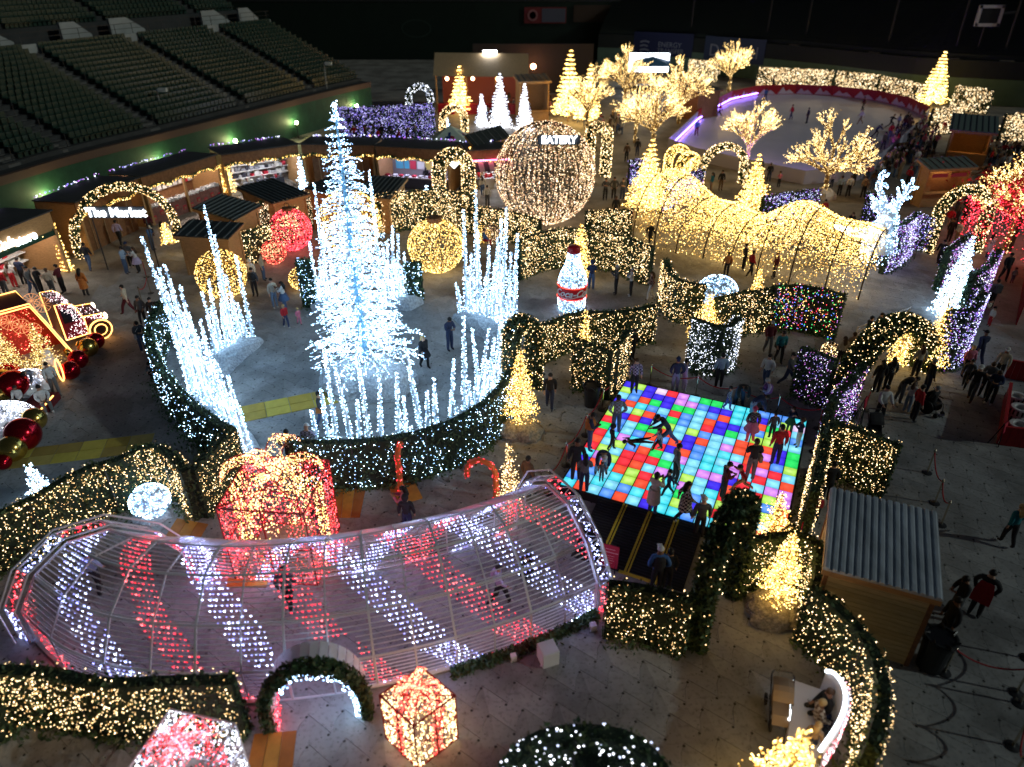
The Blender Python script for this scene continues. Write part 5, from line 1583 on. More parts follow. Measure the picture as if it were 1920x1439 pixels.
for s_ in (-.45, .45):
    b = MB(); b.box(P_(s_ * iw, -idp - .06, 2.32), (iw * .75, .03, .28), math.atan2(u_[1], u_[0])); b.build("banner", mat("red_pink_banner", (.45, .05, .08), .6), r_)
b = MB(); b.box(P_(0, 0, 2.6), (1.5, .1, .06), math.atan2(u_[1], u_[0])); b.build("hatch_lamp", emit("hatch_lamp2", (1, .6, .28), 8), r_)
kiosk("small wooden hut at the left end of the rink beside the grove", [(1290, 158), (1335, 152), (1338, 170), (1292, 178)], 3.4, 3.0, nribs=5, woodm=M_WOODD)
kiosk("tan far hut right of the food pavilion under a wall lamp", [(968, 140), (1028, 138), (1030, 152), (966, 154)], 4.6, 4.2, nribs=6, roofm=mat("tan_roof", (.25, .18, .12), .7), open_front=True)

# ------------------------------------------------------------------ market stall row
GOODS = [mat(f"goods_{i}", c, .55) for i, c in enumerate([(.5, .5, .52), (.25, .25, .28), (.5, .03, .05), (.7, .68, .65), (.05, .05, .07), (.32, .2, .1), (.1, .2, .35), (.6, .45, .2)])]
POST = [mat(f"poster_{i}", c, .5) for i, c in enumerate([(.05, .2, .6), (.6, .3, .05), (.55, .05, .08), (.1, .45, .6), (.6, .6, .55), (.25, .08, .5), (.5, .4, .1)])]
def stall(label, px0, px1, z=3.2, depth=3.0, style="goods", garl=GOLD, fas=.8, seed=0):
    rg = random.Random(seed)
    A, B = at(*px0, z), at(*px1, z)
    A[2] = B[2] = 0
    d = B - A; L = np.linalg.norm(d); d = d / L; n = V(-d[1], d[0], 0)
    if np.dot(n, A) < 0: n = -n            # n points to the back of the stall
    root = thing("market_stall", label, "market stall", (A + B) / 2 + n * depth / 2, group="market stalls in the wooden row")
    rz = math.atan2(d[1], d[0])
    def P(x, y, zz): return A + d * x + n * y + V(0, 0, zz)
    b = MB(); b.box(P(L / 2, .06, z - fas / 2), (L, .10, fas), rz); b.build("fascia", M_WOODD if style != "store" else M_WOOD, root)
    b = MB()
    b.add([P(-.1, -.15, z + .05), P(L + .1, -.15, z + .05), P(L + .1, depth, z - .05), P(-.1, depth, z - .05), P(-.1, -.15, z + .12), P(L + .1, -.15, z + .12), P(L + .1, depth, z + .02), P(-.1, depth, z + .02)], [(3, 2, 1, 0), (4, 5, 6, 7), (0, 1, 5, 4), (1, 2, 6, 5), (2, 3, 7, 6), (3, 0, 4, 7)])
    b.build("roof", mat("stall_roof_dark", (.05, .05, .05), .7, var=.2, scale=1), root)
    b = MB(); b.box(P(L / 2, depth - .05, z / 2 - .05), (L, .08, z - .1), rz); b.build("back_wall", mat("stall_lining", (.24, .22, .21), .8) if style in ("goods", "art") else M_WOODD, root)
    for x in (.04, L - .04):
        b = MB(); b.box(P(x, depth / 2, z / 2 - .05), (.07, depth - .2, z - .1), rz); b.build("side_wall", M_WOOD, root)
    npost = max(2, int(L / 3.2) + 1)
    for k in range(npost):
        b = MB(); b.box(P(.08 + (L - .16) * k / (npost - 1), 0, (z - fas) / 2), (.16, .16, z - fas), rz); b.build("post", M_WOOD, root)
    b = MB(); b.box(P(L / 2, 1.0, z - fas - .0), (L * .8, .10, .05), rz); b.build("strip_lamp", emit("stall_lamp_" + style, {"goods": (.85, .9, 1), "art": (.62, .62, 1), "counter": (1, .82, .72), "store": (1, .85, .75), "dim": (1, .6, .3)}[style], {"goods": 45, "art": 45, "counter": 38, "store": 36, "dim": 5}[style]), root)
    gb = [MB() for _ in range(8)]
    if style == "goods":
        for sh in (.75, 1.25, 1.75, 2.2):
            b = MB(); b.box(P(L / 2, depth - .35, sh), (L - .3, .5, .04), rz); b.build("shelf", GOODS[3], root)
            x = .3
            while x < L - .4:
                w, h = rg.uniform(.12, .4), rg.uniform(.12, .36)
                gb[rg.choice([0, 0, 1, 2, 3, 3, 4])].box(P(x + w / 2, depth - .35, sh + .03 + h / 2), (w, .3, h), rz); x += w + rg.uniform(.02, .12)
        for k in range(int(L / 1.2)):
            x = .6 + k * 1.2
            b = MB(); b.box(P(x, 1.0, .42), (.9, .6, .84), rz); b.build("display_table", GOODS[rg.choice([0, 1, 4, 3])], root)
            for _ in range(5):
                h = rg.uniform(.1, .35); gb[rg.choice([0, 2, 3, 1])].box(P(x + rg.uniform(-.35, .35), 1.0 + rg.uniform(-.2, .2), .85 + h / 2), (.18, .18, h), rz)
    elif style == "art":
        x = .4
        while x < L - .6:
            w = rg.uniform(.4, .7)
            for zz in (1.2, 2.0):
                h = rg.uniform(.5, .72)
                b = MB(); b.box(P(x + w / 2, depth - .14, zz + .1), (w, .05, h), rz); b.build("poster", rg.choice(POST), root)
            x += w + .1
        b = MB(); b.box(P(L / 2, .7, .9), (L - .6, .6, .06), rz); b.build("table_top", GOODS[3], root)
        x = .5
        while x < L - .6:
            gb[rg.choice([0, 2, 3, 6])].box(P(x, .7, 1.0), (.3, .4, .1), rz); x += rg.uniform(.35, .7)
        b = MB(); b.box(P(L / 2, .75, .45), (L - .7, .5, .86), rz); b.build("table_front", GOODS[4], root)
    elif style == "counter":
        for k in range(2):
            b = MB(); b.box(P(L * (.25 + .5 * k), .35, .55), (L / 2 - .12, .5, 1.1), rz); b.build("counter_front", mat("painted_brick_front", (.24, .10, .08), .7, var=.4, scale=4), root)
            for q in range(5):
                gb[2].box(P(L * .5 * k + L * .5 * (q + .5) / 5, .08, .45 + .2 * (q % 2)), (.28, .03, .3), rz); gb[5].box(P(L * .5 * k + L * .5 * (q + .5) / 5, .06, .42 + .2 * (q % 2)), (.16, .03, .14), rz)
        pts = np.array([P(rg.uniform(.1, L - .1), .35 + rg.uniform(-.28, .28), 1.12 + rg.uniform(0, .14)) for _ in range(1500)])
        leaves("white_garland", pts, np.tile([0, 0, 1.], (len(pts), 1)), .09, M_SNOW, root)
        for k in range(int(L / .5)):
            h = rg.uniform(.3, .7); gb[rg.choice([0, 1, 3, 6, 2])].box(P(.4 + k * .5, depth - .3, 1.3 + h / 2), (.38, .2, h), rz)
    elif style == "store":
        for sh in (.6, 1.1, 1.6, 2.1):
            b = MB(); b.box(P(L * .72, depth - .4, sh), (L * .5, .6, .06), rz); b.build("shelf", mat("white_shelf", (.75, .75, .75), .5), root)
            x = L * .5
            while x < L - .4:
                gb[rg.choice([2, 2, 2, 3])].box(P(x, depth - .35, sh + .16), (.3, .3, .24), rz); x += .36
        b = MB(); b.box(P(L / 2, .05, z - fas - .14), (L, .16, .28), rz); b.build("green_trim", mat("green_trim", (.012, .05, .03), .5), root)
    else:
        b = MB(); b.box(P(L / 2, .5, 1.1), (L * .8, .06, 2.2), rz); b.build("shutter", M_WOODD, root)
        for k in range(4): gb[5].box(P(L * (.2 + .2 * k), .44, 1.1), (.06, .06, 2.2), rz)
    for k, g_ in enumerate(gb):
        if g_.n: g_.build("wares", GOODS[k], root, "stuff")
    n_ = int(L * 24) if style != "store" else 2
    xs = RNG.uniform(0, L, n_)
    sc = np.abs(np.sin(xs * 1.5))
    bulbs("fascia_lights", np.array([P(x, -.08 - rg.uniform(0, .12), z - fas - .05 + .22 * s_ - rg.uniform(0, .16)) for x, s_ in zip(xs, sc)]), .036, garl, root, fine=False)
    pts = np.array([P(x, -.1, z - fas - .05 + .2 * abs(math.sin(x * 1.5)) + rg.uniform(-.12, .05)) for x in RNG.uniform(0, L, int(L * 40) if style != "store" else 4)])
    leaves("fascia_garland", pts, np.tile([*(-n[:2]), .3], (len(pts), 1)), .12, M_LEAF, root)
    n_ = int(L * 7)
    bulbs("roof_edge_lights", np.array([P(rg.uniform(0, L), depth + rg.uniform(-.15, .1), z + .1 + rg.uniform(0, .1)) for _ in range(n_)]), .06, VIOLET, root, fine=False)
    return root, P, L, d, n
s0, P0, L0, d0, n0 = stall("open fronted store stall at the left edge with white and red shelves", (-70, 462), (93, 398), 3.6, 3.2, "store", fas=1.0, seed=1)
M_SIGNW = emit("sign_letter_white", (.9, .97, 1), 3.2)
def sx(px, z):
    return min(np.linspace(-2, L0 + 2, 400), key=lambda x: abs(960 + FPX * P0(x, 0, z)[0] / (P0(x, 0, z)[1] * CP - (z - CAM_H) * SP) - px))
put_text("sign_lettering", "Coca-Cola", .74, M_SIGNW, P0(sx(-22, 2.85), -.06, 2.9), d0, (0, 0, 1), s0, .03, .35, .015)
put_text("sign_lettering", "store", .68, M_SIGNW, P0(sx(47, 2.75), -.06, 2.78), d0, (0, 0, 1), s0, .03, 0, .02)
stall("dark closed stall behind the market entrance arch", (140, 382), (258, 336), 3.3, 3.0, "dim", seed=2)
stall("stall with two painted brick counters topped by white garland", (264, 334), (404, 292), 3.3, 3.0, "counter", seed=3)
stall("gift shop stall crowded with grey and red goods on shelves", (415, 292), (558, 272), 3.3, 3.2, "goods", seed=4)
stall("brown shuttered stall behind the top of the great white tree", (564, 272), (700, 274), 3.3, 3.0, "dim", seed=5)
stall("art stall with bright coloured prints and blue violet light", (704, 275), (842, 283), 3.3, 3.0, "art", seed=6)
s5, P5, L5, d5, n5 = stall("stall with a pink neon line and striped awning beside the giant ball", (876, 284), (962, 280), 3.2, 2.6, "goods", seed=7)
for k in range(9):
    x0, x1 = L5 * k / 9, L5 * (k + 1) / 9
    b = MB(); b.add([P5(x0, -.12, 2.3), P5(x1, -.12, 2.3), P5(x1, -1.1, 1.85), P5(x0, -1.1, 1.85), P5(x0, -.12, 2.33), P5(x1, -.12, 2.33), P5(x1, -1.1, 1.88), P5(x0, -1.1, 1.88)], [(3, 2, 1, 0), (4, 5, 6, 7), (2, 3, 7, 6)])
    b.build("awning_stripe", mat("awning_dark", (.05, .035, .04), .7) if k % 2 else mat("awning_pink", (.5, .3, .3), .7), s5)
b = MB(); b.tube([P5(.3, -.2, 2.5), P5(L5 - .3, -.2, 2.5)], .05, 5); b.build("neon_tube", emit("neon_pink", (1, .12, .35), 5), s5)

# lit signs
def lit_sign(label, txt, px, z, size, width, ang=0, legs=True):
    p = at(*px, z) if z else px
    xd = V(math.cos(ang), math.sin(ang), 0)
    root = thing("lit_sign", label, "sign", p)
    b = MB(); b.beam(p - xd * width / 2 + V(0, .06, 0), p + xd * width / 2 + V(0, .06, 0), .08, size * .9); b.build("sign_board", mat("sign_back", (.05, .06, .08), .6), root)
    put_text("lettering", txt, size, M_SIGNW, p + V(0, -.04, 0), xd, (0, 0, 1), root, .03, 0, .02)
    for s_ in (-1, 1) if legs else ():
        b = MB(); q = p + xd * s_ * width * .48 + V(0, .1, 0); b.tube([q * V(1, 1, 0), q], .04, 5); b.build("leg", M_DARKMETAL, root)
    return root
lit_sign("glowing white market sign hung under the wide garland arch", "The Market", (218, 399), 3.5, .72, 3.2)
lit_sign("glowing white eatery sign across the top of the giant ornament ball", "EATERY", at_y(1048, 263, 45.0), None, .62, 2.6, legs=False)
# shield sign on the gateway
p = at(852, 297, 3.2)
t = thing("shield_sign", "small glowing white shield sign on the dark garland gateway", "sign", p)
b = MB(); sh = [(-.5, .6), (.5, .6), (.55, .1), (.35, -.4), (0, -.75), (-.35, -.4), (-.55, .1)]
b.add([p + V(x * .8, -.7, z * .8) for x, z in sh] + [p + V(x * .8, -.62, z * .8) for x, z in sh], [tuple(range(6, -1, -1)), tuple(range(7, 14))] + [(k, (k + 1) % 7, 7 + (k + 1) % 7, 7 + k) for k in range(7)])
b.build("panel", emit("shield_white", (.75, .92, 1), 4), t)

# ------------------------------------------------------------------ star tent
c = at(847, 318)
t = thing("canopy_tent", "pale green pop up canopy with a red and blue state shaped emblem", "tent", c)
hs, ez, az = 1.75, 2.5, 3.7
cs = [c + V(-hs, -hs, ez), c + V(hs, -hs, ez), c + V(hs, hs, ez), c + V(-hs, hs, ez)]
b = MB(); ap = c + V(0, 0, az)
for k in range(4):
    b.add([cs[k], cs[(k + 1) % 4], ap], [(0, 1, 2)]); b.add([cs[k], cs[(k + 1) % 4], cs[(k + 1) % 4] - V(0, 0, .3), cs[k] - V(0, 0, .3)], [(3, 2, 1, 0)])
b.build("canopy", mat("pale_canopy", (.62, .72, .62), .8), t)
for q in cs:
    b = MB(); b.tube([q * V(1, 1, 0), q], .03, 5); b.build("leg", M_WHITEMETAL, t)
def onface(x, y, k=0): # y: 0 eave .. 1 apex on face k
    a, d_ = cs[k], cs[(k + 1) % 4]; m = (a + d_) / 2; e = nrm(d_ - a)
    nn = nrm(np.cross(d_ - a, ap - a))
    return m + (ap - m) * y + e * x + nn * .02
for poly_, colr in [([(-.1, .62), (.12, .62), (.12, .42), (-.1, .42)], (.02, .06, .22)), ([(-.42, .40), (.12, .42), (.12, .28), (-.18, .28)], (.02, .06, .22)), ([(.12, .45), (.50, .40), (.46, .24), (.16, .06), (.04, .2), (-.1, .28), (.12, .28)], (.42, .02, .04))]:
    for k in (0, 1):
        b = MB(); b.add([onface(x * .9, y, k) for x, y in poly_], [tuple(range(len(poly_)))]); b.build("emblem", mat(f"emblem_{colr[0]}", colr, .6), t)

# ------------------------------------------------------------------ food pavilion far behind
c = at(905, 205)
t = thing("food_pavilion", "tan gabled food pavilion with red counters and hanging lamps", "pavilion", c)
b = MB()
for s_, m_ in ((-1, 0), (1, 0)):
    b.add([c + V(-5.5, 0, 6.3), c + V(5.5, -1.0, 6.3), c + V(5.5, -1.0 + s_ * 3.4, 4.2), c + V(-5.5, s_ * 3.4, 4.2)], [(0, 1, 2, 3) if s_ < 0 else (3, 2, 1, 0)])
b.build("roof", mat("tan_tent_roof", (.42, .30, .17), .7, var=.15), t)
for x in (-5.2, -1.7, 1.7, 5.2):
    b = MB(); b.box(c + V(x, -3.2, 2.1), (.18, .18, 4.2)); b.build("post", M_WOOD, t)
    b = MB(); b.box(c + V(x * .8, -3.0, .55), (1.9, .7, 1.1)); b.build("counter", M_REDP, t)
    b = MB(); b.ball(c + V(x * .85 + .5, -3.3, 3.9), .22, 8); b.build("lamp", emit("pavilion_lamp", (1, .5, .25), 10), t)
b = MB(); b.box(c + V(0, 2.6, 2.0), (10, .2, 4.0)); b.build("back_wall", mat("pavilion_wall", (.30, .08, .06), .7), t)
b = MB(); b.box(c + V(1.0, -.8, 6.5), (1.6, .3, .2)); b.build("roof_lamp", emit("roof_lamp", (.95, .97, 1), 22), t)
p = at(1000, 125, 3.6); t = thing("wall_lamp", "glowing amber lamp on the dark wall above the tan far hut", "lamp", p)
b = MB(); b.ball(p, .35, 8); b.build("lens", emit("amber_lens", (1, .42, .2), 22), t)
b = MB(); b.box(p + V(0, 2.0, -.5), (16, .4, 6.0)); 
tag(b.build("dark_wall", mat("dark_wall_panel", (.05, .04, .035), .8)), "dark wall behind the amber lamp and the tan far hut", "wall")
p = at(1222, 168)
t = thing("stage", "small stage with a glaring white screen and blue canopy in the grove", "stage", p)
b = MB(); b.box(p + V(0, 0, .4), (7, 4, .8)); b.build("platform", M_DARKMETAL, t)
b = MB(); b.box(p + V(-.5, 1.2, 3.3), (5.5, .2, 2.4)); b.build("screen", emit("stage_screen", (.85, .92, 1), 4), t)
b = MB(); b.add([p + V(-3, -1.5, 3.1), p + V(2.2, -1.5, 3.1), p + V(2.2, 1.0, 3.6), p + V(-3, 1, 3.6), p + V(-.4, -.4, 4.3)], [(0, 1, 4), (1, 2, 4), (2, 3, 4), (3, 0, 4)]); b.build("canopy", mat("blue_canopy", (.05, .16, .32), .7), t)
for x in (-3, 2.2):
    b = MB(); b.tube([p + V(x, -1.5, 0), p + V(x, -1.5, 3.1)], .06, 5); b.build("post", M_DARKMETAL, t)

# ------------------------------------------------------------------ ice rink
ice_px = [(1306, 229), (1340, 206), (1370, 190), (1420, 179), (1490, 177), (1560, 180), (1640, 189), (1700, 203), (1738, 222), (1715, 250), (1665, 296), (1610, 338), (1505, 346), (1392, 322), (1300, 300), (1252, 282)]
I = [at(*p) for p in ice_px]
b = MB(); b.add([p + V(0, 0, .03) for p in I], [tuple(range(len(I) - 1, -1, -1))])
M_ICE = mat("rink_ice", (.74, .72, .86), .3, spec=.6, var=.10, scale=.25)
b.build("ice_surface", M_ICE, None, "structure")
ri = thing("rink_barrier", "red rink barrier with white peaks behind and pale violet lit panels in front", "barrier", sum(I) / len(I))
for k in range(len(I)):
    a, c = I[k], I[(k + 1) % len(I)]
    red = k <= 7
    sub = resample([a, c], 2.4)
    for q in range(len(sub) - 1):
        p0, p1 = sub[q], sub[q + 1]
        b = MB(); h = 1.25 if red else 1.1
        b.beam(p0 + V(0, 0, h / 2), p1 + V(0, 0, h / 2), .10, h); b.build("board", M_REDP if red else mat("pale_rink_board", (.42, .40, .52), .4), ri)
        if red:
            d_ = nrm(p1 - p0); n_ = V(d_[1], -d_[0], 0); n_ = n_ if np.dot(n_, -p0) > 0 else -n_
            L = np.linalg.norm(p1 - p0)
            b = MB(); o = n_ * .07; pk = [(.05, .1), (.30, .75 + .2 * (q % 2)), (.48, .4), (.66, .62), (.95, .1)]
            b.add([p0 + d_ * L * x + V(0, 0, z) + o for x, z in pk], [(0, 1, 2, 3, 4)]); b.build("peak_motif", mat("peak_white", (.6, .5, .5), .6), ri)
b = MB(); pl = [I[k] * V(1, 1, 0) for k in (15, 14, 13, 12, 11)]
pl = [p + nrm(sum(I) / len(I) - p) * V(1, 1, 0) * .12 + V(0, 0, .22) for p in pl]
b.tube(pl, .05, 5); b.build("violet_led_strip", emit("violet_led", (.34, .16, 1), 120), ri)
pl = [I[k] * V(1, 1, 0) + nrm(sum(I) / len(I) - I[k]) * V(1, 1, 0) * .12 + V(0, 0, .3) for k in (15, 0, 1, 2, 3)]
b = MB(); b.tube(pl, .04, 5); b.build("violet_led_strip", emit("violet_led2", (.30, .16, 1), 12), ri)
c = at(1453, 229); t = thing("traffic_cone", "orange cone standing alone on the rink ice", "cone", c)
b = MB(); b.box(c + V(0, 0, .06), (.5, .5, .05)); b.lathe([(.24, .08), (.05, .95), (.02, .97)], c, 10); b.build("cone_body", mat("cone_orange", (.7, .12, .03), .6), t)

# ------------------------------------------------------------------ gold wire tunnel and reindeer
GS = [V(9.6, 46.6), V(11.6, 45.0), V(13.6, 43.0), V(15.6, 41.0), V(17.6, 39.2), V(20.2, 37.4)]
GS = [p[:2] for p in resample(smooth([V(*p, 0) for p in GS], 1), .5)]
gn = poly_normals(GS); gn = [q if q[1] < 0 else -q for q in gn]
GN = len(GS) - 1
def gh(s): return 3.3 + .75 * math.sin(s * 9.2 + 1.0) * (1 - s * .4) + .25 * math.sin(s * 21)
def gw(s): return 2.75 + .5 * math.sin(s * 9.2 + .2) * (1 - s) 
def gpt(s, th):
    i = min(GN - .001, s * GN); k = int(i); f = i - k
    p = GS[k] * (1 - f) + GS[k + 1] * f; n_ = gn[k]
    return V(*(p + n_ * gw(s) * math.cos(th)), gh(s) * math.sin(th) ** .8 if math.sin(th) > 0 else 0)
gt = thing("gold_wire_tunnel", "rolling gold wire tunnel dripping with icicle lights beside the reindeer", "tunnel", (*GS[GN // 2], 0))
for k in range(9):
    b = MB(); b.tube([gpt(k / 8, t_) for t_ in np.linspace(0.02, math.pi - .02, 17)], .045, 5); b.build("hoop", M_WIRE, gt)
b = MB()
for th in (.5, .95, 1.57, 2.2, 2.65): b.tube([gpt(s, th) for s in np.linspace(0, 1, 30)], .022, 4)
for k in range(16): b.tube([gpt(min(1, k / 16 + q * .06), .02 + .55 * q) for q in np.linspace(0, 2.8, 9)], .010, 3, cap=False)
b.build("wire_mesh", M_WIRE, gt)
n = 17000
s = RNG.uniform(0, 1, n); th = np.arccos(RNG.uniform(-1, .96, n)); th = np.clip(th, .05, 3.09)
surf = np.array([gpt(a, t_) for a, t_ in zip(s, th)])
keep = RNG.random(n) < np.clip((surf[:, 2] - .3) / 1.7, .12, 1)
drop = np.where(RNG.random(n) < .55, RNG.uniform(0, 1.7, n) ** 1.3, 0)
surf[:, 2] = np.maximum(.15, surf[:, 2] - drop)
bulbs("icicle_lights", surf[keep] + RNG.normal(0, .03, (keep.sum(), 3)), .032, GOLD, gt, fine=False)
# reindeer bust
yb = 39.5
def rp_(px, py, dy=0): return at_y(px, py, yb + dy)
rd = thing("light_reindeer", "white lit reindeer bust with tall branching antlers above the gold tunnel", "light figure", rp_(1668, 470) * V(1, 1, 0))
limbs = [([(1648, 470), (1652, 440), (1668, 408)], [1.05, .85, .5]), ([(1668, 408), (1655, 393), (1640, 388)], [.5, .4, .22]), ([(1662, 402), (1640, 376), (1631, 366)], [.22, .14, .05]), ([(1664, 398), (1655, 372), (1647, 350), (1650, 332), (1660, 320)], [.2, .17, .15, .13, .07]), ([(1649, 350), (1660, 345), (1664, 352)], [.13, .12, .06]), ([(1650, 336), (1668, 326)], [.12, .06]), ([(1676, 398), (1690, 374), (1704, 354), (1714, 332)], [.2, .17, .14, .07]), ([(1704, 354), (1722, 352)], [.13, .06]), ([(1698, 362), (1692, 338)], [.13, .06]), ([(1690, 374), (1708, 370)], [.13, .06]), ([(1687, 378), (1683, 352)], [.12, .06]), ([(1672, 400), (1674, 376)], [.2, .1]), ([(1565, 424), (1600, 436), (1640, 438)], [.08, .22, .3])]
b = MB(); out = []
for pts, rad in limbs:
    pp = [rp_(*q) for q in pts]
    b.tube(pp, [r_ * .8 for r_ in rad], 8)
    for k in range(len(pp) - 1):
        L = np.linalg.norm(pp[k + 1] - pp[k]); m_ = int(L * (60 + 330 * (rad[k] + rad[k + 1]) / 2))
        t_ = RNG.uniform(0, 1, m_)[:, None]; a = RNG.normal(0, 1, (m_, 3)); a /= np.linalg.norm(a, axis=1)[:, None]
        out.append(pp[k] + (pp[k + 1] - pp[k]) * t_ + a * (rad[k] + (rad[k + 1] - rad[k]) * t_))
b.build("body_mesh", mat("white_deer_mesh", (.5, .55, .62), .7), rd)
bulbs("string_lights", np.concatenate(out), .036, WHITE, rd, fine=False)
# red canopy with gold figure
c = at(1893, 470)
rc = thing("red_light_canopy", "red drooping canopy of lights at the right edge", "light canopy", c)
b = MB(); b.tube([c, c + V(0, 0, 4.4)], .12, 8)
for k in range(9):
    a = 6.283 * k / 9; b.tube([c + V(0, 0, 4.4), c + V(2.0 * math.cos(a), 2.0 * math.sin(a), 4.2), c + V(3.2 * math.cos(a), 3.2 * math.sin(a), 2.9)], .04, 4)
b.build("frame", M_WIRE, rc)
n = 3000; a = np.round(RNG.uniform(0, 6.283, n) * 9) / 9 + RNG.normal(0, .03, n); rr = 3.2 * RNG.uniform(.15, 1, n) ** .6
z = 4.5 - 1.5 * (rr / 3.2) ** 2 - RNG.uniform(0, 2.6, n) ** 1.1 * (rr / 3.2)
bulbs("curtain_lights", c + np.column_stack([rr * np.cos(a), rr * np.sin(a), np.maximum(.3, z)]), .045, RED, rc, fine=False)
pts = np.column_stack([RNG.normal(0, 1.5, (1400, 2)), RNG.uniform(2.4, 4.6, 1400)]) + c
leaves("red_leaves", pts, np.tile([0, 0, 1.], (1400, 1)), .16, mat("red_leaf", (.4, .02, .03), .6), rc)
broadleaf("gold branching figure of lights rising over the red canopy", at(1880, 478), 5.6, .9, 1500, 31, r=.034, trunk=.5)

# ------------------------------------------------------------------ red parade truck and giant baubles at left
tr_ = thing("parade_truck", "red lit parade truck with open cargo box and neon outlined cab", "truck", at(90, 660))
A, B = at(-72, 720), at(131, 656)
d_ = nrm(B - A); n_ = V(-d_[1], d_[0], 0); n_ = n_ if np.dot(n_, A) > 0 else -n_
Lc = np.linalg.norm(B - A); Hc = 2.75
def TP(x, y, z): return A + d_ * x + n_ * y + V(0, 0, z)
hexo = [(0, 0), (Lc, 0), (Lc - .55, Hc - 1.1), (Lc - .95, Hc), (.9, Hc), (.3, Hc - 1.0)]
b = MB(); b.add([TP(x, 1.0, z) for x, z in hexo], [(0, 1, 2, 3, 4, 5)]); bw = b.build("cargo_back_wall", mat("red_patterned_wall", (.62, .055, .035), .5, var=.15, scale=3), tr_)
b = MB()
for k in range(1, 6): b.add([TP(hexo[k][0], -.25, hexo[k][1]), TP(hexo[(k + 1) % 6][0], -.25, hexo[(k + 1) % 6][1]), TP(hexo[(k + 1) % 6][0], 1.7, hexo[(k + 1) % 6][1]), TP(hexo[k][0], 1.7, hexo[k][1])], [(0, 1, 2, 3)])
b.build("cargo_shell", mat("dark_red_shell", (.10, .012, .015), .5), tr_)
b = MB()
for dy in (-.28, 1.72):
    loop = [TP(x, dy, z + .03) for x, z in hexo[1:]] + [TP(0, dy, .03)]
    b.tube(loop, .03, 5)
b.tube([TP(x * .985 + .05, -.1, z - .16) for x, z in hexo[1:]], .03, 4)
b.build("neon_outline", NEON, tr_)
b = MB()                                         # snowflake rosettes on the red wall
for k in range(8):
    x, z = Lc * (.35 + .085 * k), 1.0 + (k * 1.37) % 1.7
    for q in range(6):
        a = math.pi * q / 6
        b.beam(TP(x - .36 * math.cos(a), .97, z - .36 * math.sin(a)), TP(x + .36 * math.cos(a), .97, z + .36 * math.sin(a)), .015, .015)
    b.tube([TP(x + .36 * math.cos(t_), .97, z + .36 * math.sin(t_)) for t_ in np.linspace(0, 6.283, 13)], .012, 3, cap=False)
b.build("snowflake_motif", emit("motif_gold", (1, .4, .16), .7), bw)
xs, zs = RNG.uniform(.4, Lc - .4, 420), RNG.uniform(.2, Hc - .2, 420)
bulbs("wall_lights", np.array([TP(x, .95, z) for x, z in zip(xs, zs) if x < Lc - .3 - z * .25]), .024, CORAL, tr_)
# cab: cabin, bonnet, wings, wheel, lamps
def cabpart(name, prof, y0, y1, m):
    b = MB(); k = len(prof)
    b.add([TP(x, y0, z) for x, z in prof] + [TP(x, y1, z) for x, z in prof], [tuple(range(k)), tuple(range(2 * k - 1, k - 1, -1))] + [((i + 1) % k, i, k + i, k + (i + 1) % k) for i in range(k)])
    return b.build(name, m, tr_)
M_CABR = mat("cab_red", (.16, .012, .025), .4)
X = Lc
cabin = [(X + .05, .4), (X + 1.05, .4), (X + 1.05, 1.15), (X + .8, 1.95), (X + .55, 2.15), (X + .05, 2.2)]
hood = [(X + 1.05, .45), (X + 1.95, .45), (X + 2.02, .8), (X + 1.9, 1.1), (X + 1.05, 1.2)]
cabpart("cabin", cabin, .25, 2.3, M_CABR); cabpart("bonnet", hood, .5, 2.05, M_CABR)
cabpart("bumper", [(X + 1.97, .3), (X + 2.1, .3), (X + 2.1, .52), (X + 1.97, .52)], .2, 2.3, M_CHROME)
cabpart("window", [(X + .2, 1.2), (X + .88, 1.2), (X + .7, 1.85), (X + .2, 1.9)], .22, .245, mat("dark_glass", (.02, .02, .03), .1))
for yy in (.18, 2.2):
    for xx in (X + 1.55,):
        b = MB(); b.lathe([(.25, -.14), (.5, -.12), (.52, 0), (.5, .12), (.25, .14)], TP(xx, yy, .5), 16, axis=tuple(n_)); w_ = b.build("wheel", M_BLACK, tr_)
        b = MB(); cc = TP(xx, yy - .17, .5); b.tube([cc + d_ * .5 * math.cos(q) + V(0, 0, .5 * math.sin(q)) for q in np.linspace(0, 6.283, 17)], .04, 4); b.tube([cc + d_ * .28 * math.cos(q) + V(0, 0, .28 * math.sin(q)) for q in np.linspace(0, 6.283, 13)], .03, 4); b.build("neon_ring", NEON, w_)
b = MB()
for prof, ys in ((cabin, (.22, 2.32)), (hood, (.47, 2.07))):
    for yy in ys: b.tube([TP(x, yy, z) for x, z in prof + prof[:1]], .028, 4)
b.build("neon_outline", NEON, tr_)
out = []
for prof, y0, y1, n in ((cabin, .2, 2.35, 520), (hood, .45, 2.1, 420)):
    P2 = [V(x, z) for x, z in prof]
    for _ in range(n):
        k = random.randrange(len(P2) - 1) + 0
        q = P2[k] + (P2[k + 1] - P2[k]) * random.random()
        if random.random() < .55:
            c_ = sum(P2) / len(P2); q = c_ + (q - c_) * math.sqrt(random.random()); out.append(TP(q[0], y0 if random.random() < .7 else y1, q[1]))
        else: out.append(TP(q[0], random.uniform(y0, y1), q[1] + .02))
bulbs("body_lights", out, .026, BERRY, tr_)
for yy in (.45, 2.1):
    b = MB(); b.lathe([(.16, 0), (.17, .05), (.1, .1)], TP(X + 2.0, yy, .95), 10, axis=tuple(d_)); b.build("headlight", emit("head_lamp", (1, .75, .5), 5), tr_)
conifer("gold tree standing in the open cargo box of the red truck, left one", at(30, 708), 2.4, .75, DIMG, 620, 14)
conifer("gold tree standing in the open cargo box of the red truck, right one", at(92, 697), 2.4, .75, DIMG, 620, 14)
M_BRED = mat("metallic_red_bauble", (.42, .008, .018), .16, metal=.85)
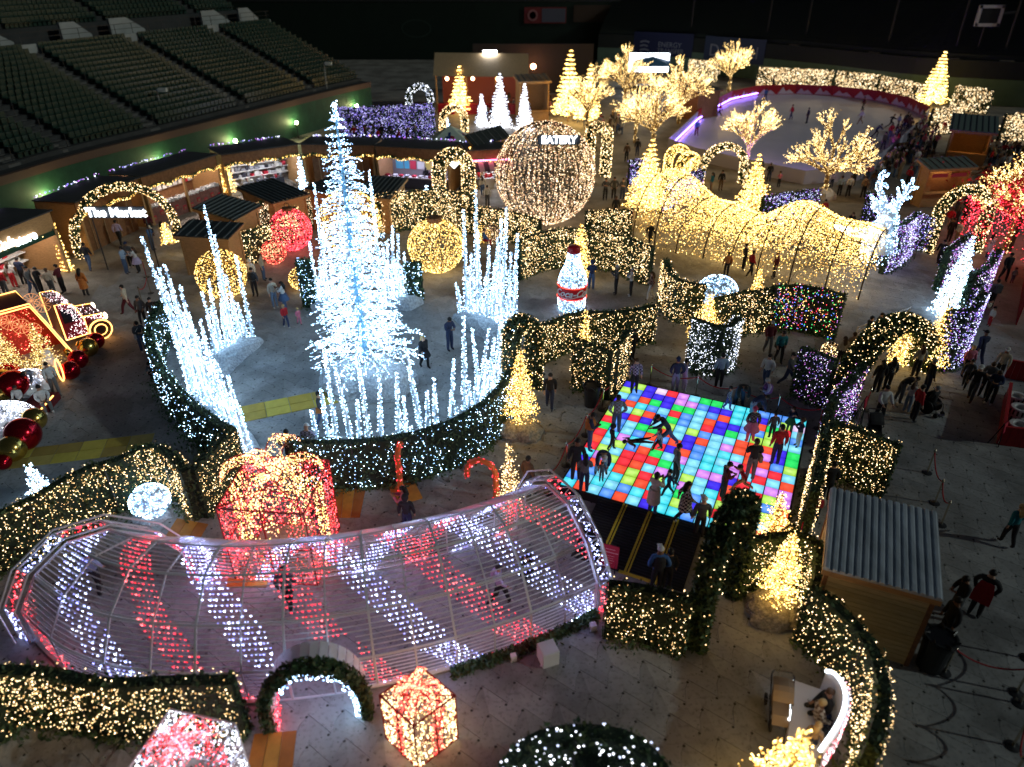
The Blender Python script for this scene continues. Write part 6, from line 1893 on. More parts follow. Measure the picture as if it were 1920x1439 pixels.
M_BGOLD = mat("metallic_gold_bauble", (.62, .42, .10), .18, metal=.95)
zc = lambda x, y: (x / 3.997, y / 3.997 + 540)
for x, y, r_, m_, lab in [(735, 405, 56, 0, "giant red bauble under the front of the red truck"), (680, 455, 64, 1, "giant gold bauble under the truck cab"), (605, 545, 64, 0, "giant red bauble between the gold one and the nearest red one"), (545, 628, 64, 0, "giant red bauble ringed by a warm neon hoop"), (510, 482, 22, 1, "small gold bauble at the corner of the cargo box"), (140, 738, 92, 0, "giant red bauble behind the seated people in pale clothes"), (28, 800, 62, 1, "giant gold bauble at the left edge behind the snow heap"), (55, 690, 62, 1, "giant gold bauble at the left edge below the lit trees"), (100, 640, 62, 0, "dark red bauble half hidden by the snow heap"), (285, 995, 76, 1, "giant gold bauble at the end of the neon edged step"), (215, 1112, 108, 0, "largest red bauble beside the yellow walkway"), (125, 1216, 86, 1, "giant gold bauble on the yellow walkway"), (45, 1312, 50, 0, "small red bauble at the near end of the row"), (-10, 1200, 50, 0, "red bauble cut by the left edge")]:
    px = zc(x, y)
    R = r_ / 3.997 * (np.linalg.norm(at(px[0], px[1]) - V(0, 0, CAM_H))) / FPX * .93
    c = at(px[0], px[1] + r_ / 3.997 * .80); c[2] = R * .98
    t = thing("bauble", lab, "bauble", c * V(1, 1, 0), group="giant baubles beside the red truck")
    b = MB(); b.ball(c, R, 24); b.build("ball", M_BGOLD if m_ else M_BRED, t, smooth_=True)
    ax = nrm(V(random.uniform(-1, -.3), random.uniform(-.6, .6), .35))
    b = MB(); b.lathe([(R * .3, 0), (R * .3, R * .16), (R * .12, R * .2)], c + ax * R * .93, 10, axis=tuple(ax)); b.build("cap", M_BGOLD, t)
for px, nm in [((-3, 707), 'hoop around the red bauble ringed in neon'), ]:
    c = at(118, 712); t = thing("neon_hoop", "warm neon hoop leaning against the nearest red bauble", "light hoop", c)
    b = MB(); b.tube([c + V(0, 0, .48) + d_ * .05 * math.sin(q) + n_ * .5 * math.cos(q) + V(0, 0, .48 * math.sin(q)) for q in np.linspace(0, 6.283, 19)], .035, 5); b.build("tube", NEON, t)
def snowheap(label, px, w, dp, h, nb):
    c = at(*px)
    t = thing("snow_heap", label, "snow heap", c, group="lit snow heaps by the truck")
    rock(c, w, dp, h, name="fleece", m=M_SNOW, parent=t, seed=int(px[0] + 3))
    a = RNG.uniform(0, 6.283, nb); u = np.sqrt(RNG.uniform(0, 1, nb))
    z = h * 1.02 * np.sin(np.arccos(np.clip(u, 0, 1)) ** 1.0 * 1.0) ** .7
    bulbs("snow_lights", c + np.column_stack([w * u * np.cos(a), dp * u * np.sin(a), z + .04]), .026, SNOWY, t)
snowheap("white lit snow heap behind the seated people in pale clothes", (55, 728), .95, .8, .75, 380)
snowheap("large white lit snow heap at the left edge above the yellow walkway", (12, 800), 1.35, 1.0, .9, 900)
c = at(100, 698); t = thing("striped_cone", "white spiral cone ornament with a red tip beside the snow heap", "ornament", c)
b = MB(); b.lathe([(.36, .0)] + [(.40 - .036 * k + (.03 if k % 2 else 0), .12 * k + .06) for k in range(9)], c + V(0, 0, .1), 14); b.build("cone_body", M_SNOW, t)
b = MB(); b.ball(c + V(0, 0, 1.28), .09, 8); b.build("tip", M_REDP, t)
b = MB(); p0, p1 = at(68, 775), at(92, 748); b.beam(p0 + V(0, 0, .16), p1 + V(0, 0, .16), 1.0, .32)
t = thing("step", "dark red carpeted step with a warm neon edge at the photo set", "step", (p0 + p1) / 2); b.build("riser", mat("dark_red_carpet", (.13, .015, .02), .8), t)
b = MB(); b.beam(p0 + V(.45, -.3, .34), p1 + V(.45, -.3, .34), .05, .04); b.build("neon_edge", NEON, t)

# ------------------------------------------------------------------ tyre pen at the right edge
def red_panel(label, p0, p1, h):
    A, B = at(*p0), at(*p1)
    t = thing("barrier_panel", label, "barrier", (A + B) / 2, group="red barrier panels of the tyre pen")
    L = np.linalg.norm(B - A); n = max(2, int(L / .22)); d_ = (B - A) / L
    for k in range(n):
        b = MB(); b.beam(A + d_ * (L * k / n + .006) + V(0, 0, h / 2), A + d_ * (L * (k + 1) / n - .006) + V(0, 0, h / 2), .05 + .012 * (k % 2), h); b.build("board", M_REDP, t)
    b = MB(); b.beam(A + V(0, 0, h + .03), B + V(0, 0, h + .03), .12, .05); b.build("top_rail", M_REDP, t)
red_panel("red barrier panel running away along the left of the white tyres", (1869, 833), (1882, 752), .85)
red_panel("red barrier panel in front of the white tyres", (1871, 834), (1960, 845), .8)
red_panel("red barrier panel behind the white tyres", (1882, 708), (1960, 722), .85)
red_panel("long dark red barrier wall at the right edge below the red canopy", (1905, 610), (1925, 500), 1.2)
for k, (x, y, n) in enumerate([(1903, 752, 1), (1906, 786, 2), (1903, 818, 2), (1935, 770, 2), (1930, 832, 1)]):
    for q in range(n):
        c = at(x, y); c[2] = .14 + .29 * q
        t = thing("tyre", ["white tyre at the back of the pen", "white tyre in the middle stack of the pen", "white tyre in the front stack of the pen", "white tyre against the right edge of the picture", "white tyre lowest in the pen behind the front panel"][k] + (", upper one" if q else (", lower one" if n > 1 else "")), "tyre", c * V(1, 1, 0), group="white tyres in the red pen")
        b = MB(); b.lathe([(.21, -.10), (.24, -.14), (.36, -.14), (.40, -.08), (.40, .08), (.36, .14), (.24, .14), (.21, .10), (.21, -.10)], c, 20); b.build("tread", mat("white_tyre", (.55, .56, .56), .6, var=.3, scale=6), t)
        b = MB()
        for s_ in range(16):
            a = 6.283 * s_ / 16; b.box(c + V(.405 * math.cos(a), .405 * math.sin(a), 0), (.02, .06, .2), a)
        b.build("tread_blocks", M_BLACK, t)
# ------------------------------------------------------------------ bins, speakers, signs
def bin_(label, px, r, h):
    c = at(*px); t = thing("waste_bin", label, "bin", c)
    b = MB(); b.lathe([(r * .82, 0), (r, h * .95), (r * 1.06, h * .95), (r * 1.06, h), (r * .92, h), (r * .8, h * .3)], c, 20); b.build("barrel", mat("black_plastic", (.018, .02, .022), .5), t, smooth_=False)
    b = MB(); b.lathe([(r * .96, h * .97), (r * 1.1, h * .96), (r * 1.09, h * .86)], c, 20)
    for k in range(7):
        a = k * .9; b.tube([c + V(r * .75 * math.cos(a), r * .75 * math.sin(a), h), c + V(r * 1.1 * math.cos(a + .2), r * 1.1 * math.sin(a + .2), h * 1.03), c + V(r * 1.1 * math.cos(a + .5), r * 1.1 * math.sin(a + .5), h * .9)], .03, 4)
    b.build("bag", mat("black_bag", (.01, .01, .012), .3), t)
bin_("black waste bin against the angular hedge at the dance floor", (1108, 760), .34, 1.0)
bin_("large black bin at the corner of the metal roofed kiosk", (1741, 1248), .38, 1.15)
def cube(label, px, s, h, rz, sub=True):
    c = at(*px); t = thing("speaker_box", label, "speaker", c)
    b = MB(); b.box(c + V(0, 0, h / 2), (s, s, h), rz); o = b.build("cabinet", mat("white_cabinet", (.72, .72, .76), .45), t)
    o.modifiers.new("edge", 'BEVEL').width = .012
    b = MB(); b.box(c + V(0, 0, h + .006), (s * .9, s * .9, .012), rz)
    for q in ((-.4, -.4), (.4, .4)): b.box(c + V(q[0] * s, q[1] * s, .01), (.05, .05, .03), rz)
    b.build("lid", mat("white_cabinet", (.72, .72, .76)), t)
cube("large white cube speaker on the floor before the trellis tunnel", (1027, 1238), .46, .50, .35)
cube("small white box on the floor beside the large white cube", (963, 1238), .15, .2, .3)
cube("small pinkish white box at the right foot of the trellis tunnel", (1112, 1180), .17, .2, .3)
def board_sign(label, px, w, h, z0, ang, m, lean=.12, lines=None, feet=True):
    c = at(*px); t = thing("notice_sign", label, "sign", c)
    xd = V(math.cos(ang), math.sin(ang), 0); nn = V(xd[1], -xd[0], 0); zd = nrm(V(0, 0, 1) - nn * lean)
    o = c + V(0, 0, z0)
    b = MB(); cs = [o - xd * w / 2, o + xd * w / 2, o + xd * w / 2 + zd * h, o - xd * w / 2 + zd * h]
    b.add(cs + [q - nn * .03 for q in cs], [(0, 1, 2, 3), (7, 6, 5, 4), (0, 4, 5, 1), (1, 5, 6, 2), (2, 6, 7, 3), (3, 7, 4, 0)]); pn = b.build("panel", m, t)
    b = MB()
    for s_ in (-.35, .35): b.tube([o + xd * w * s_ + zd * h * 1.05 - nn * .03, c + xd * w * s_ * 1.2 - nn * .35], .02, 4); b.tube([o + xd * w * s_ - nn * .03 + zd * h, c + xd * w * s_ * 1.1 + nn * .02], .018, 4)
    b.build("easel", M_BLACK, t)
    if lines:
        for k, (txt, sz, yy) in enumerate(lines):
            put_text("lettering", txt, sz, mat("pink_white_print", (.75, .45, .45), .6), o + zd * h * yy + nn * .006, xd, zd, pn, .002)
    return t
M_SIGNR = mat("coral_red_sign", (.50, .03, .06), .5)
board_sign("red notice sign with pale lines of writing at the foot of the ramp", (1140, 1072), .52, .80, .18, -.35, M_SIGNR, lines=[("WELCOME TO THE", .055, .86), ("DANCE FLOOR", .075, .74), ("please enjoy", .05, .60), ("max 30 people at a time", .035, .48), ("no running or jumping", .035, .39), ("shoes must be worn", .035, .30), ("children with an adult", .035, .20)][:3] if False else [("▬▬▬▬▬", .06, .84), ("▬▬▬▬▬▬", .08, .70), ("▬▬▬▬▬▬▬", .04, .54), ("▬▬▬▬▬▬", .04, .44), ("▬▬▬▬▬▬▬", .04, .34), ("▬▬▬▬▬", .04, .22)])
board_sign("tan notice board on a thin stand behind the metal roofed kiosk", (1655, 925), .32, .42, .75, .9, mat("tan_board", (.55, .38, .2), .6))
board_sign("small red notice on a stand beside the white hooded man", (1612, 800), .3, .42, .9, .9, M_SIGNR)
board_sign("small red notice hung at the corner of the tyre pen", (1873, 836), .3, .4, .62, .7, M_SIGNR)

# ------------------------------------------------------------------ white photo bench
A, B = V(7.50, 11.25, 0), V(6.62, 9.30, 0)
wb = thing("photo_bench", "white photo bench with glowing edges and a berry lit back", "bench", (A + B) / 2)
bd = nrm(B - A); bn = V(-bd[1], bd[0], 0); bn = bn if bn[0] > 0 else -bn   # towards the back (right)
LB = np.linalg.norm(B - A)
M_BEN = mat("white_bench_panel", (.74, .74, .80), .45)
b = MB(); cs = [A - bn * .45, A + bn * .25, B + bn * .25, B - bn * .45]; cs = [q[:2] for q in cs]
if np.cross(np.append(cs[1] - cs[0], 0), np.append(cs[2] - cs[1], 0))[2] < 0: cs = cs[::-1]
b.prism(cs, 0.0, .45); b.build("seat", M_BEN, wb)
bk = []; 
for q in np.linspace(-.02, 1.02, 17):
    bow = .30 - .55 * (2 * q - 1) ** 2
    bk.append(A + bd * LB * q + bn * (.32 + bow * .6) + V(0, 0, 0))
hts = [1.05 + .55 * math.sin(math.pi * min(1, max(0, q))) ** .6 for q in np.linspace(0, 1, 17)]
b = MB(); vs = []; fs = []
for p, h in zip(bk, hts): vs += [p, p + V(0, 0, h), p + bn * .1 + V(0, 0, h), p + bn * .1]
for k in range(16): fs += [(4 * k + j, 4 * k + 4 + j, 4 * k + 5 + j, 4 * k + 1 + j) for j in range(3)]
b.add(vs, fs); b.build("backrest", M_BEN, wb)
b = MB(); b.tube([p + V(0, 0, h + .03) for p, h in zip(bk, hts)], .04, 6); b.build("glowing_edge", LEDW, wb)
b = MB(); b.tube([A - bn * .47 + V(0, 0, .43), A - bn * .47 + bd * LB * .55 + V(0, 0, .43)], .025, 5); b.build("glowing_edge", LEDW, wb)
out = []
for _ in range(320):
    q = random.random() * 15.99; k = int(q); f = q - k
    p = bk[k] * (1 - f) + bk[k + 1] * f; h = hts[k] * (1 - f) + hts[k + 1] * f
    out.append(p + bn * .13 + V(0, 0, h * (.35 + .68 * random.random())))
bulbs("berry_lights", out, .024, BERRY + RED[:1], wb)
put_text("lettering", "joy", .17, mat("grey_print_dark", (.12, .12, .14), .6), A - bn * .02 + bd * .45 + V(0, 0, .456), -bn, bd * -1, wb, .002)

# white railing bench near the twisted arch
A, B = at(1602, 640), at(1700, 602)
t = thing("white_railing", "white slatted bench back beside the twisted garland arch", "bench", (A + B) / 2)
d_ = nrm(B - A); L = np.linalg.norm(B - A)
for z in (.35, .55, .75):
    b = MB(); b.beam(A + V(0, 0, z), B + V(0, 0, z), .04, .06); b.build("rail", M_WHITEMETAL, t)
for k in range(7):
    b = MB(); b.beam(A + d_ * L * k / 6, A + d_ * L * k / 6 + V(0, 0, .8), .05, .05); b.build("baluster", M_WHITEMETAL, t)

# ------------------------------------------------------------------ strollers and wheelchair
def wheel(parent, c, r, ax, w=.04, name="wheel"):
    b = MB(); b.lathe([(r * .78, -w / 2), (r, -w / 2), (r, w / 2), (r * .78, w / 2), (r * .78, -w / 2)], c, 16, axis=ax)
    for k in range(4):
        a = math.pi * k / 4; u = nrm(np.cross(ax, V(0, 0, 1))); q = u * math.cos(a) + V(0, 0, 1) * math.sin(a)
        b.beam(c - q * r * .8, c + q * r * .8, .012, .012)
    b.build(name, M_BLACK, parent, world=False)
def stroller(label, px, rz, seatm, hoodm):
    t = thing("stroller", label, "stroller", at(*px), rz, local=True)
    for x, y in ((-.26, -.3), (.26, -.3), (-.2, .42), (.2, .42)): wheel(t, V(x, y, .15), .15, (1, 0, 0))
    b = MB()
    for x in (-.26, .26):
        b.tube([V(x, -.3, .15), V(x, .1, .62), V(x, -.42, 1.0)], .018, 5); b.tube([V(x * .8, .42, .15), V(x, -.1, .6)], .018, 5)
    b.tube([V(-.26, -.42, 1.0), V(-.2, -.48, 1.05), V(.2, -.48, 1.05), V(.26, -.42, 1.0)], .022, 5); b.build("frame", M_DARKMETAL, t, world=False)
    b = MB(); b.add([(-.2, -.2, .55), (.2, -.2, .55), (.2, .32, .45), (-.2, .32, .45), (-.2, -.34, .95), (.2, -.34, .95), (.2, -.14, .5), (-.2, -.14, .5), (-.2, .32, .38), (.2, .32, .38), (-.2, .5, .3), (.2, .5, .3)], [(0, 1, 2, 3), (4, 5, 1, 0), (7, 6, 9, 8), (3, 2, 11, 10), (4, 0, 3, 8, 7), (1, 5, 6, 9, 2)]); b.build("seat", seatm, t, world=False)
    b = MB(); vs, fs = [], []
    for k in range(6):
        a = .3 + 1.7 * k / 5
        for x in (-.24, -.12, .12, .24): vs.append((x, -.2 + .4 * math.cos(a) * (1 - .3 * abs(x)) , .62 + .42 * math.sin(a) * (1 - .5 * abs(x))))
    for k in range(5):
        for j in range(3): fs.append((k * 4 + j, k * 4 + j + 1, k * 4 + j + 5, k * 4 + j + 4))
    b.add(vs, fs); b.build("hood", hoodm, t, world=False)
    b = MB(); b.box((0, -.05, .28), (.4, .4, .18)); b.build("basket", M_BLACK, t, world=False)
stroller("tan hooded stroller standing before the white photo bench", (1456, 1342), 2.9, mat("tan_fabric", (.33, .25, .17), .8), mat("tan_fabric", (.33, .25, .17)))
stroller("black stroller pushed by the man in the white hooded top", (1634, 822), 3.0, M_BLACK, mat("black_hood", (.02, .02, .022), .7))
t = thing("wheelchair", "black wheelchair among the group by the twisted garland arch", "wheelchair", at(1743, 773), .5, local=True)
for x in (-.29, .29): wheel(t, V(x, .05, .30), .30, (1, 0, 0)); wheel(t, V(x * .8, -.38, .09), .09, (1, 0, 0), name="caster")
b = MB()
for x in (-.25, .25): b.tube([V(x, .32, .95), V(x, .22, .9), V(x, .2, .48), V(x, -.3, .46), V(x * .8, -.38, .12)], .016, 5); b.tube([V(x, .2, .7), V(x, -.2, .7)], .02, 5)
b.build("frame", M_DARKMETAL, t, world=False)
b = MB(); b.box((0, -.03, .48), (.46, .44, .05)); b.build("seat", M_BLACK, t, world=False)
b = MB(); b.box((0, .2, .72), (.46, .04, .42)); b.build("backrest", M_BLACK, t, world=False)
b = MB(); b.box((0, -.46, .1), (.36, .14, .02)); b.build("footrest", M_DARKMETAL, t, world=False)
# picnic tables among the rink crowd
for k, px in enumerate([(1690, 285), (1712, 262), (1850, 330), (1880, 305), (1000, 186), (1040, 190)]):
    t = thing("picnic_table", "dark picnic table " + ["nearest the rink corner", "behind the first one at the rink corner", "beside the nearer wooden hut", "at the right among the seated crowd", "left of the far grove by the pavilion", "between the pavilion and the far grove"][k], "table", at(*px), .4, group="picnic tables", local=True)
    b = MB(); b.box((0, 0, .74), (1.8, .75, .05)); b.build("tabletop", M_WOODD, t, world=False)
    for s_ in (-1, 1):
        b = MB(); b.box((0, s_ * .65, .44), (1.8, .28, .05)); b.build("bench_seat", M_WOODD, t, world=False)
        b = MB(); b.beam(V(s_ * .65, -.6, 0), V(s_ * .65, .25, .72), .08, .06); b.beam(V(s_ * .65, .6, 0), V(s_ * .65, -.25, .72), .06, .08); b.build("leg", M_WOODD, t, world=False)
# ------------------------------------------------------------------ people
M_SKIN = [mat(f"skin_{i}", c, .55) for i, c in enumerate([(.50, .29, .20), (.36, .19, .12), (.20, .10, .06), (.58, .36, .26)])]
M_HAIR = {'k': mat("hair_black", (.012, .010, .009), .5), 'b': mat("hair_brown", (.06, .03, .016), .5), 'y': mat("hair_blonde", (.45, .30, .12), .5), 'g': mat("hair_grey", (.30, .30, .30), .6), 'p': mat("hat_pink", (.5, .05, .14), .7), 'w': mat("cap_white", (.6, .6, .58), .7), 'n': mat("hat_navy", (.02, .035, .10), .8), 'r': mat("hat_red", (.4, .02, .03), .8)}
CLO = {'black': (.022, .022, .025), 'navy': (.028, .038, .085), 'grey': (.14, .145, .15), 'dkgrey': (.075, .078, .085), 'white': (.58, .58, .57), 'beige': (.40, .32, .23), 'red': (.42, .018, .025), 'pink': (.55, .16, .24), 'maroon': (.10, .015, .025), 'teal': (.02, .17, .20), 'blue': (.05, .13, .33), 'ltblue': (.28, .38, .52), 'jean': (.06, .10, .19), 'ltjean': (.19, .26, .36), 'green': (.03, .14, .06), 'olive': (.09, .09, .05), 'brown': (.12, .07, .04), 'orange': (.50, .17, .04), 'purple': (.16, .06, .22), 'tan': (.30, .21, .13), 'lilac': (.42, .36, .55), 'cream': (.50, .45, .36)}
def cloth(k): return mat("cloth_" + k, CLO[k], .85, var=.18, scale=14)
def plaid(a, c):
    nm = f"plaid_{a}_{c}"
    if nm in MATS: return MATS[nm]
    m = mat(nm, CLO[a], .85); nt = m.node_tree
    t_ = nt.nodes.new("ShaderNodeTexCoord"); ck = nt.nodes.new("ShaderNodeTexChecker"); ck.inputs["Scale"].default_value = 13
    ck.inputs[1].default_value = (*CLO[a], 1); ck.inputs[2].default_value = (*CLO[c], 1)
    nt.links.new(t_.outputs["Object"], ck.inputs[0]); nt.links.new(ck.outputs[0], nt.nodes["Principled BSDF"].inputs["Base Color"])
    return m
def top_mat(k): return plaid(*k[6:].split('/')) if k.startswith('plaid:') else cloth(k)

# pose: joint positions in metres, figure faces +Y.  keys: pelvis chest neck head shL elL wrL shR elR wrR hipL knL anL toL hipR knR anR toR
def base_pose():
    return dict(pel=(0, 0, .95), bel=(0, .01, 1.08), che=(0, 0, 1.27), nb=(0, -.005, 1.44), nk=(0, .01, 1.51), hd=(0, .025, 1.61), ht=(0, .02, 1.70),
        shL=(-.18, 0, 1.41), elL=(-.25, -.02, 1.13), wrL=(-.26, .06, .90), shR=(.18, 0, 1.41), elR=(.25, -.02, 1.13), wrR=(.26, .06, .90),
        hipL=(-.09, 0, .90), knL=(-.10, .02, .50), anL=(-.11, -.01, .09), toL=(-.12, .15, .04), hipR=(.09, 0, .90), knR=(.10, .02, .50), anR=(.11, -.01, .09), toR=(.12, .15, .04))
def P_(**k):
    d = base_pose(); d.update(k); return d
def shift(d, keys, v):
    for q in keys: d[q] = tuple(np.add(d[q], v))
    return d
UP = ['pel', 'bel', 'che', 'nb', 'nk', 'hd', 'ht', 'shL', 'elL', 'wrL', 'shR', 'elR', 'wrR', 'hipL', 'hipR']
POSES = {}
POSES['stand'] = P_()
POSES['relax'] = P_(knR=(.13, .08, .50), anR=(.16, .02, .09), toR=(.24, .16, .04), elL=(-.27, -.05, 1.14), wrL=(-.20, .10, .98))
POSES['pocket'] = P_(elL=(-.31, -.08, 1.15), wrL=(-.20, .06, .94), elR=(.31, -.08, 1.15), wrR=(.20, .06, .94))
POSES['walk'] = P_(knL=(-.09, .22, .53), anL=(-.09, .32, .12), toL=(-.09, .47, .08), knR=(.09, -.10, .50), anR=(.09, -.36, .16), toR=(.09, -.24, .05), elL=(-.24, -.18, 1.15), wrL=(-.24, -.20, .92), elR=(.24, .10, 1.15), wrR=(.22, .28, 1.02))
POSES['walk2'] = P_(knL=(-.09, .12, .51), anL=(-.09, .14, .09), toL=(-.09, .29, .05), knR=(.09, -.06, .50), anR=(.09, -.24, .14), toR=(.09, -.12, .04), elL=(-.24, -.10, 1.14), wrL=(-.23, -.04, .90), elR=(.24, .03, 1.14), wrR=(.23, .17, .95))
POSES['phone'] = P_(elL=(-.22, .16, 1.20), wrL=(-.07, .34, 1.36), elR=(.22, .16, 1.20), wrR=(.06, .34, 1.37))
POSES['lookdown'] = P_(elL=(-.24, .08, 1.16), wrL=(-.07, .28, 1.18), elR=(.24, .08, 1.16), wrR=(.07, .28, 1.18), hd=(0, .07, 1.59), ht=(0, .11, 1.67))
POSES['crossed'] = P_(elL=(-.27, .06, 1.18), wrL=(.06, .20, 1.20), elR=(.27, .06, 1.16), wrR=(-.06, .22, 1.16))
POSES['push'] = P_(elL=(-.24, .12, 1.14), wrL=(-.20, .38, 1.05), elR=(.24, .12, 1.14), wrR=(.20, .38, 1.05), knL=(-.09, .10, .51), toL=(-.10, .22, .05), anL=(-.10, .08, .09), knR=(.09, -.04, .5), anR=(.09, -.20, .12), toR=(.09, -.06, .04))
POSES['bend'] = P_(che=(0, .24, 1.12), bel=(0, .10, 1.04), nb=(0, .38, 1.17), nk=(0, .44, 1.18), hd=(0, .53, 1.17), ht=(0, .61, 1.16), shL=(-.18, .36, 1.14), shR=(.18, .36, 1.14), elL=(-.22, .42, .87), wrL=(-.16, .48, .66), elR=(.22, .42, .87), wrR=(.16, .48, .66), knL=(-.14, .03, .50), anL=(-.18, -.02, .09), toL=(-.20, .13, .04), knR=(.14, .03, .50), anR=(.18, -.02, .09), toR=(.20, .13, .04))
POSES['lunge'] = P_(pel=(0, 0, .80), bel=(0, .07, .92), che=(0, .18, 1.07), nb=(0, .30, 1.20), nk=(0, .36, 1.24), hd=(0, .44, 1.30), ht=(0, .49, 1.37), shL=(-.18, .26, 1.18), shR=(.18, .26, 1.18), elL=(-.26, .48, 1.06), wrL=(-.20, .70, .98), elR=(.28, .40, .98), wrR=(.20, .60, .86), hipL=(-.1, 0, .76), hipR=(.1, 0, .76), knL=(-.14, .32, .52), anL=(-.14, .24, .09), toL=(-.15, .40, .04), knR=(.12, -.16, .42), anR=(.13, -.44, .12), toR=(.14, -.32, .04))
POSES['run'] = P_(pel=(0, 0, .92), che=(0, .10, 1.22), nb=(0, .17, 1.38), nk=(0, .2, 1.45), hd=(0, .25, 1.55), ht=(0, .26, 1.64), shL=(-.18, .14, 1.35), shR=(.18, .14, 1.35), elL=(-.40, .02, 1.22), wrL=(-.60, .10, 1.20), elR=(.38, .22, 1.22), wrR=(.52, .38, 1.28), knL=(-.10, .36, .66), anL=(-.10, .52, .30), toL=(-.10, .66, .30), knR=(.10, -.16, .52), anR=(.10, -.56, .30), toR=(.10, -.60, .16))
d = base_pose(); shift(d, UP, (0, 0, -.48)); d.update(knL=(-.12, .43, .48), anL=(-.12, .42, .09), toL=(-.13, .57, .04), knR=(.12, .43, .48), anR=(.12, .42, .09), toR=(.13, .57, .04), elL=(-.24, .05, .70), wrL=(-.14, .28, .56), elR=(.24, .05, .70), wrR=(.14, .28, .56)); POSES['sit'] = d
d = base_pose(); shift(d, UP, (0, 0, -.62)); d.update(che=(0, .10, .64), nb=(0, .18, .79), nk=(0, .21, .85), hd=(0, .25, .95), ht=(0, .26, 1.03), shL=(-.18, .14, .76), shR=(.18, .14, .76), knL=(-.16, .34, .44), anL=(-.14, .08, .09), toL=(-.15, .22, .04), knR=(.16, .34, .44), anR=(.14, .08, .09), toR=(.15, .22, .04), elL=(-.24, .26, .54), wrL=(-.12, .44, .52), elR=(.24, .26, .54), wrR=(.12, .44, .52)); POSES['crouch'] = d
d = base_pose()
for q in d:
    x, y, z = d[q]; d[q] = (x, z - .85, .13 + y * .5)
d.update(elL=(-.42, .30, .09), wrL=(-.62, .42, .07), elR=(.40, .42, .09), wrR=(.50, .66, .07), knL=(-.2, -.36, .14), anL=(-.3, -.74, .1), toL=(-.34, -.86, .14), anR=(.18, -.76, .1), toR=(.22, -.9, .14)); POSES['lie'] = d
EDG = [('pel', 'bel'), ('bel', 'che'), ('che', 'nb'), ('nb', 'nk'), ('nk', 'hd'), ('hd', 'ht'), ('nb', 'shL'), ('shL', 'elL'), ('elL', 'wrL'), ('nb', 'shR'), ('shR', 'elR'), ('elR', 'wrR'), ('pel', 'hipL'), ('hipL', 'knL'), ('knL', 'anL'), ('anL', 'toL'), ('pel', 'hipR'), ('hipR', 'knR'), ('knR', 'anR'), ('anR', 'toR')]
RAD = dict(pel=(.175, .14), bel=(.172, .14), che=(.195, .145), nb=(.125, .10), nk=(.058, .058), hd=(.088, .10), ht=(.066, .07), shL=(.09, .09), elL=(.074, .074), wrL=(.046, .046), shR=(.09, .09), elR=(.074, .074), wrR=(.046, .046), hipL=(.11, .11), knL=(.082, .082), anL=(.062, .062), toL=(.040, .034), hipR=(.11, .11), knR=(.082, .082), anR=(.062, .062), toR=(.040, .034))
ZONE = {'nk': 0, 'hd': 0, 'ht': 0, 'toL': 3, 'toR': 3}
def seg_dist(p, a, b_):
    ab = b_ - a; t_ = np.clip(((p - a) @ ab) / (ab @ ab + 1e-9), 0, 1)
    return np.linalg.norm(p - (a + t_[:, None] * ab), axis=1)
